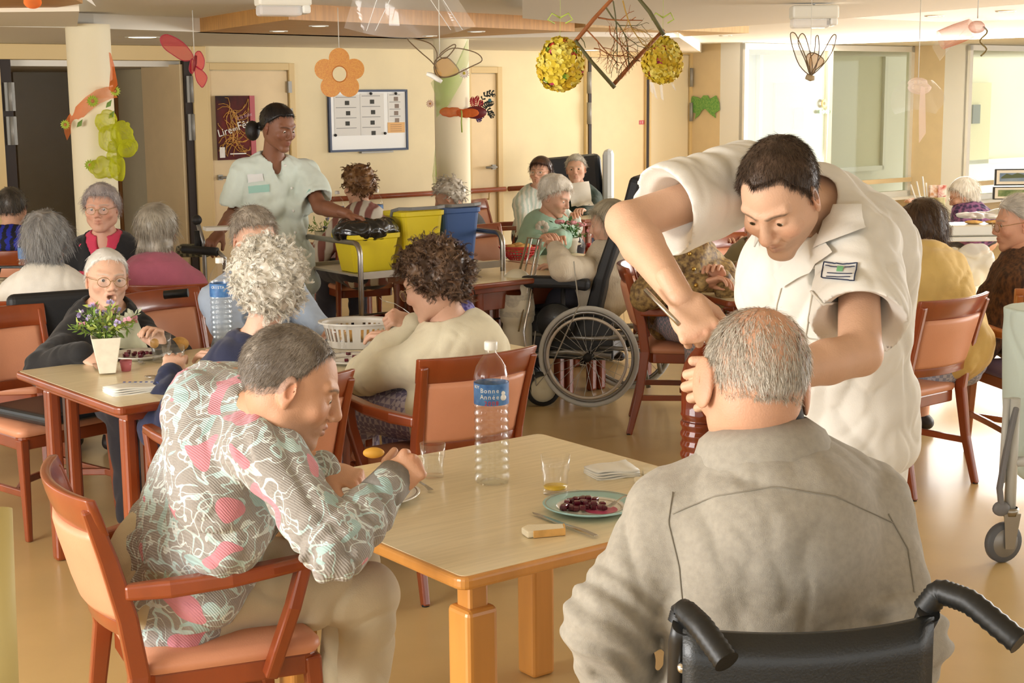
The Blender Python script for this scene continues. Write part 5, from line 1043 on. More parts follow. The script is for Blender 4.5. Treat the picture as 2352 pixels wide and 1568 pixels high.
TW = mat('brown_tweed', '3A2A20', .9, col2='6E4A30', vscale=70, bump=.5, bscale=200, stretch=(1, 1, .4))
t, j = seat('woman in a brown tweed coat with glasses at the right edge', 2338, 512, 7.6, 178, 8, body=150, lean=2, hair=dict(style='short', col=['DCD6CC', 'AFA89E'], th=.012, len=.04, n=6000, flow=(0, -1, 0)), top=dict(m=TW, g=.03, fold=.007, neck=.06, len=.22, name='coat'), seed=87, s=1.2, skin='DDA88C', glasses=dict(col='7A4A36'), head=dict(faceon=1, brow='A89888'), eyes=True, fat=.02, hs=1.15, wl='lap', wr='lap', bottom=dict(m=TW, kind='skirt'))
t, j = seat('white-haired woman in a purple paisley top by the window', 2212, 448, 12.9, 162, 24, body=150, lean=10, hair=dict(style='bob', col=['F4F0E6', 'D2CCBE'], th=.016, len=.05, n=6000, hl=dict(lim=[-.9, -.9, -.6, -.2, .3, .5, .6]), vol=[((0, -.06, -.06), (.07, .045, .05))]), top=dict(m=mat('paisley', '3A2A50', .8, col2='8A5A84', kind='vor', vscale=28), g=.024, name='blouse'), seed=89, s=1.2, hs=1.15, head=dict(faceon=1), glasses={}, eyes=True)
# ------------------------------------------------------------------ things on and around the tables
GLASS = glassy('clear_glass', 'FFFFFF', .995, .03, 1.6); PET = glassy('clear_plastic', 'FFFFFF', .992, .05, 1.6); WATER = glassy('water', 'FDFFFF', .998, .02, 1.3)
PORC = mat('white_porcelain', 'F2EFE8', .15, coat=.4); BEET = mat('beetroot', '5A0F24', .2, var=.3, vscale=60, coat=.5); CHROME = mat('cutlery_steel', 'C9C6C0', .18, 1); BREAD = mat('bread_crust', 'D9A860', .8, var=.15, vscale=25, bump=.3, bscale=80); CRUMB = mat('bread_crumb', 'F2E6C8', .9, bump=.5, bscale=200)
BEETJ = mat('beet_juice', 'C8557A', .3)
def bottle(lab, p, h=.345, tint=None, label=None, fill=.8, tilt=None, group='clear water bottles', name='water_bottle'):
    t = thing(name, lab, 'bottle', p, 0, group); k = h/.345; r = .045*k
    prof = [(0.001, .012*k), (r*.6, .004*k), (r*.9, 0), (r, .012*k)]; z = .02*k
    for i in range(9):
        prof += [(r, z), (r*.93, z+.006*k), (r*.93, z+.010*k), (r, z+.016*k)]; z += .0205*k
    zl0 = z; prof += [(r*.97, z), (r*.97, z+.058*k), (r, z+.062*k)]; z += .062*k
    prof += [(r*.98, z+.01*k), (r*.85, z+.033*k), (r*.6, z+.052*k), (r*.38, z+.064*k), (r*.31, z+.07*k), (r*.31, z+.082*k)]
    zt = z+.082*k; P = tint or PET; MB().lathe(prof, n=40).build('plastic_body', P, t)
    MB().lathe([(r*.36, zt-.006), (r*.37, zt-.004), (r*.37, zt+.013*k), (r*.33, zt+.016*k), (.001, zt+.016*k)], n=24).build('cap', WHITE, t)
    wz_ = h*fill; pw = [(max(.001, a*.96), b+.002) for a, b in prof if b < wz_]; pw.append((pw[-1][0], wz_)); pw.append((.001, wz_)); MB().lathe(pw, n=32).build('water', tint and mat('syrup', '6A1E10', .1, trans=.6) or WATER, t)
    if label is not None:
        lb = MB(); lb.lathe([(r*.99, zl0+.002), (r*.99, zl0+.056*k)], n=40).build('label', mat('label_blue', '2E62A8', .4, col2='5C92CC', vscale=30), t)
        if label:
            a0 = math.atan2(-p[1], -p[0]); 
            for txt, dz, sz, mm, da in label:
                n = len(txt)
                for i, ch in enumerate(txt):
                    a = a0+da+(i-(n-1)/2)*sz*.62/r; X = np.array([-math.sin(a), math.cos(a), 0]); o = textobj('label_lettering', ch, sz, mm, np.array([math.cos(a), math.sin(a), 0])*(r*1.0)+ZV*(zl0+dz*k)+0*X, X, (0, 0, 1), t) if ch != ' ' else None
    return t
LW = mat('lettering_white', 'F6F6F2', .5); LR = mat('lettering_red', 'D03030', .5)
pb = onz(1131, 1108, .75)
t = bottle('tall water bottle with a blue new-year label on the front table', (pb[0], pb[1], .752), .375, label=[('Bonne', .040, .018, LW, -.1), ('Année', .024, .018, LW, -.1), ('2008', .008, .017, LR, 0), ('ROY', .048, .012, LW, -.95)], fill=.76)
m = MB(); a = math.atan2(-pb[1], -pb[0])+.72; rr = .0475; zc = .246
for dz, r_ in ((.0, .009), (.012, .0065)): m.ell((math.cos(a)*rr, math.sin(a)*rr, zc+dz), (r_, r_, r_), 10, 8)
m.build('winter_motif', LW, t)
p = onz(512, 795, .76); bottle('water bottle with a blue label in front of the pale blue jumper', (p[0], p[1], .762), .36, label=[('CRISTA', .042, .016, LW, -.3)], fill=.62)
for px, py, Y, lab in ((776, 500, 10.75, 'water bottle left of the ginger-haired woman'), (866, 500, 10.9, 'water bottle right of the ginger-haired woman'), (66, 640, 7.95, 'water bottle between the striped top and the cream jumper')):
    p = at(px, py, Y); bottle(lab, (p[0], p[1], .762), .37, label=[], fill=.7)
def tumbler(lab, px, py, z, s=1., fill=.5, liq=None, Y=None, group='plain glass tumblers'):
    p = onz(px, py, z) if Y is None else at(px, py, Y); t = thing('glass_tumbler', lab, 'glass', (p[0], p[1], z+.002), 0, group); r = .036*s; h = .095*s
    m = MB(); m.lathe([(.001, 0), (r*.80, 0), (r*.82, .01*s), (r*.86, h*.55), (r*.95, h*.6), (r, h), (r*.96, h), (r*.90, h*.6), (r*.80, h*.5), (r*.76, .012*s), (.001, .012*s)], n=32); m.build('glass_body', GLASS, t)
    if fill: MB().lathe([(r*.75, .013*s), (r*.79, h*fill), (.001, h*fill)], n=24).build('drink', liq or WATER, t)
    return t
tumbler("glass of water beside the fist of the man in the patterned jumper", 995, 1096, .75, 1.02, .62)
tumbler('glass with a little orange juice beside the blue-rimmed plate', 1276, 1134, .75, 1.12, .2, mat('orange_juice', 'E8C030', .3))
tumbler('far one of the two glasses near the flower vase', 371, 832, .76, 1.2, .45); tumbler('near one of the two glasses near the flower vase', 401, 862, .76, 1.2, .4)
tumbler('glass behind the forehead of the man in the patterned jumper', 778, 806, .76, 1.15, 0); tumbler('glass on the table beside the potted roses', 1345, 568, .76, 1.1, 0)
def plate(lab, px, py, z, r, rim=None, beets=0, line=None, side=(0, 0), juice=0, group='dinner plates'):
    p = onz(px, py, z); t = thing('dinner_plate', lab, 'plate', (p[0], p[1], z+.001), 0, group)
    MB().lathe([(.001, .004), (r*.60, .005), (r*.68, .009), (r*.715, .0125)], n=48).build('plate_well', PORC, t)
    MB().lathe([(r*.70, .0115), (r*.98, .021), (r, .02), (r*.98, .017), (r*.6, 0), (.001, 0)], n=48).build('plate_rim', rim or PORC, t)
    if line: MB().lathe([(r*.93, .0203), (r*.945, .0208)], n=48).build('rim_line', line, t); MB().lathe([(r*.62, .0088), (r*.635, .0098)], n=48).build('rim_line', line, t)
    if juice: MB().lathe([(.001, .0052), (r*.35, .0052)], c=(r*.2, -r*.1, 0), n=20).build('juice_stain', BEETJ, t)
    if beets:
        rng = np.random.default_rng(beets)
        for i in range(beets):
            q = np.array([rng.uniform(-.5, .35)*r+side[0], rng.normal(0, .22)*r+side[1], .013+.012*(rng.random()**2)]); a = rng.uniform(0, 3); ax = [[math.cos(a), math.sin(a), 0], [-math.sin(a), math.cos(a), 0], [0, 0, 1]]
            o = MB().box(p+ZV*.0+q, (.017, .015, .013), a).build('beetroot_cube', BEET, None, .003); tag(o, 'diced beetroot on the '+lab.split(' ', 1)[1][:60] if 0 else BL_[lab], 'vegetable', 'beetroot on the '+GL_[lab])
    return t
k1 = 'blue-rimmed plate of diced beetroot on the front table'; k2 = 'white plate of beetroot in front of the open-mouthed woman'; k3 = 'white plate with a few beetroot slices near the grey basket'; k4 = 'brown-lined white plate under the hands of the man in the patterned jumper'
BL_ = {k1: 'dark red diced beetroot on the blue-rimmed plate', k2: 'dark red beetroot on the plate behind the flower vase', k3: 'dark beetroot piece on the plate near the grey basket'}; GL_ = {k1: 'blue-rimmed plate', k2: 'plate behind the vase', k3: 'plate near the basket'}
plate(k1, 1357, 1172, .75, .125, mat('pale_blue_rim', 'A6D2D2', .2, coat=.4), 34, mat('plate_gold', 'B0A080', .4), (-.01, .01), 1)
plate(k2, 322, 822, .76, .13, None, 16, None); plate(k3, 812, 832, .76, .135, None, 9, mat('plate_line', '6A4A3A', .4), (.04, -.01))
plate(k4, 845, 1148, .75, .14, None, 0, mat('plate_line', '6A4A3A', .4), juice=1); plate('white plate in front of the woman in mint green', 1300, 566, .76, .11)
def cutlery(kind, lab, a, b, z, s=1, group='steel cutlery', lift=0):
    A = onz(*a, z) if len(a) == 2 else np.array(a); Bp = onz(*b, z) if len(b) == 2 else np.array(b); d = norm(Bp-A); L = np.linalg.norm(Bp-A); x = norm(np.cross(d, ZV)); t = thing(kind, lab, 'cutlery', A, 0, group); q = lambda u, v, w=0: d*u*L+x*v+ZV*(w+.004)
    if kind == 'table_knife': MB().slab([q(0, 0), q(.05, .006), q(.5, .0085), q(.52, -.006), q(.1, -.006)], ZV*.0015).build('blade', CHROME, t); MB().bar([q(.5, 0, .001), q(.8, 0, .003), q(1, 0, .002)], .012, .005, ws=[(.009, .003), (.014, .005), (.012, .004)]).build('handle', CHROME, t, .001)
    else:
        MB().bar([q(.3, 0, .004+lift), q(.5, 0, .010+lift), q(.8, 0, .007), q(1, 0, .002)], .008, .002, ws=[(.005, .002), (.006, .002), (.009, .002), (.014, .002)]).build('handle', CHROME, t)
        if kind == 'table_spoon': MB().ell(q(.15, 0, .004), (.028*s, .019*s, .004), 16, 8, ax=[d, x, ZV]).build('bowl', CHROME, t)
        else:
            m = MB(); m.bar([q(.3, 0, .004+lift), q(.2, 0, .001+lift)], .02, .002)
            for v in (-.0085, -.0028, .0028, .0085): m.bar([q(.21, v, .001+lift), q(.1, v, -.001+lift), q(0, v, .003+lift*.6)], .0028, .0015)
            m.build('tines', CHROME, t)
    return t
cutlery('table_knife', 'long steel knife between the bread slice and the blue-rimmed plate', (1222, 1180), (1370, 1236), .752)
cutlery('table_spoon', 'spoon lying behind the juice glass', (1325, 1134), (1262, 1152), .752)
cutlery('table_spoon', 'handle end showing right of the brown-lined plate', (930, 1100), (990, 1130), .752)
c = onz(1400, 1165, .765)+ZV*.008; cutlery('table_fork', 'fork resting across the blue-rimmed plate', tuple(onz(1392, 1168, .775)), tuple(onz(1470, 1138, .80)), .76, lift=.0)
cutlery('table_spoon', 'spoon lying beside the near glass on the left table', (338, 868), (400, 872), .762); cutlery('table_fork', 'fork left of the glasses on the left table', (330, 838), (303, 824), .762)
cutlery('table_knife', 'knife between the vase and the hand in black', (226, 852), (205, 826), .762); cutlery('table_spoon', 'spoon right of the grey basket', (872, 802), (905, 792), .762)
cutlery('table_knife', 'knife at the corner of the table beside the white tunic', (1695, 674), (1735, 674), .762, group='steel cutlery')
cutlery('table_fork', 'fork held up by the woman in the cream cardigan', tuple(at(872, 688, 5.6)), tuple(at(940, 722, 5.62)), .76)
# knife in the raised fist and the dark bottle
a, b = at(1482, 665, 2.93), at(1560, 745, 2.86); t = thing('table_knife', 'thin steel knife gripped in the fist of the stooping man', 'cutlery', a, 0, 'steel cutlery'); MB().tube([(0, 0, 0), b-a], .0045, 8).build('handle', CHROME, t)
p = at(1614, 1180, 2.97); bottle('amber plastic bottle held between the stooping man and the balding man', (p[0], p[1], p[2]), .36, glassy('amber_plastic', 'B0542C', .75, .05, 1.4), None, .55, group=None, name='amber_bottle')
# napkins, bread
def stack(lab, px, py, z, w, d, n, rz, m, name='paper_napkins', cat='napkin'):
    p = onz(px, py, z); t = thing(name, lab, cat, (p[0], p[1], z+.001), rz)
    rng = np.random.default_rng(n)
    for i in range(n):
        g = 6; vs = []; fs = []
        for a in range(g+1):
            for b in range(g+1): u, v = a/g-.5, b/g-.5; vs.append((u*w+rng.normal(0, .0008), v*d+rng.normal(0, .0008), .003+i*.0065+.004*(u*v*4)*(i+1)/n+.002*math.sin(u*7+i)))
        for a in range(g):
            for b in range(g): fs.append((a*(g+1)+b, (a+1)*(g+1)+b, (a+1)*(g+1)+b+1, a*(g+1)+b+1))
        o = mesh_obj('fold', vs, fs, m, t, True); md = o.modifiers.new('s', 'SOLIDIFY'); md.thickness = .0045
    return t
stack('small pile of folded white napkins beyond the juice glass', 1405, 1090, .75, .13, .10, 4, .35, WHITE)
t = stack('folded white cloth with blue woven letters on the left table corner', 312, 898, .76, .21, .12, 4, .55, mat('linen_white', 'F1EEE4', .9, bump=.2), 'folded_cloth', 'cloth'); 
m = MB()
for i in range(7): m.box((-.03+i*.017, .035-i*.011, .0305), (.009, .012, .0015), -.5)
m.box((.075, -.045, .03), (.016, .03, .0015)); m.build('blue_marks', mat('woven_blue', '4A5A98', .8), t)
p = onz(1245, 1226, .75); t = thing('bread_slice', 'half slice of white bread at the near edge of the front table', 'bread', (p[0], p[1], .751), .25)
m = MB(); m.prism([(-.045, -.03), (.05, -.028), (.058, .012), (.02, .022), (-.03, .03), (-.05, .01)], 0, .018); m.build('crumb', CRUMB, t, .004); MB().bar([(-.03, -.031, .009), (.05, -.029, .009), (.059, .012, .009)], .004, .018).build('crust', BREAD, t, .001)
for px, py, lab in ((1482, 1110, 'bread piece beside the grey sleeve, nearer of two'), (1500, 1088, 'bread piece beside the grey sleeve, farther of two')):
    p = onz(px, py, .75); m = MB().prism([(-.03, -.025), (.035, -.02), (.03, .025), (-.03, .02)], 0, .014); o = m.build('bread_piece', CRUMB, None, .004); o.location = (p[0], p[1], .751); tag(o, lab, 'bread')
def roll(lab, p, r, m=BREAD, group=None, name='bread_roll'):
    F = Field(-np.array([.07, .07, .05]), np.array([.07, .07, .06]), .005); F.el((0, 0, 0), r, .01); F.noise(.003, 60, 3); a, b = F.mesh(); o = mesh_obj(name, a, b, m, None, True); o.location = tuple(p); return tag(o, lab, 'bread', group)
p = onz(413, 806, .76); roll('torn bread roll beside the two glasses on the left table', (p[0], p[1], .79), (.042, .035, .03))
p = onz(858, 1062, .75); roll('golden bread end beyond the clasped hand of the man in the jumper', (p[0], p[1]+.02, .775), (.034, .02, .016), mat('golden_crust', 'E0A840', .6))
p = at(355, 788, 5.98); roll('bread piece held by the woman in black', p, (.018, .022, .02))
# pink medicine cup
p = onz(290, 852, .76); o = MB().lathe([(.001, .001), (.018, .001), (.024, .042), (.023, .042), (.017, .003)], n=20).build('medicine_cup', glassy('pink_plastic', 'F29AA8', .45)); o.location = (p[0], p[1], .761); tag(o, 'tiny pink translucent cup right of the flower vase', 'cup')
# flower vase
LEAF = [mat('leaf_yellow_green', 'A9B85A', .6), mat('leaf_green', '6F8E3C', .6), mat('leaf_pale', 'DDE6C8', .6)]
def vase_plant(lab, p, sc, pot, stems, name='flower_vase', cat='vase'):
    t = thing(name, lab, cat, p, .3); pot(t)
    rng = np.random.default_rng(5)
    g = [MB() for _ in LEAF]; st = MB(); fl = [MB(), MB()]
    for i in range(stems):
        a = rng.uniform(0, 2*pi); sp = rng.uniform(.02, .125)*sc; h = rng.uniform(.03, .10)*sc; z0 = t['top']; b = np.array([math.cos(a)*sp, math.sin(a)*sp, z0+h*(1.15-sp/sc*3.2)]); a0 = np.array([math.cos(a)*.02, math.sin(a)*.02, z0-.01]); mid = (a0+b)/2+ZV*.02
        st.tube([a0, mid, b], .0013*sc, 4); k = rng.choice(3, p=[.5, .35, .15])
        for q in range(7):
            u = rng.uniform(.3, 1); c = a0*(1-u)+b*u+ZV*.02*u*(1-u)*2; d = norm(rng.normal(size=3)+(b-a0)*8); L = rng.uniform(.02, .04)*sc; x = norm(np.cross(d, rng.normal(size=3))); g[k].add([c, c+d*L*.5+x*L*.16, c+d*L, c+d*L*.5-x*L*.16], [(0, 1, 2, 3)])
        if i % 3 == 0:
            kf = 0 if rng.random() < .5 else 1
            for q in range(6): d = norm(rng.normal(size=3)+[0, 0, .8]); x = norm(np.cross(d, [.3, .5, .1])); L = .018*sc; fl[kf].add([b, b+d*L*.6+x*L*.4, b+d*L, b+d*L*.6-x*L*.4], [(0, 1, 2, 3)])
    for i, mm in enumerate(LEAF): g[i].build('foliage', mm, t)
    st.build('stems', LEAF[1], t); fl[0].build('pink_flowers', mat('petal_pink', 'E6A0B4', .6), t); fl[1].build('lilac_flowers', mat('petal_lilac', 'B0A2D0', .6), t); return t
def sqpot(t):
    m = MB(); a, b, h = .031, .056, .145; vs = [(x*q, y*q, z) for q, z in ((a, .004), (b, h), (b*.9, h), (b*.86, h-.02)) for x, y in ((-1, -1), (1, -1), (1, 1), (-1, 1))]; fs = [(3, 2, 1, 0)]+[(k*4+i, k*4+(i+1) % 4, k*4+4+(i+1) % 4, k*4+4+i) for k in range(3) for i in range(4)]+[(12, 13, 14, 15)]
    m.add(vs, fs); m.build('pot', mat('cracked_cream_glaze', 'EEE8D6', .35, var=.05, vscale=30), t, .003); t['top'] = h
p = onz(247, 858, .76); vase_plant('square cream vase of pink and lilac flowers on the left table', (p[0], p[1], .762), 1.15, sqpot, 46)
# potted roses
def rpot(t):
    MB().lathe([(.001, .001), (.036, 0), (.048, .075), (.053, .078), (.054, .1), (.048, .1), (.044, .08), (.001, .08)], n=28).build('pot', mat('white_clay', 'E8E2D2', .7, bump=.3), t); t['top'] = .1
p = onz(1312, 580, .76); t = thing('rose_pot', 'white clay pot of pink roses on the middle table', 'plant', (p[0], p[1], .762)); rpot(t)
ROSE = mat('rose_pink', 'E8A0A8', .6, var=.15, vscale=40)
for i, (px, py) in enumerate(((1285, 512), (1312, 514), (1334, 518), (1358, 533))):
    q = at(px, py, p[1])-np.array([p[0], p[1], .762]); m = MB(); rng = np.random.default_rng(i)
    for k in range(14):
        a = k*2.4; rr = .006+.0016*k; d = np.array([math.cos(a), math.sin(a), .9-.05*k]); m.ell(q+d*rr*.9, (.016, .016, .012), 7, 5, ax=[norm(d), norm(np.cross(d, ZV)), ZV])
    o = m.build('rose', ROSE, t); MB().tube([(0, 0, .08), q*.5+ZV*.05, q], .0025, 5).build('stem', LEAF[1], o)
m = MB(); rng = np.random.default_rng(9)
for k in range(60): c = np.array([rng.normal(0, .045), rng.normal(0, .03), .1+rng.uniform(0, .11)]); d = norm(rng.normal(size=3)); x = norm(np.cross(d, [.2, .3, .7])); m.add([c, c+d*.02+x*.011, c+d*.042, c+d*.02-x*.011], [(0, 1, 2, 3)])
m.build('leaves', mat('rose_leaf', '5C8A4E', .5), t)
p = onz(1322, 568, .76); o = MB().lathe([(.001, .03), (.018, .03), (.018, 0), (.001, 0)], n=16).build('red_bottle_cap', mat('red_plastic', 'C22A2A', .4)); o.location = (p[0]+.09, p[1]-.03, .762); tag(o, 'small red cap beside the rose pot', 'cap')
# red bread basket
p = onz(1192, 597, .76); t = thing('bread_basket', 'red plastic basket of bread rolls on the middle table', 'basket', (p[0], p[1], .762)); RED = mat('red_basket_plastic', 'C8322E', .35)
m = MB(); 
for z, r in ((.004, .055), (.02, .068), (.038, .085), (.056, .098), (.074, .108), (.085, .112)): m.tube([(r*1.15*math.cos(a), r*.9*math.sin(a), z) for a in np.linspace(0, 2*pi, 33)[:-1]], .0035 if z < .08 else .006, 5, closed=True)
for a in np.linspace(0, 2*pi, 29)[:-1]: m.tube([(.055*1.15*math.cos(a), .055*.9*math.sin(a), .004), (.085*1.15*math.cos(a), .085*.9*math.sin(a), .038), (.112*1.15*math.cos(a), .112*.9*math.sin(a), .085)], .003, 4)
m.build('lattice', RED, t)
for i, (dx, dy, dz) in enumerate(((-.05, 0, .075), (.0, .02, .085), (.05, .0, .08), (.02, -.035, .078), (-.02, .04, .078))): roll(('left', 'rearmost', 'right-hand', 'nearest', 'upper')[i]+' golden bread roll in the red basket', (p[0]+dx, p[1]+dy, .762+dz), (.042, .03, .026), group='rolls in the red basket')
# grey plastic basket
p = onz(822, 795, .76); t = thing('plastic_basket', 'oval grey plastic basket with slots on the left-hand tables', 'basket', (p[0], p[1], .762), 0); GP = mat('grey_plastic', 'CFCAC0', .4)
m = MB(); n = 72; a_, b_ = .155, .115
def ring(z, k, off=0): return [(a_*k*math.cos(2*pi*i/n), b_*k*math.sin(2*pi*i/n), z) for i in range(n)]
R_ = [ring(.0, .80), ring(.03, .85), ring(.085, .93), ring(.105, .97), ring(.11, 1.08), ring(.103, 1.08), ring(.10, .965), ring(.085, .915), ring(.03, .835), ring(.006, .79)]
vs = [v for r in R_ for v in r]; fs = []
for k in range(len(R_)-1):
    for i in range(n):
        if (k in (1, 7)) and i % 2 == 0 and (i % 18) > 1: continue
        fs.append((k*n+i, k*n+(i+1) % n, (k+1)*n+(i+1) % n, (k+1)*n+i))
fs.append(tuple((len(R_)-1)*n+i for i in range(n))); m.add(vs, fs); m.build('tub', GP, t)
for i, (dx, dy) in enumerate(((-.04, .0), (.05, .02))): roll(('left', 'right')[i]+' bread roll inside the grey plastic basket', (p[0]+dx, p[1]+dy, .81), (.05, .035, .03), group='rolls in the grey basket')
# bowls at the far table
p = onz(1368, 478, .76); o = MB().lathe([(.001, .002), (.035, 0), (.06, .05), (.056, .05), (.033, .006)], n=24).build('salad_bowl', GLASS); o.location = (p[0], p[1]-.05, .762); tag(o, 'clear glass bowl on the far table by the reclining woman', 'bowl')
o = MB().lathe([(.001, .002), (.04, 0), (.055, .07), (.05, .07), (.035, .006)], n=24).build('lime_cup', mat('lime_plastic', '9CCB3C', .4)); o.location = (p[0]+.03, p[1]+.12, .762); tag(o, 'lime green plastic beaker on the far table', 'cup')
# ------------------------------------------------------------------ trolley with bins
TS = mat('trolley_steel', 'A5A098', .3, 1, var=.08, vscale=20); SH = mat('shelf_steel', 'B9B3A6', .4, .7, var=.06, vscale=10)
cA = np.array([-.79, 8.22]); ang = math.radians(52); c0 = np.array([-.30, 8.62]); 
tA, tB, tC = onz(665, 585, .86), onz(828, 612, .86), onz(1112, 585, .86)
e1 = norm((tA-tB)*[1, 1, 0]); e2 = norm(np.array([e1[1], -e1[0], 0])); W_ = .66; Lt = 1.0
org = np.array([tB[0], tB[1], 0]); t = thing('steel_trolley', 'two-shelf tubular steel trolley carrying the yellow and blue bins', 'trolley', org); q = lambda a, b, z: e1*a+e2*b+ZV*z
for b in (0, Lt):
    m = MB(); pts = [q(0, b, .06), q(0, b, .92)]+[q(.06*(1-math.cos(x)), b, .92+.07*math.sin(x)) for x in np.linspace(.3, pi/2, 4)]+[q(W_-.06*(1-math.cos(x)), b, .92+.07*math.sin(x)) for x in np.linspace(pi/2, .3, 4)]+[q(W_, b, .92), q(W_, b, .06)]; m.tube(pts, .016, 12); m.build('end_frame', TS, t)
    for a in (0, W_): m = MB(); m.lathe([(.001, -.012), (.045, -.012), (.045, .012), (.001, .012)], q(a, b, .05), 20, e1); m.build('castor', RUB, t)
for z in (.80, .38):
    m = MB(); m.box(q(W_/2, Lt/2, z), (Lt-.03, W_-.03, .012), ax=(e2, e1, ZV)); 
    for s_ in (0, 1): m.box(q(W_*s_, Lt/2, z+.005), (Lt-.03, .012, .04), ax=(e2, e1, ZV))
    m.build('shelf', SH, t)
for a in (0, W_): MB().tube([q(a, 0, .47), q(a, Lt, .47)], .006, 8).build('guard_rail', TS, t)
def bin_(lab, b, a, col, name='bin', w=.19, h=.27, handle=True, group='plastic bins on the trolley'):
    o = org+q(a, b, .808); tt = thing('plastic_bin', lab, 'bin', o, math.atan2(e2[1], e2[0]), group); m = MB(); n = 4
    def rg(k, z): return [(x*w*k, y*w*.72*k, z) for x, y in rrect(-1, 1, -1, 1, .22, 4)]
    R = [rg(.76, 0), rg(.97, h-.03), rg(1.04, h-.028), rg(1.05, h), rg(.99, h), rg(.95, h-.03), rg(.74, .006)]; L = len(R[0]); vs = [v for r in R for v in r]
    fs = [(k*L+i, k*L+(i+1) % L, (k+1)*L+(i+1) % L, (k+1)*L+i) for k in range(len(R)-1) for i in range(L)]+[tuple(range(L))[::-1], tuple((len(R)-1)*L+i for i in range(L))]; m.add(vs, fs); m.build('tub', col, tt, .003)
    if handle:
        mh = MB(); mh.bar([(-w*1.06, 0, h-.03), (-w*1.08, -.02, h+.005), (-w*1.06, -w*.6, h+.02), (-w*.6, -w*.78, h+.018), (w*.6, -w*.78, h+.018), (w*1.06, -w*.6, h+.02), (w*1.08, -.02, h+.005), (w*1.06, 0, h-.03)], .014, .02); mh.build('carrying_handle', mat('handle_grey', '7D7B76', .5), tt, .003)
    return tt, h
YEL = mat('yellow_plastic', 'E6CF24', .4); BLU = mat('blue_plastic', '3D5C92', .4)
tb, h = bin_('yellow bin lined with a black bag, nearest the left end of the trolley', .17, .22, YEL, handle=False, w=.165, h=.22)
F = Field((-.27, -.22, .05), (.27, .22, .32), .006); F.el((0, 0, .215), (.20, .145, .085), .02); F.el((0, 0, .235), (.185, .135, .085), .02); F.el((0, 0, .31), (.13, .09, .05), .02, -1); F.noise(.016, 24, 3); F.ridge(.008, 45, 7); F.ridge(.005, 90, 9); a, b = F.mesh(); mesh_obj('bin_bag', a+np.array([0, 0, .015]), b, mat('black_bag', '101010', .22, bump=.5, bscale=30, coat=.6), tb, True)
bin_('tall yellow bin with a grey handle, in the middle of the trolley', .53, .26, YEL, w=.15, h=.33); bin_('blue bin with a grey handle, at the right end of the trolley', .84, .30, BLU, w=.14, h=.33)
o = org+q(.25, .62, .39); t2 = thing('white_tray', 'deep white tray on the lower shelf of the trolley', 'tray', o, math.atan2(e2[1], e2[0])); m = MB(); R = [rrect(-.17, .17, -.12, .12, .03, 4), rrect(-.19, .19, -.14, .14, .03, 4), rrect(-.21, .21, -.16, .16, .03, 4), rrect(-.185, .185, -.135, .135, .03, 4), rrect(-.165, .165, -.115, .115, .03, 4)]; zs = [0, .075, .078, .074, .006]; L = len(R[0]); vs = [(x, y, z) for r, z in zip(R, zs) for x, y in r]
m.add(vs, [(k*L+i, k*L+(i+1) % L, (k+1)*L+(i+1) % L, (k+1)*L+i) for k in range(4) for i in range(L)]+[tuple(4*L+i for i in range(L)), tuple(range(L))[::-1]]); m.build('tub', PORC, t2)
# ------------------------------------------------------------------ wheelchairs
BLKF = mat('black_padding', '1E1F21', .55, bump=.15, bscale=200); BLKV = mat('black_vinyl', '1B2023', .4, bump=.2, bscale=250, coat=.2); ALU = mat('grey_alloy', '9E9E9C', .35, .8); TYRE = mat('grey_tyre', 'D2D2CC', .7)
def wheel(t, c, ax, R, nsp=26, hand=True):
    ax = norm(ax); x = norm(np.cross(ax, ZV)); y = np.cross(x, ax); circ = lambda r, o=0, n=48: [c+ax*o+x*r*math.cos(a)+y*r*math.sin(a) for a in np.linspace(0, 2*pi, n+1)[:-1]]
    w_ = MB().tube(circ(R-.015), .0155, 10, closed=True).build('tyre', TYRE, t); MB().tube(circ(R-.038), .010, 8, closed=True).build('wheel_rim', ALU, t)
    if hand: MB().tube(circ(R-.065, .05), .0095, 8, closed=True).build('push_rim', mat('push_rim_metal', 'D0C8BC', .35, .4), t)
    m = MB()
    for i in range(nsp): a = 2*pi*i/nsp; b = a+(.5 if i % 2 else -.5); m.tube([c+ax*(.03 if i % 2 else -.03)+(x*math.cos(b)+y*math.sin(b))*.03, c+(x*math.cos(a)+y*math.sin(a))*(R-.045)], .0013, 4, False)
    m.build('spokes', mat('spoke_steel', 'C4C4C0', .35, .3), t); MB().lathe([(.001, -.045), (.025, -.045), (.025, .045), (.001, .045)], c, 16, ax).build('hub', RUB, t)
# middle wheelchair
wc = at(1352, 822, 8.62); wc[2] = .305; ax = norm(np.array([.10, -1.0, 0])); ax = norm(np.array([-.25, -.97, 0])); fx = norm(np.array([-.97, .25, 0])); t = thing('tilting_wheelchair', 'large black wheelchair with a grey spoked wheel in the middle of the room', 'wheelchair', (wc[0], wc[1], 0)); b0 = np.array([wc[0], wc[1], 0])
wheel(t, wc-b0, ax, .30); wc2 = onz(1545, 915, 0)-b0; wc2[2] = .29; wc2 = -ax*.62+fx*(-.12)+ZV*.29; wheel(t, wc2, -ax, .29, hand=False)
Q = lambda f, s_, z: fx*f-ax*s_+ZV*z     # forward, inwards (away from us), up
for s_ in (.08, .54):
    MB().tube([Q(-.12, s_, .30), Q(.15, s_, .32), Q(.42, s_, .28), Q(.5, s_, .12)], .018).build('side_frame', ALU, t); MB().tube([Q(-.32, s_, .42), Q(0, s_, .40), Q(.40, s_, .42)], .016).build('side_frame', ALU, t)
    MB().tube([Q(-.05, s_, .35), Q(-.30, s_, .34), Q(-.34, s_, .12)], .014).build('rear_tube', ALU, t)
    m = MB(); m.lathe([(.02, -.018), (.085, -.016), (.085, .016), (.02, .018)], Q(.5, s_, .088), 24, ax); m.build('front_castor', RUB, t)
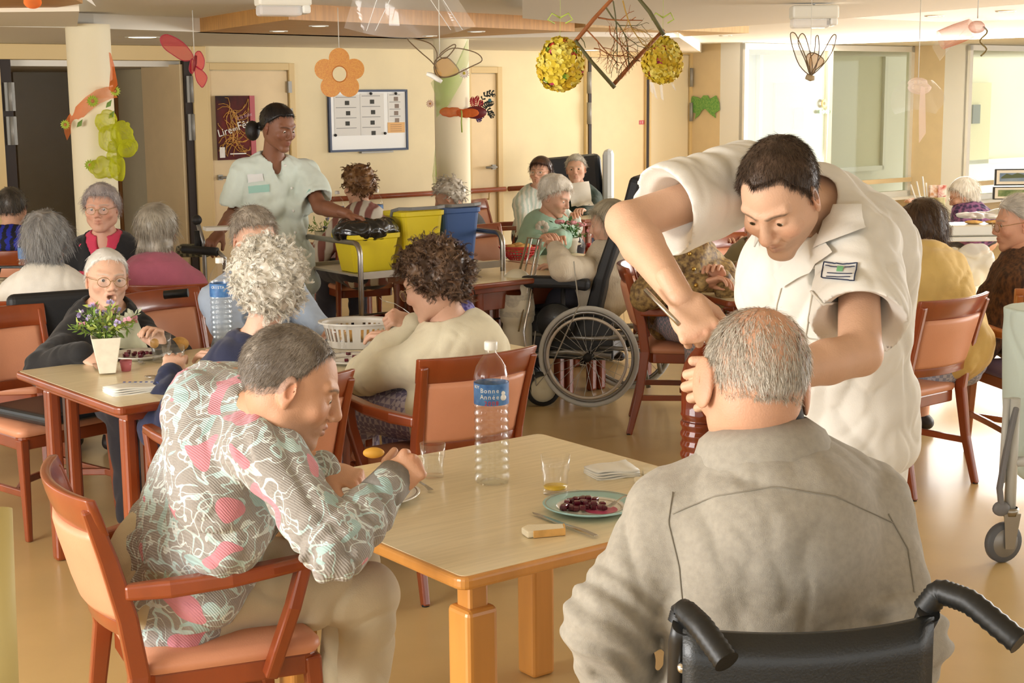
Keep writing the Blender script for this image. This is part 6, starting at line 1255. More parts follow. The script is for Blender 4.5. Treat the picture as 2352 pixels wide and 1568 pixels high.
m = MB(); back = [(.02, .46), (-.05, .75), (-.13, 1.0), (-.19, 1.17)]; m.bar([Q(f, .31, z) for f, z in back], .44, .07, up=fx, ws=[(.42, .10), (.46, .08), (.42, .07), (.36, .05)]); m.build('back_cushion', BLKF, t, .03, seg=3)
m = MB(); m.bar([Q(-.21, .31, 1.15), Q(-.26, .31, 1.34)], .36, .09, up=fx); m.build('headrest', BLKF, t, .035, seg=3)
MB().box(Q(.24, .31, .50), (.46, .44, .10), ax=(fx, ax, ZV)).build('seat_cushion', BLKF, t, .03, seg=3)
for s_ in (.04, .60):
    MB().bar([Q(.0, s_, .72), Q(.12, s_, .735), Q(.42, s_, .735)], .09, .07).build('armrest_pad', BLKF, t, .025, seg=3); MB().tube([Q(.16, s_, .70), Q(.16, s_, .42)], .014).build('armrest_post', RUB, t)
MB().lathe([(.001, -.012), (.11, -.012), (.115, 0), (.11, .012), (.001, .012)], Q(.20, .02, .50), 28, ax).build('side_guard', BLKV, t); MB().tube([Q(-.19, .0, 1.02), Q(-.32, .0, 1.0)], .018).build('push_handle', RUB, t); MB().tube([Q(-.19, .62, 1.02), Q(-.32, .62, 1.0)], .018).build('push_handle', RUB, t)
for s_ in (.2, .44):
    MB().tube([Q(.38, s_, .46), Q(.52, s_, .3), Q(.58, s_, .14)], .02).build('leg_rest', BLKV, t); MB().box(Q(.64, s_, .12), (.2, .14, .02), ax=(fx, ax, ZV)).build('footplate', BLKV, t, .006)
for ax_s in ((.58, .03, .45),): MB().box(Q(.46, .10, .36), (.10, .08, .32), ax=(fx, ax, ZV)).build('calf_pad', BLKF, t, .03, seg=3); MB().box(Q(.12, .10, .40), (.5, .03, .26), ax=(fx, ax, ZV)).build('side_panel', BLKV, t, .01); MB().box(Q(.05, .31, .33), (.34, .40, .12), ax=(fx, ax, ZV)).build('under_frame', BLKV, t, .02)
# front wheelchair
GRIP = mat('ribbed_rubber', '17191A', .45, bump=.2)
t = thing('black_wheelchair', 'black vinyl wheelchair with ribbed handles under the man in the grey shirt', 'wheelchair', (.50, 2.25, 0)); b0 = np.array([.50, 2.25, 0])
TL, TR = at(1562, 1440, 2.09)-b0, at(2120, 1412, 2.14)-b0; f2 = norm(np.cross(ZV, (TR-TL)*[1, 1, 0])); rr_ = norm((TR-TL)*[1, 1, 0])
rows = 14; vs = []; fs = []
for k in range(9):
    z = -.004-k*.055
    for i in range(rows+1): u = i/rows; w_ = 4*u*(1-u); vs.append(TL*(1-u)+TR*u+ZV*(z-.004*w_*(1-k/8)+.012)-f2*(.035*w_+.02)+f2*(-.0)*k)
for k in range(8):
    for i in range(rows): a = k*(rows+1)+i; fs.append((a, a+1, a+rows+2, a+rows+1))
o = mesh_obj('back_sling', vs, fs, BLKV, t, True); md = o.modifiers.new('s', 'SOLIDIFY'); md.thickness = .012
for C_, s_ in ((TL, -1), (TR, 1)):
    m = MB(); m.tube([C_+ZV*-.5+f2*.04, C_+ZV*-.02, C_+ZV*.01-f2*.02], .017, 14); m.build('back_post', mat('black_paint', '1C1E20', .35), t)
    e = [C_+ZV*.005, C_+ZV*.025-f2*.03+rr_*.0, C_+ZV*.02-f2*.07+rr_*s_*.01, C_-ZV*.0-f2*.13+rr_*s_*.035]
    if s_ > 0: e = [C_+ZV*.005, C_+ZV*.04-f2*.01+rr_*.02, C_+ZV*.035-f2*.05+rr_*.05, C_-ZV*.01-f2*.12+rr_*.10]
    else: e = [C_+ZV*.005, C_+ZV*.025-f2*.0+rr_*.005, C_+ZV*.015-f2*.045+rr_*.02, C_-ZV*.022-f2*.10+rr_*.045]
    P3 = []
    for u in np.linspace(0, 1, 40): 
        k = min(int(u*3), 2); v = u*3-k; P3.append(e[k]*(1-v)+e[k+1]*v)
    P3 = [sum(P3[max(0, i-2):i+3], np.zeros(3))/len(P3[max(0, i-2):i+3]) for i in range(40)]
    MB().tube(P3, [.0175+(.0018 if i % 2 else 0) for i in range(39)]+[.0195], 16).build('ribbed_grip', GRIP, t)
    MB().ell(C_+ZV*-.055-f2*.018+rr_*(-s_)*.0, (.009, .009, .009), 10, 8).build('chrome_bolt', CHROME, t)
    cw = C_*[1, 1, 0]+rr_*s_*.075+f2*.12+ZV*.30; wheel(t, cw, rr_*s_, .30, 20); m = MB().box(C_*[1, 1, 0]+rr_*s_*.03+f2*.2+ZV*.70, (.05, .34, .04), ax=(rr_, f2, ZV)); m.build('armrest', BLKV, t, .012)
MB().box((TL+TR)/2*[1, 1, 0]+f2*.25+ZV*.47, (.42, .42, .05), ax=(rr_, f2, ZV)).build('seat', BLKV, t, .01)
# black cushion behind the open-mouthed woman
p = at(135, 790, 6.8); t = thing('back_cushion', 'black padded back cushion behind the open-mouthed woman', 'cushion', (p[0], p[1], 0)); MB().box((0, 0, .74), (.44, .07, .42), .5).build('pad', BLKF, t, .05, seg=4)
p = onz(160, 1000, .5); o = MB().box((-1.93, 6.28, .515), (.42, .42, .05), .9).build('seat_cushion', BLKV, None, .02, seg=3); tag(o, 'black seat cushion on the chair of the open-mouthed woman', 'cushion')
# oxygen flask on a small cart
p = onz(1190, 925, 0); t = thing('oxygen_flask', 'cream liquid-oxygen flask with a moulded handle collar on its cart', 'oxygen flask', (p[0], p[1], .06)); OX = mat('flask_cream', 'E2DAC2', .45)
MB().lathe([(.001, 0), (.088, 0), (.09, .02), (.088, .40), (.085, .42), (.10, .44), (.102, .47), (.10, .50)], n=32).build('cylinder', OX, t)
F = Field((-.13, -.13, .44), (.13, .13, .76), .005); F.rc((0, 0, .52), (0, 0, .66), .105, .085, .02); F.rc((-.02, 0, .60), (-.02, -.14, .62), .04, .042, .01, -1); F.el((-.03, -.09, .56), (.035, .05, .03), .01, -1); F.el((0, 0, .6), (.075, .075, .10), .01, -1); F.plane((0, 0, .75), (0, 0, 1)); a, b = F.mesh(); mesh_obj('head_collar', a, b, OX, t, True)
MB().lathe([(.001, 0), (.03, 0), (.03, .02), (.001, .02)], (-.03, -.02, .56), 16, (0, -1, 0)).build('gauge', WHITE, t); MB().tube([(-.03, 0, .62), (.02, 0, .64)], .012).build('valve', mat('green_valve', '3E8A6A', .4), t)
MB().lathe([(.1065, .47), (.1015, .52), (.096, .60)], n=40).build('warning_label', mat('label_grey', 'C9C2AE', .6, var=.12, vscale=60), t)
t2 = thing('flask_cart', 'two-wheeled wire cart holding the oxygen flask', 'cart', (p[0]+.02, p[1]+.02, 0)); hT = [at(x, y, p[1]+o_) for x, y, o_ in ((1212, 545, .1), (1242, 548, .1))]; b0 = np.array(t2.location)
f1, f2_ = onz(1188, 905, .0)+ZV*.1-b0, onz(1208, 930, 0)-b0+ZV*.08
tl, tr2 = at(1213, 545, p[1]+.08)-b0, at(1243, 549, p[1]+.02)-b0
kb = at(1203, 762, p[1]-.14)-b0; MB().tube([at(1184, 660, p[1]+.1)-b0, tl, tr2, kb, at(1220, 900, p[1]-.12)-b0], .0075, 8).build('handle_frame', CHROME, t2); MB().tube([at(1200, 655, p[1]+.08)-b0, tl+np.array([.02, .0, 0])], .005, 8).build('wire', CHROME, t2); MB().tube([kb+np.array([-.03, .01, 0]), tr2-np.array([.018, 0, .0])], .005, 8).build('wire', CHROME, t2)
MB().box((0.0, 0.03, .05), (.24, .2, .01)).build('base_plate', CHROME, t2)
wq = onz(1247, 932, 0)-b0+ZV*.105
for o_ in (0, 1): m = MB(); c = wq+np.array([-.10, .22, 0])*o_; w1 = m.lathe([(.08, -.025), (.102, -.02), (.105, 0), (.102, .02), (.08, .025)], c, 30, (.15, -1, 0)); w2 = m.build('wheel', RUB, t2); MB().lathe([(.001, .022), (.02, .026), (.078, .02), (.082, .0)], c, 24, (.15, -1, 0)).build('hub_cap', mat('hub_cream', 'DAD2B4', .5), w2)
MB().tube([wq, wq+np.array([-.10, .22, 0])], .006).build('axle', CHROME, t2)
pts = [at(1230, 760, 8.7), at(1222, 830, 8.7), at(1232, 885, 8.65), at(1262, 850, 8.6), at(1330, 700, 8.3), at(1322, 640, 8.25), at(1318, 600, 8.25)]; o = MB().tube(pts, .004, 6).build('oxygen_tube', glassy('tube_plastic', 'D8D4C8', .4)); tag(o, 'thin clear tube running from the flask over the wheelchair armrest', 'tube')
# ------------------------------------------------------------------ reclining chair
p = at(1330, 470, 14.1); t = thing('reclining_armchair', 'dark blue padded reclining armchair with a pale side panel', 'armchair', (p[0]-.02, p[1]+.1, 0), -.1); DB = mat('dark_blue_vinyl', '222B3C', .35, coat=.3); PB = mat('pale_blue_panel', 'CFD6DC', .5)
MB().bar([(0, -.05, .5), (-.03, .10, .9), (-.06, .2, 1.24)], .56, .14, up=(0, -1, 0)).build('backrest', DB, t, .06, seg=3); MB().box((.30, .0, 1.05), (.10, .34, .52)).build('wing', PB, t, .05); MB().box((0, -.3, .44), (.6, .6, .18)).build('seat', DB, t, .05)
for s_ in (-1, 1): MB().box((s_*.34, -.25, .58), (.09, .6, .1)).build('armrest', DB, t, .03); MB().tube([(s_*.3, -.4, 0), (s_*.3, -.4, .4)], .025).build('leg', ALU, t); MB().tube([(s_*.3, .1, 0), (s_*.3, .1, .4)], .025).build('leg', ALU, t)
# walker with checked bag behind the dusty pink jumper
t = thing('rollator', 'walking frame with black grips and a tartan bag near the open door', 'walker', tuple(at(455, 600, 8.6)*[1, 1, 0])); b0 = np.array(t.location)
g1, g2, g3 = at(452, 505, 8.6)-b0, at(468, 560, 8.6)-b0, at(505, 580, 8.3)-b0
MB().tube([g1, g2, g2*[1, 1, 0]+ZV*.1], .013).build('upright', ALU, t); MB().ell(g1, (.03, .03, .03)).build('knob', RUB, t); MB().tube([g1-ZV*.06, g1-ZV*.2], .02).build('upper_grip', RUB, t); MB().tube([at(420, 572, 8.4)-b0, at(500, 578, 8.35)-b0], .024).build('grip', RUB, t); MB().tube([at(500, 578, 8.35)-b0, at(516, 592, 8.35)-b0, at(516, 640, 8.4)-b0, np.array([.2, -.1, .06])], .012).build('frame_tube', ALU, t)
MB().box(at(447, 575, 8.65)-b0, (.2, .12, .07)).build('tartan_bag', mat('tartan', '4A4A3E', .8, col2='8A8468', kind='check', vscale=60), t, .02); m = MB()
for dx in (-.2, .15): m.lathe([(.02, -.02), (.07, -.02), (.07, .02), (.02, .02)], (dx, -.05, .07), 20, (1, 0, 0))
m.build('wheels', RUB, t)
p = at(348, 678, 7.0); t = MB().tube([at(377, 677, 6.85), at(432, 672, 6.85)], .02, 12).build('walker_grip', GRIP); tag(t, 'black rubber grip resting over the back of a salmon chair', 'walker')
p = at(28, 608, 7.6); t = thing('floral_bag', 'beige and black flower-patterned bag at the left edge', 'bag', (p[0], p[1], .765)); MB().box((0, 0, .07), (.3, .12, .17)).build('pouch', mat('floral_print', '2E2A24', .7, col2='CDBFA0', vscale=18), t, .04); MB().tube([(-.08, 0, .15), (-.06, 0, .21), (.06, 0, .21), (.08, 0, .15)], .008).build('strap', BLKV, t)
p = at(741, 535, 10.9); t = vase_plant('small leafy plant in a wicker pot on the table behind the trolley', (p[0], p[1], .762), 1.2, lambda t: (MB().lathe([(.001, 0), (.05, 0), (.06, .09), (.05, .09)], n=20).build('pot', mat('wicker', 'C9BFA0', .8, bump=.8, bscale=60), t), t.__setitem__('top', .08)), 12, 'potted_plant', 'plant')
# ------------------------------------------------------------------ food cart at the right
p = at(2265, 560, 9.6); t = thing('serving_cart', 'steel serving cart with a deep tray at the right, before the window', 'cart', (p[0], p[1], 0), .05); WS = mat('pale_metal', 'C9C8C0', .3, .6)
for z, th in ((.90, .03), (.35, .02)): MB().box((0.05, 0, z), (.95, .5, th)).build('shelf', WS, t, .004)
for sx in (-.42, .5):
    for sy in (-.22, .22): MB().tube([(sx, sy, 0), (sx, sy, .9)], .014).build('leg', WS, t)
MB().box((-.0, -.1, .95), (.62, .26, .07)).build('deep_tray', WS, t, .01)
p2 = p+np.array([-.30, -.12, 0]); o = MB().lathe([(.075, 0), (.075, .17), (.078, .172), (.072, .172), (.072, .01), (.001, .01)], n=30).build('large_tin', mat('tin_print', 'CFC69A', .35, .4, col2='A9A878', vscale=12)); o.location = (at(2141, 520, p2[1])[0], p2[1], .985); tag(o, 'tall printed tin with straws and sachets in it on the serving cart', 'tin')
tx = o.location
for i, (dx, h_, m_) in enumerate(((-.045, .27, WHITE), (-.03, .30, WHITE), (-.06, .25, WHITE), (-.02, .26, WHITE))): q_ = MB().tube([(tx[0]+dx, tx[1], tx[2]+.02), (tx[0]+dx*2.4, tx[1], tx[2]+h_)], .005, 6).build('straw', m_); tag(q_, 'thin white straw standing in the printed tin', 'straw', 'straws in the tin')
for i, (dx, lab) in enumerate(((.0, 'orange printed sachet box standing in the tin, left one'), (.05, 'red and white sachet box standing in the tin, right one'))): q_ = MB().box((tx[0]+dx, tx[1], tx[2]+.19), (.055, .03, .11), .1).build('sachet_box', mat('sachet%d' % i, ('D08A4A', 'C85A4A')[i], .5, col2='F0E0D0', vscale=40), None, .003); tag(q_, lab, 'box')
F = Field((-.45, -.2, -.06), (.45, .2, .10), .009); F.el((-.15, 0, 0), (.18, .12, .02), .02); F.el((.15, 0, .02), (.25, .14, .035), .02); F.ridge(.012, 40, 3); a, b = F.mesh(); o = mesh_obj('plastic_sheet', a, b, glassy('cloudy_film', 'F2F2EC', .55, .12, 1.5), None, True); o.location = (p[0]+.12, p[1]-.02, 1.03); tag(o, 'crumpled clear film over the pastries on the serving cart', 'plastic wrap')
for i in range(3): roll(('left', 'middle', 'right')[i]+' flat golden pastry on the serving cart tray', (p[0]-.12+i*.13, p[1]-.12, .995), (.06, .05, .012), group='pastries on the serving cart')
F = Field((-.2, -.06, -.3), (.2, .06, .02), .008); F.el((0, 0, -.13), (.13, .03, .14), .02); F.ridge(.010, 40, 5); F.noise(.008, 30, 2); a, b = F.mesh(); o = mesh_obj('clear_bag', a, b, glassy('cloudy_film', 'F2F2EC', .55, .12, 1.5), None, True); o.location = tuple(at(2240, 560, 9.3)); tag(o, 'crinkled clear plastic bag hanging under the serving cart', 'bag')
# laundry hoist / cart frame at the right edge
t = thing('laundry_cart', 'wheeled grey frame with a pale green cloth bag at the right edge', 'cart', (2.06, 5.62, 0)); b0 = np.array([2.06, 5.62, 0]); PG = mat('pale_green_cloth', 'CFDDD4', .85, bump=.15)
F = Field((-.3, -.15, .12), (.4, .5, 1.1), .009); F.rc((.03, .22, .40), (.05, .22, .95), .13, .17, .03); F.ridge(.010, 26, 3); F.plane((0, 0, .97), (0, 0, 1)); a, b = F.mesh(); mesh_obj('cloth_bag', a, b, PG, t, True)
cs = onz(2302, 1290, 0)-b0
up_ = cs+ZV*.2+np.array([.02, 0, 0])
MB().tube([up_+ZV*-.02, up_+ZV*.45], .022, 12).build('post', mat('grey_frame', 'C6C6C0', .4), t); MB().tube([up_+np.array([-.035, 0, .12]), up_+np.array([-.03, 0, .45])], .014).build('side_post', mat('grey_frame', 'C6C6C0', .4), t)
MB().tube([up_+ZV*.20, up_+np.array([.4, .05, .20])], .02).build('cross_bar', mat('grey_frame', 'C6C6C0', .4), t); GRL = mat('grey_lever', '77777A', .5)
MB().bar([up_+np.array([.0, -.02, .42]), up_+np.array([-.03, -.02, .25]), up_+np.array([-.05, -.02, .1]), up_+np.array([-.035, -.02, -.0])], .02, .03, up=(0, 1, 0)).build('brake_lever', GRL, t, .006); MB().ell(up_+np.array([-.04, -.02, .02]), (.035, .02, .03)).build('pedal', GRL, t)
m = MB(); m.lathe([(.03, -.016), (.075, -.016), (.08, -.008), (.08, .008), (.075, .016), (.03, .016)], cs+ZV*.08, 32, (.35, -1, 0)); w_ = m.build('castor_wheel', mat('castor_grey', '5A5C60', .5), t); MB().lathe([(.001, .018), (.055, .018), (.06, .012)], cs+ZV*.08, 24, (.35, -1, 0)).build('hub_disc', mat('hub_grey', '8C8A86', .4, .5), w_)
MB().slab([cs+np.array([-.01, -.03, .20]), cs+np.array([.055, -.03, .20]), cs+np.array([.035, -.03, .06]), cs+np.array([-.0, -.03, .06])], (0, .006, 0)).build('fork', mat('fork_metal', '9A958A', .3, .9), t); MB().lathe([(.001, 0), (.034, 0), (.036, .025), (.03, .03)], cs+np.array([.02, 0, .19]), 20).build('swivel', mat('fork_metal', '9A958A', .3, .9), t)
# blurred cream post close to the camera at the lower left
o = MB().tube([at(-14, 1170, 1.35), at(2, 1640, 1.28)], .0165, 16).build('cream_post', mat('post_cream', 'CDBB7C', .6)); tag(o, 'cream post cut off by the lower left edge of the picture', 'post')
# ------------------------------------------------------------------ posters, board, pictures
def wallrect(px0, py0, px1, py1, off=.03):
    a = wall(px0, py0); b = wall(px1, py1); c = wall((px0+px1)/2, (py0+py1)/2); s0, s1 = float((a-W0)@U), float((b-W0)@U); return s0, s1, float(min(a[2], b[2])), float(max(a[2], b[2]))
def wpatch(name, s0, s1, z0, z1, d, m, parent=None, th=.004, bevel=0):
    g = MB(); wbox(g, s0, s1, z0, z1, d, d+th); return g.build(name, m, parent, bevel)
# poster
s0, s1 = ws(490), ws(579); z0, z1 = wz(535, 366), wz(535, 220)
t = wpatch('reading_festival_poster', s0, s1, z0, z1, .055, mat('poster_print', '240A0C', .75, col2='6E1A12', vscale=5, stretch=(1, 1, .6))); tag(t, 'dark red poster reading Lire en Fête on the door behind the care worker', 'poster')
wpatch('red_margin', s1-(s1-s0)*.13, s1, z0, z1, .0595, mat('poster_red', 'B01822', .4), t); GOLD = mat('poster_gold', 'C8903A', .4, var=.3, vscale=40)
m = MB(); rng = np.random.default_rng(4); cx, cz = (s0+s1)/2-.02, (z0+z1)/2
for i in range(46):
    a = rng.uniform(0, 6.28); L = rng.uniform(.08, .22); p0 = np.array([cx+rng.normal(0, .03), cz+rng.choice([-.12, .12])+rng.normal(0, .03)]); P = []
    for u in np.linspace(0, 1, 5): q = p0+np.array([math.cos(a+u*.9), math.sin(a+u*.9)*1.2])*L*u; P.append(wp(min(max(q[0], s0+.015), s1-.06), min(max(q[1], z0+.03), z1-.015), .061))
    m.tube(P, .0035, 4, False)
m.build('firework_lines', GOLD, t)
def wtext(nm, txt, size, m, s, z, off, rot=0, parent=None, shear=0): X = U*math.cos(rot)+ZV*math.sin(rot); Zu = -U*math.sin(rot)+ZV*math.cos(rot); return textobj(nm, txt, size, m, wp(s, z, off), X, Zu, parent, ext=.0008, shear=shear)
LWp = mat('poster_white', 'F2EEE6', .5); hh = z1-z0
wtext('title', 'Lire', .09, LWp, s0+(s1-s0)*.2, z0+hh*.44, .066, .24, t); wtext('title', 'en', .055, LWp, s0+(s1-s0)*.46, z0+hh*.485, .066, .24, t); wtext('title', 'Fête', .095, LWp, s0+(s1-s0)*.74, z0+hh*.55, .066, .24, t)
wtext('subtitle', 'à la folie', .045, mat('poster_pink', 'C89AA0'), s0+(s1-s0)*.72, z0+hh*.68, .064, .24, t); wpatch('emblem', s0+.02, s0+.07, z0+.02, z0+.11, .060, LWp, t); wpatch('web_line', s0+.12, s1-.1, z0+.045, z0+.055, .060, LWp, t)
# notice board
s0, s1 = ws(756), ws(931); z0, z1 = wz(840, 344), wz(840, 209)
t = thing('notice_board', 'white notice board with a blue frame and pinned menus on the back wall', 'notice board', (0, 0, 0)); wpatch('board', s0, s1, z0, z1, .0, mat('board_white', 'F1F1EE', .3), t, .02)
FB = mat('board_frame_blue', '2F3E5C', .4); g = MB()
for a in ((s0-.012, s0+.008, z0, z1), (s1-.008, s1+.012, z0, z1), (s0-.012, s1+.012, z0-.012, z0+.008), (s0-.012, s1+.012, z1-.008, z1+.012)): wbox(g, *a, 0, .03)
g.build('frame', FB, t); wpatch('pen_ledge', s0+(s1-s0)*.38, s0+(s1-s0)*.8, z0-.03, z0-.015, 0, STEEL, t, .04)
PAP = mat('paper_grey', 'E4E2DD', .8); INK = mat('ink_grey', '9A9A98', .8); DK = mat('print_dark', '35352F', .7); w_ = s1-s0; h_ = z1-z0
for nm, a, b, c, d, lab in (('menu_sheet', .055, .385, .25, .94, 'left long sheet of the week menu on the notice board'), ('menu_sheet', .39, .70, .25, .96, 'middle long sheet with four little drawings on the notice board'), ('notice_sheet', .755, .97, .47, .96, 'upper right sheet with a photo on the notice board')):
    q = wpatch(nm, s0+w_*a, s0+w_*b, z0+h_*c, z0+h_*d, .021, PAP, None, .002); tag(q, lab, 'paper')
    g = MB()
    for k in range(4 if b < .8 else 6): zz = z0+h_*(c+(d-c)*(.92-k*(.23 if b < .8 else .1))); 
    for k in range(4): zz = z0+h_*(c+(d-c)*(.93-k*.25)); wbox(g, s0+w_*(a+.02), s0+w_*(b-.05), zz, zz+.006, .023, .0245)
    g.build('text_line', INK, q); g = MB()
    for k in range(3 if a < .1 else 4): zz = z0+h_*(c+(d-c)*(.80-k*.25)); x = s0+w_*((a+b)/2+.01*(k % 2)); g.box(wp(x, zz, .024), (.045, .002, .038), TH+.0)
    g.build('small_picture', DK if a < .5 else mat('print_brown', '8A7A6E', .7), q)
q = wpatch('orange_note', s0+w_*.745, s0+w_*.975, z0+h_*.28, z0+h_*.46, .021, mat('paper_orange', 'E8B87C', .8), None, .002); tag(q, 'orange slip at the lower right of the notice board', 'paper'); g = MB(); [wbox(g, s0+w_*.78, s0+w_*.93, z0+h_*(.31+.035*k), z0+h_*(.317+.035*k), .023, .0245) for k in range(4)]; g.build('text_line', mat('ink_brown', '9A6A4A'), q)
for i, (a, b) in enumerate(((.53, .955), (.86, .955), (.06, .265), (.705, .275))): q = MB().lathe([(.001, .012), (.012, .012), (.013, 0)], wp(s0+w_*a, z0+h_*b, .023), 12, -V).build('magnet', RUB); tag(q, ('upper middle', 'upper right', 'lower left', 'lower right')[i]+' of the small black magnets on the notice board', 'magnet', 'black magnets on the notice board')
# red safety sticker and framed pictures
s_ = ws(1470); z_ = wz(1470, 281); q = wpatch('safety_sticker', s_-.035, s_+.04, z_-.022, z_+.022, .021, mat('sticker_red', 'C8525A', .5), None, .002); tag(q, 'small red and white sticker on the pale double door', 'sticker'); wtext('symbol', 'i', .035, LWp, s_-.02, z_, .025, 0, q); wtext('symbol', 'E', .035, LWp, s_+.015, z_, .025, 0, q)
def framed(px0, py0, px1, py1, lab, m1):
    Y = 14.2; A, B = at(px0, py1, Y), at(px1, py0, Y); c = (A+B)/2; W_, H_ = B[0]-A[0], B[2]-A[2]; t = thing('framed_picture', lab, 'picture', c, 0, 'framed pictures at the window'); MB().box((0, 0, 0), (W_, .02, H_)).build('frame', mat('black_frame', '22221F', .4), t, .003); MB().box((0, -.012, 0), (W_*.9, .004, H_*.84)).build('mount', WHITE, t); MB().box((0, -.016, 0), (W_*.74, .004, H_*.5)).build('print', m1, t); return t
t = framed(2283, 387, 2372, 426, 'black-framed lake view at the right window, upper one', mat('lake_print', '5A7AA8', .5, col2='9AB0C8', vscale=3)); MB().slab([(-.12, -.019, .0), (-.07, -.019, .035), (-.02, -.019, .02), (.03, -.019, .04), (.12, -.019, .015), (.12, -.019, -.005), (-.12, -.019, -.012)], (0, .002, 0)).build('hills', mat('hill_green', '5C6A50', .6), t)
framed(2279, 428, 2372, 458, 'black-framed green landscape at the right window, lower one', mat('landscape_print', '5C7A4A', .5, col2='8CA070', vscale=20))
# ------------------------------------------------------------------ hanging decorations
def film(nm, tint, clear, rough=.3, ior=1.2): return glassy(nm, tint, clear, rough, ior)
GREY_T = mat('thread', 'D8D4C8', .6)
def hangz(p): return 2.34-p[2]
def string(t, p, x=0, z0=0, m=None, r=.0022): MB().tube([(x, 0, z0), (x, 0, 2.30-p[2])], r, 5).build('hanging_thread', m or GREY_T, t)
# orange glitter flower
p = at(780, 170, 8.5); t = thing('foam_flower', 'orange glittery five-petal flower hanging before the notice board', 'decoration', p, 0, None); k = 8.5/FPX
def flower_outline(R, r0, n=5, N=60):
    P = []
    for i in range(N): a = 2*pi*i/N+pi/2; b = ((a-pi/2) % (2*pi/n))-pi/n; d = R*.62; rr = d*math.cos(b if abs(b) < pi/n else pi/n); P.append(0)
    out = []
    for kk in range(n):
        c0 = pi/2+2*pi*kk/n; c = np.array([math.cos(c0), math.sin(c0)])*R*.60
        for u in np.linspace(-1.71, 1.71, 15): a = c0+u; out.append(c+np.array([math.cos(a), math.sin(a)])*R*.40)
    return out
o_ = flower_outline(58*k, 0); ang = [math.atan2(y, x) for x, y in o_]
m = MB(); n = len(o_); inner = [(16*k*math.cos(a), 17*k*math.sin(a)) for a in ang]; vs = []
for y in (-.006, .006): vs += [(x, y, z) for x, z in o_]; vs += [(x, y, z) for x, z in inner]
for i in range(n):
    j2 = (i+1) % n; m.f.append((i, j2, n+j2, n+i)); m.f.append((2*n+j2, 2*n+i, 3*n+i, 3*n+j2)); m.f.append((j2, i, 2*n+i, 2*n+j2)); m.f.append((n+i, n+j2, 3*n+j2, 3*n+i))
m.v = vs; m.mi = [0]*len(m.f); m.sm = [False]*len(m.f); m.build('petals', mat('orange_glitter', 'D07C1A', .35, var=.0, col2='E2A034', vscale=260), t); MB().tube([(16.5*k*math.cos(a), -.006, 17.5*k*math.sin(a)) for a in np.linspace(0, 2*pi, 25)[:-1]], .003, 5, closed=True).build('centre_rim', mat('orange_rim', 'C87828', .5), t); string(t, p, 0, 56*k)
# butterflies
def wing(m, pts, px0, Y0, b0, dy=0):
    """outline in picture units (x right, y down, in photo pixels around the body) lifted to metres"""
    k = Y0/FPX; return [np.array([x*k, dy*((i % 3)*.0), -y*k]) for i, (x, y) in enumerate(pts)]
def butterfly(lab, px, py, Y, wings, m_w, m_e, body=None, spots=(), tilt=.5, th=.002):
    p = at(px, py, Y); t = thing('fabric_butterfly', lab, 'butterfly', p); k = Y/FPX
    for i, w_ in enumerate(wings):
        sg = 1 if np.mean([q[0] for q in w_]) > 0 else -1; P = [np.array([x*k, -abs(x)*k*tilt*(1 if i % 2 else .7), -y*k]) for x, y in w_]; P2 = []
        n = len(P)
        for a in range(n):      # smooth outline
            p0, p1, p2, p3 = P[a-1], P[a], P[(a+1) % n], P[(a+2) % n]
            for u in (0, .25, .5, .75): P2.append(.5*((2*p1)+(-p0+p2)*u+(2*p0-5*p1+4*p2-p3)*u*u+(-p0+3*p1-3*p2+p3)*u**3))
        c = sum(P2, np.zeros(3))/len(P2); m = MB(); m.add([c]+P2, [(0, 1+a, 1+(a+1) % len(P2)) for a in range(len(P2))], True); wo = m.build('wing', m_w if not isinstance(m_w, list) else m_w[i], t); MB().tube(P2, .0025, 5, closed=True).build('wing_wire', m_e, wo)
    if body: MB().tube([np.array([x*k, -.01, -y*k]) for x, y in body[0]], [r*k for r in body[1]], 8).build('body', body[2], t)
    return t, p, k
PK = gauze('pink_gauze', 'D8344E', .35, .5); PKE = mat('pink_wire', 'B02A44', .5)
t, p, k = butterfly('bright pink gauze butterfly hanging between the doors', 445, 140, 8.6, [[(0, -8), (-20, -40), (-52, -58), (-68, -50), (-62, -30), (-45, -15), (-20, 0)], [(2, 0), (6, -18), (18, -20), (27, 0), (20, 20), (4, 12)], [(2, 12), (20, 22), (31, 38), (20, 58), (12, 54), (4, 40)], [(-4, -5), (-10, 18), (-4, 28), (4, 8)]], PK, PKE, ([(6, -12), (3, 5), (0, 22)], [3, 4.5, 2], mat('body_red', '8A2A30', .6))); string(t, p, .004, .03)
GG = gauze('gold_gauze', 'D9B064', .72, .3); GG2 = gauze('gold_gauze_dense', 'C88E34', .35, .4); BW = mat('brown_wire', '6A5234', .5); MINTP = gauze('pale_gauze', 'E8E0C4', .8, .25)
t, p, k = butterfly('cream and gold gauze butterfly hanging before the middle column', 1010, 140, 6.6, [[(-4, 20), (-20, 0), (-45, -22), (-72, -50), (-50, -48), (-20, -38), (-6, -18), (-8, 6)], [(-4, 30), (-12, 5), (0, -10), (30, -28), (80, -18), (96, 0), (70, 14), (30, 32), (10, 36)], [(-8, 32), (-12, 8), (15, -8), (42, 18), (38, 30), (10, 37)], [(0, -14), (30, -35), (36, -30), (14, -6)]], [MINTP, MINTP, GG2, MINTP], BW, ([(-30, 28), (-18, 32), (-6, 40), (4, 47)], [4, 6, 6, 4], WHITE), tilt=.25); string(t, p, 0, .02)
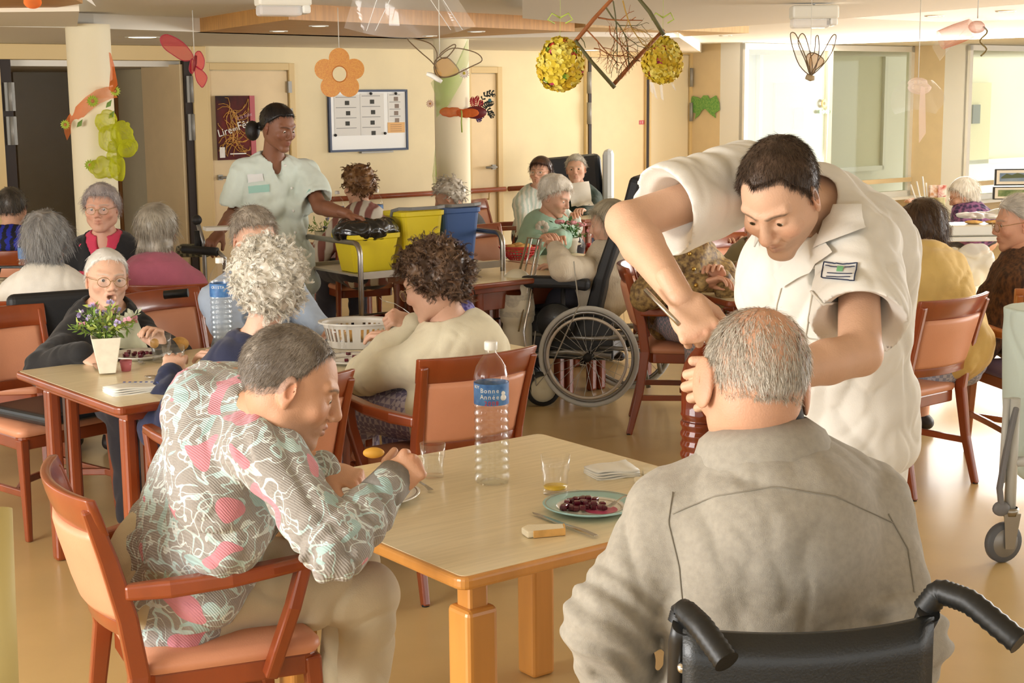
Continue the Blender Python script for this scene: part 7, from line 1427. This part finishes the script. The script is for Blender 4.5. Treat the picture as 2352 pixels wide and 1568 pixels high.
t, p, k = butterfly('golden gauze butterfly hanging in front of the left window', 1862, 130, 7.6, [[(0, 40), (-25, 20), (-42, -20), (-48, -50), (-38, -52), (-28, -35), (-12, 0)], [(0, 40), (-12, 10), (-30, -30), (-24, -50), (-14, -45), (-2, -10), (4, 20)], [(2, 40), (-2, 5), (8, -10), (10, -42), (16, -44), (18, -10), (12, 25)], [(4, 40), (14, 14), (30, -15), (46, -45), (54, -44), (48, -15), (30, 15)], [(0, 42), (-10, 0), (8, -8), (30, 10), (12, 30)]], [GG, GG, GG, GG, GG2], BW, ([(-10, 44), (0, 48), (8, 48)], [6, 7, 5], mat('body_tan', 'B09A78', .7)), tilt=.2); MB().tube([(0, 0, .0), (.0, 0, 2.30-p[2])], .0015, 4).build('hanging_thread', GREY_T, t)
# flower eggs
YP = [mat('petal_yellow', 'E2C83A', .6), mat('petal_lemon', 'EAD866', .6), mat('petal_gold', 'D6B22A', .6)]; ACC = [mat('petal_magenta', 'C83A64', .6), mat('petal_orange', 'E0803A', .6), mat('petal_lime', '8FB83A', .6), mat('petal_red', 'C83A30', .6)]
def egg(lab, px, py, Y, rx, ry, seed):
    p = at(px, py, Y); k = Y/FPX; t = thing('flower_ball', lab, 'decoration', p, 0, 'yellow flower eggs'); rng = np.random.default_rng(seed); R = np.array([rx, rx, ry])*k
    MB().ell((0, 0, 0), R*.86, 20, 14).build('core', YP[2], t); G = [MB() for _ in range(3)]; A_ = [MB() for _ in range(4)]; n = 150
    for i in range(n):
        z = 1-2*(i+.5)/n; a = i*2.39996; d = np.array([math.sqrt(1-z*z)*math.cos(a), math.sqrt(1-z*z)*math.sin(a), z]); taper = 1-.16*z; c = d*R*np.array([taper, taper, 1])*.93; x = norm(np.cross(d, ZV+.01)); y = np.cross(d, x)
        acc = rng.random() < .13; mb = A_[rng.integers(4)] if acc else G[rng.integers(3)]; s_ = k*(12 if not acc else 7.5)*rng.uniform(.8, 1.15); a0 = rng.uniform(0, 6); np_ = 4 if not acc else 8
        for q in range(np_):
            b = a0+2*pi*q/np_; e = x*math.cos(b)+y*math.sin(b); g = np.cross(d, e); w_ = .5 if not acc else .22; o = rng.uniform(.25, .6)
            mb.add([c, c+e*s_*.5+g*s_*w_+d*s_*o*.5, c+e*s_*1.05+g*s_*w_*.5+d*s_*o, c+e*s_*1.05-g*s_*w_*.5+d*s_*o, c+e*s_*.5-g*s_*w_+d*s_*o*.5], [(0, 1, 2, 3, 4)], True)
    for i, g in enumerate(G): q = g.build('petals', YP[i], t)
    for i, g in enumerate(A_): g.build('accent_flowers', ACC[i], t)
    LR_ = mat('ribbon_lime', 'B8CC5A', .5); MB().bar([(0, 0, ry*k), (.002, 0, 2.33-p[2])], .006, .001).build('ribbon', LR_, t); m = MB()
    for s_ in (-1, 1): m.tube([(0, 0, (ry+42)*k), (s_*.03, -.01, (ry+52)*k), (s_*.045, 0, (ry+38)*k), (s_*.02, .01, (ry+30)*k)], .003, 4)
    m.build('ribbon_bow', LR_, t); return t
egg('larger egg-shaped ball of yellow flowers, left of the twig frame', 1287, 147, 5.6, 51, 60, 1); egg('smaller egg-shaped ball of yellow flowers, right of the twig frame', 1522, 137, 6.2, 43, 51, 2)
# twig frame
Y = 5.9; p = at(1418, 90, Y); k = Y/FPX; t = thing('twig_frame', 'diamond frame of twigs with branching wickerwork hanging at the top', 'decoration', p); TW1 = mat('twig_rust', '9A5A2A', .7, var=.2, vscale=30); TW2 = mat('twig_olive', '5E5A34', .7, var=.2, vscale=30); cc = (1418, 90)
q = lambda x, y, d=0: np.array([(x-cc[0])*k, d, -(y-cc[1])*k])
MB().tube([q(1320, 98), q(1365, 45), q(1415, -8), q(1450, -45)], [.008, .008, .007, .006], 8).build('frame_stick', TW1, t); MB().tube([q(1322, 92, -.01), q(1360, 140, -.01), q(1412, 198, -.01)], [.007, .007, .008], 8).build('frame_stick', TW2, t)
MB().tube([q(1405, 196, .01), q(1460, 135, .01), q(1523, 70, .01)], [.008, .008, .007], 8).build('frame_stick', TW1, t); MB().tube([q(1452, -15, .0), q(1490, 30, 0), q(1523, 82, .0)], [.006, .008, .008], 8).build('frame_stick', TW2, t)
rng = np.random.default_rng(3); tw = [MB(), MB(), MB()]
def inside(x, y): u = (x-1418)+(y-92)*1.; v = (x-1418)-(y-92); return abs(x-1420)/104+abs(y-88)/108 < .97
def branch(mb, x, y, a, L, r, dep):
    P = [q(x, y, rng.normal(0, .004))]; 
    for i in range(6):
        a += rng.normal(0, .22); nx, ny = x+math.cos(a)*L/6, y+math.sin(a)*L/6
        if not inside(nx, ny) and y > 0: break
        x, y = nx, ny; P.append(q(x, y, rng.normal(0, .003)))
        if dep and i in (1, 2, 3, 4): branch(mb, x, y, a+rng.choice([-1, 1])*rng.uniform(.4, .8), L*.5, r*.55, dep-1)
    if len(P) > 1: mb.tube(P, [r*(1-.6*i/len(P)) for i in range(len(P))], 5, False)
for (x, y, a, L, r, g) in ((1375, 42, .75, 150, .0045, 0), (1348, 68, .9, 110, .004, 0), (1392, 20, .65, 150, .0045, 1), (1430, 5, .95, 130, .004, 2), (1335, 85, .95, 80, .0032, 1), (1408, 6, 1.1, 160, .004, 1), (1445, 10, 1.0, 90, .003, 2), (1365, 110, .3, 90, .003, 0), (1440, 150, -2.2, 90, .003, 0), (1400, 60, 1.2, 110, .0035, 0)): branch(tw[g], x, y, a, L, r*.8, 2)
for g, mm in zip(tw, (TW1, TW2, mat('twig_gold', 'B08A3A', .7))): g.build('twigs', mm, t)
MB().tube([q(1432, -20), q(1432, -20)+ZV*(2.26-p[2]-.0)*0+ZV*max(.02, 2.3-p[2]-.2)], .0015, 4).build('hanging_thread', GREY_T, t)
# cellophane sheet at the top
FILM = film('cellophane', 'FFFFFF', .90, .06, 1.6)
def sheet(name, lab, cx, cy, Y, outline, amp, seed, m, fr=14, cat='decoration', nx=34, ny=22):
    p = at(cx, cy, Y); k = Y/FPX; t = thing(name, lab, cat, p); X0, Y0, X1, Y1 = outline['box']; g = {}; vs = []; fs = []
    for j in range(ny+1):
        for i in range(nx+1):
            u, v = i/nx, j/ny; l, r = outline['edge'](v); x = l+(r-l)*u; y = Y0+(Y1-Y0)*v+outline.get('dip', lambda u: 0)(u)*v; d = amp*float(abs(sines(np.array(x*k), np.array(0.), np.array(y*k*.5), fr, seed, 4, 1.2)))+outline.get('curve', 0)*math.cos((u-.5)*pi); vs.append(((x-cx)*k, -d, -(y-cy)*k))
    for j in range(ny):
        for i in range(nx): a = j*(nx+1)+i; fs.append((a, a+1, a+nx+2, a+nx+1))
    mesh_obj('film', vs, fs, m, t, False); return t, p, k
t, p, k = sheet('cellophane_sheet', 'large clear crumpled cellophane skirt hanging at the top centre', 940, 40, 5.4, dict(box=(0, -60, 0, 62), edge=lambda v: (835-42*v, 1010+80*v), dip=lambda u: 26*math.sin(u*pi)), .10, 5, FILM, 16); string(t, p, 0, .06)
m = MB(); rng = np.random.default_rng(8)
for x, d_ in ((-.16, .02), (-.05, -.06), (.08, .07), (.17, .02)): m.tube([(x*.4, -.1, .14), (x*.7+d_*.4, -.12, .05), (x+d_, -.12, -.05)], .0012, 4)
m.build('crease', glassy('crease_film', 'FFFFFF', .3, .1, 1.6), t)
# yellow tulle bow, orange garland on column 1
YT = gauze('yellow_tulle', 'DADC3A', .62, .6); OT = gauze('orange_gauze', 'F08A4A', .5, .6); GT_ = gauze('green_tulle', 'A8D45A', .6, .3)
def tulle(parent, name, pts, Y, m, k, c, w=.02, n=16):
    """soft puffed loop between picture points"""
    return None
def puff(t, nm, cx, cy, rx, ry, dep, c0, k, m, seed, fr=26, amp=.028):
    F = Field((-rx*k-.05, -dep-.05, -ry*k-.05), (rx*k+.05, dep+.05, ry*k+.05), .009); F.el((0, 0, 0), (rx*k, dep, ry*k), .02); F.noise(amp, fr, seed, 5, 1.2); F.ridge(amp*.6, fr*1.8, seed+1); a, b = F.mesh(); o = mesh_obj(nm, a+np.array([(cx-c0[0])*k, 0, -(cy-c0[1])*k]), b, m, t, True); return o
Y = 9.5-R1*1.25; c0 = (262, 330); p = at(*c0, Y); k = Y/FPX; t = thing('tulle_bow', 'big yellow tulle bow tied on the left column', 'bow', p)
for i, (x, y, rx, ry) in enumerate(((246, 278, 26, 24), (285, 310, 30, 30), (252, 318, 24, 30), (290, 340, 22, 22), (262, 345, 18, 26), (238, 385, 34, 22), (268, 385, 14, 30))): puff(t, 'tulle_loop', x, y, rx, ry, .05, c0, k, YT, i+2)
def daisy(p, R, m1, m2, lab, group, parent=None, nrm=(0, -1, 0)):
    t = thing('fabric_daisy', lab, 'flower', p, 0, group); m = MB()
    for i in range(13): a = 2*pi*i/13; d = np.array([math.cos(a), 0, math.sin(a)]); g = np.array([-math.sin(a), 0, math.cos(a)]); m.add([d*R*.2, d*R*.6+g*R*.17-np.array([0, .006, 0]), d*R, d*R*.6-g*R*.17-np.array([0, .006, 0])], [(0, 1, 2, 3)])
    m.build('petals', m1, t); MB().ell((0, -.004, 0), (R*.25, R*.12, R*.25), 12, 8).build('centre', m2, t); return t
DG = mat('daisy_green', 'A8BC3C', .6); DC = mat('daisy_brown', 'B5703A', .6)
Yf = 9.5-R1-.03
for px, py, R, lab in ((207, 379, 14, 'lime fabric daisy below the yellow bow'), (213, 232, 15, 'lime fabric daisy in the middle of the orange garland'), (265, 209, 13, 'lime fabric daisy at the upper end of the orange garland'), (150, 286, 12, 'lime fabric daisy at the lower left end of the orange garland')): daisy(at(px, py, Yf-.02), R*Yf/FPX, DG, DC, lab, 'lime daisies on the left column')
t = thing('orange_garland', 'orange gauze garland winding around the left column', 'garland', at(207, 240, 9.5)); b0 = np.array(t.location); path = [(150, 305), (160, 285), (178, 262), (200, 240), (225, 222), (250, 213), (266, 212)]; vs = []; fs = []
for i, (x, y) in enumerate(path):
    dx = (x-214)/ (FPX/9.5); dep = 9.5-math.sqrt(max(.001, (R1+.012)**2-min(dx*dx, (R1+.01)**2)))-.01
    w_ = (18, 18, 17, 17, 16, 14, 12)[i]; a, b = at(x-4, y-w_, dep), at(x+4, y+w_, dep); vs += [a-b0, (a+b)/2-b0+np.array([.0, -.02, 0]), b-b0]
for i in range(len(path)-1):
    for q_ in (0, 1): a = i*3+q_; fs.append((a, a+1, a+4, a+3))
mesh_obj('gauze_ribbon', vs, fs, OT, t, True)
vs = [at(x, y, 9.3)-b0 for x, y in ((250, 120), (254, 122), (262, 150), (270, 195), (258, 212), (250, 205), (254, 160))]; o = MB(); o.slab(vs, (0, .004, 0)); o.build('gauze_tail', OT, t)
m = MB()
for x, y in ((183, 285), (256, 265), (250, 240), (258, 190)): c = at(x, y, Yf-.02)-b0; m.add([c+np.array([-.02, 0, -.02]), c+np.array([.012, -.005, -.01]), c+np.array([.02, 0, .03]), c+np.array([-.01, -.005, .01])], [(0, 1, 2, 3)])
m.build('leaf', LEAF[1], t)
# green tulle on the middle column
Yc = 12.0-R2-.03; c0 = (1035, 200); p = at(*c0, Yc); k = Yc/FPX; t = thing('green_drape', 'long lime tulle sash draped down the middle column', 'sash', p); q = lambda x, y, d=0: np.array([(x-c0[0])*k, d, -(y-c0[1])*k])
for pts in ([(1076, 92), (1078, 140), (1060, 190), (1030, 240), (1002, 268), (1000, 215), (990, 190), (1000, 180), (1040, 170), (1062, 130)], [(994, 370), (998, 330), (1000, 395), (994, 445), (990, 400)]):
    n = len(pts); c = sum([q(*z) for z in pts], np.zeros(3))/n+np.array([0, -.05, 0]); MB().add([c]+[q(*z, -.02*(i % 2)) for i, z in enumerate(pts)], [(0, 1+i, 1+(i+1) % n) for i in range(n)], True).build('gauze_fall', GT_, t)
daisy(at(1066, 168, Yc-.06), .045, mat('daisy_white', 'EFE2DA', .6), mat('daisy_yellow', 'C8B43A', .6), 'white daisy on the tulle of the middle column', None); daisy(at(988, 238, Yc-.02), .035, mat('petal_blush', 'E2BFA8', .6), DC, 'blush flower at the left edge of the middle column', None)
c0 = (1060, 262); p = at(*c0, Yc-.05); k = (Yc-.05)/FPX; t = thing('gauze_bow', 'orange gauze bow on the middle column', 'bow', p)
for i, (x, y, rx, ry) in enumerate(((1035, 258, 25, 10), (1078, 260, 22, 11), (1062, 260, 14, 9))): puff(t, 'gauze_loop', x, y, rx, ry, .03, c0, k, OT, i+20, 30, .012)
m = MB(); m.tube([(0, -.04, .03), (.004, -.045, 0), (0, -.04, -.06), (.003, -.04, -.14)], .006, 6); m.build('green_cord', LEAF[0], t)
# feather mask
c0 = (1100, 250); Y = 11.9; p = at(*c0, Y); k = Y/FPX; t = thing('feather_mask', 'carnival mask with red and peacock feathers right of the middle column', 'mask', p); q = lambda x, y, d=0: np.array([(x-c0[0])*k, d, -(y-c0[1])*k])
def feather(nm, pts, w, m, parent):
    mb = MB(); P = [q(*z) for z in pts]; N = 10; L = []
    for u in np.linspace(0, 1, N): f_ = u*(len(P)-1); i = min(int(f_), len(P)-2); L.append(P[i]*(1-(f_-i))+P[i+1]*(f_-i))
    for i in range(N): 
        d = norm(L[min(i+1, N-1)]-L[max(i-1, 0)]); s_ = np.array([-d[2], 0, d[0]]); ww = w*k*math.sin(pi*(.12+.85*i/(N-1)))
        for sg in (-1, 1): mb.add([L[i], L[i]+d*ww*.6+s_*sg*ww, L[i]+d*ww*1.2+s_*sg*ww*.7-np.array([0, .004, 0]), L[i]+d*ww*.4], [(0, 1, 2, 3)])
    return mb.build(nm, m, parent)
F1 = mat('feather_red', 'A8202A', .7); F2 = mat('feather_dark', '1E241E', .6); F3 = mat('feather_violet', '4A2A6A', .6); F4 = mat('feather_green', '3A5A48', .5)
MB().ell(q(1092, 258), (.09, .03, .05), 16, 8).build('face_shell', mat('mask_wine', '6A1A24', .5), t)
for pts in ([(1088, 252), (1085, 235), (1086, 222)], [(1092, 250), (1094, 232), (1099, 220)], [(1096, 252), (1104, 240), (1106, 230)]): feather('red_feather', pts, 6, F1, t)
for pts in ([(1098, 245), (1112, 222), (1128, 214), (1138, 224)], [(1098, 248), (1118, 240), (1135, 236)], [(1100, 252), (1118, 252), (1128, 262), (1130, 272)]): feather('peacock_feather', pts, 8, F2, t)
for pts in ([(1095, 262), (1105, 268), (1112, 262)], [(1092, 266), (1098, 275), (1106, 274)]): feather('violet_feather', pts, 5, F3, t)
MB().ell(q(1125, 231, -.02), (.014, .006, .014)).build('peacock_eye', mat('peacock_blue', '2A6A7A', .4), t)
# green glitter mask on the left pier
pn = norm(np.cross(norm(P1-P0), ZV)); pn = pn if pn@(CAM-P0) > 0 else -pn; c = wall(1620, 246, P0, pn); t = thing('glitter_mask', 'green speckled butterfly-shaped mask on the left pier', 'mask', c); out = [(-30, -12), (-22, -25), (-12, -22), (-8, -18), (-2, -26), (6, -26), (10, -18), (22, -26), (28, -10), (29, 6), (20, 14), (22, 24), (12, 16), (6, 6), (0, 4), (-6, 8), (-10, 18), (-18, 26), (-16, 14), (-26, 10), (-31, 2)]
kk = np.linalg.norm(c-CAM)/FPX; d = norm(P1-P0); 
m = MB(); P = [d*x*kk/.62+ZV*(-y*kk)+pn*.012 for x, y in out]; cen = pn*.012; m.add([cen+pn*.012]+[z+pn*.006 for z in P]+P, [(0, 1+i, 1+(i+1) % len(P)) for i in range(len(P))]+[(1+i, 1+len(P)+i, 1+len(P)+(i+1) % len(P), 1+(i+1) % len(P)) for i in range(len(P))]); m.build('shell', mat('green_glitter', '5A9A4A', .4, col2='8AB85A', vscale=60), t)
# pink and clear gift wrap by the pier and at the top right
PF = gauze('blush_film', 'F6E2DA', .75, .3)
t, p, k = sheet('cellophane_bow', 'clear cellophane bow with blush ribbon hanging before the right pier', 2108, 215, 7.8, dict(box=(0, 185, 0, 250), edge=lambda v: (2070-26*math.sin(v*pi*.8), 2140+26*math.sin(v*pi*.9)), dip=lambda u: 22*abs(u-.5)), .08, 9, FILM, 18)
m = MB(); m.add([(.0, -.05, .04), (.02, -.06, .03), (.03, -.05, -.10), (.035, -.05, -.20), (.0, -.055, -.25), (-.005, -.05, -.1)], [(0, 1, 2, 5), (5, 2, 3, 4)], True); m.build('blush_ribbon', gauze('blush_ribbon', 'F4DCD2', .45, .3), t); puff(t, 'blush_knot', 2112, 200, 24, 14, .04, (2108, 215), k, PF, 31); string(t, p, 0, .05)
c0 = (2225, 75); p = at(*c0, 5.5); k = 5.5/FPX; t = thing('wrapped_gift', 'peach net tube with curled ribbon in clear wrap at the top right', 'decoration', p)
NT = gauze('peach_net', 'EDA890', .7, .5); MB().lathe([(.035, -.06), (.037, 0), (.034, .06)], (-.05, -.02, -.005), 20, (.95, 0, .35)).build('net_tube', NT, t); puff(t, 'peach_knot', 2245, 62, 18, 14, .03, c0, k, NT, 41, 30, .01); m = MB(); m.tube([(.045+.012*math.sin(i*.8), -.03+.012*math.cos(i*.8), .02-.008*i) for i in range(14)], .003, 5); m.build('curled_ribbon', mat('ribbon_olive', '8A7A4A', .4, .4), t)
vs = [(-.13, 0, -.05), (-.1, -.02, .02), (-.03, -.03, .05), (.04, 0, .06), (.12, -.02, .04), (.06, -.03, .0), (-.0, -.02, -.01), (-.07, -.03, -.04), (-.10, 0, -.10)]; cc_ = (-.02, -.05, .02); MB().add([cc_]+vs, [(0, 1+i, 1+(i+1) % len(vs)) for i in range(len(vs))]).build('clear_wrap', FILM, t); string(t, p, .03, .05)
# wrap hanging under the right egg, window sticker, top left items
c0 = (1522, 205); p = at(*c0, 6.25); k = 6.25/FPX; t = thing('cellophane_scrap', 'clear cellophane tails below the smaller flower egg', 'decoration', p); m = MB()
for x0, x1, y1 in ((-28, -12, 22), (-8, 2, 26), (16, 30, 4), (-30, -22, 10)): m.add([((x0)*k, 0, .03), ((x0+6)*k, -.02, .03), (x1*k, -.01, -y1*k), ((x1-5)*k, .01, -y1*k+.01)], [(0, 1, 2, 3)])
m.build('film', film('film_dense', 'FFFFFF', .6, .1, 1.5), t); MB().tube([(-.01, 0, .02), (-.01, 0, .12)], .001, 4).build('thread', GREY_T, t)
c = wall(1888, 246, P2, V)-V*.03; t = thing('window_sticker', 'small orange and green window cling on the left window', 'sticker', c, TH); MB().lathe([(.02, 0), (.05, .004), (.05, 0)], (0.0, 0, .04), 14, (0, -1, 0)).build('orange_arch', mat('cling_orange', 'E08A3A', .5), t); m = MB(); [m.ell((x, -.01, -.05), (.03, .006, .022), 8, 5) for x in (-.07, -.02, .03, .07)]; m.build('green_base', mat('cling_green', '8ABF8A', .5), t)
p = at(75, 5, 5.2); t = thing('orange_gauze_ball', 'orange gauze ball cut by the top left edge', 'decoration', p); MB().ell((0, 0, 0), (.03, .03, .022), 16, 10).build('gauze', OT, t); string(t, p, 0, .02)
p = at(200, -5, 5.4); t = thing('cellophane_twist', 'clear cellophane twist at the top left', 'decoration', p); MB().add([(-.06, 0, .03), (.03, 0, -.03), (.02, -.01, -.01), (-.03, -.01, .04)], [(0, 1, 2, 3)]).build('film', film('film_dense', 'FFFFFF', .6, .1, 1.5), t); string(t, p, -.03, .03)
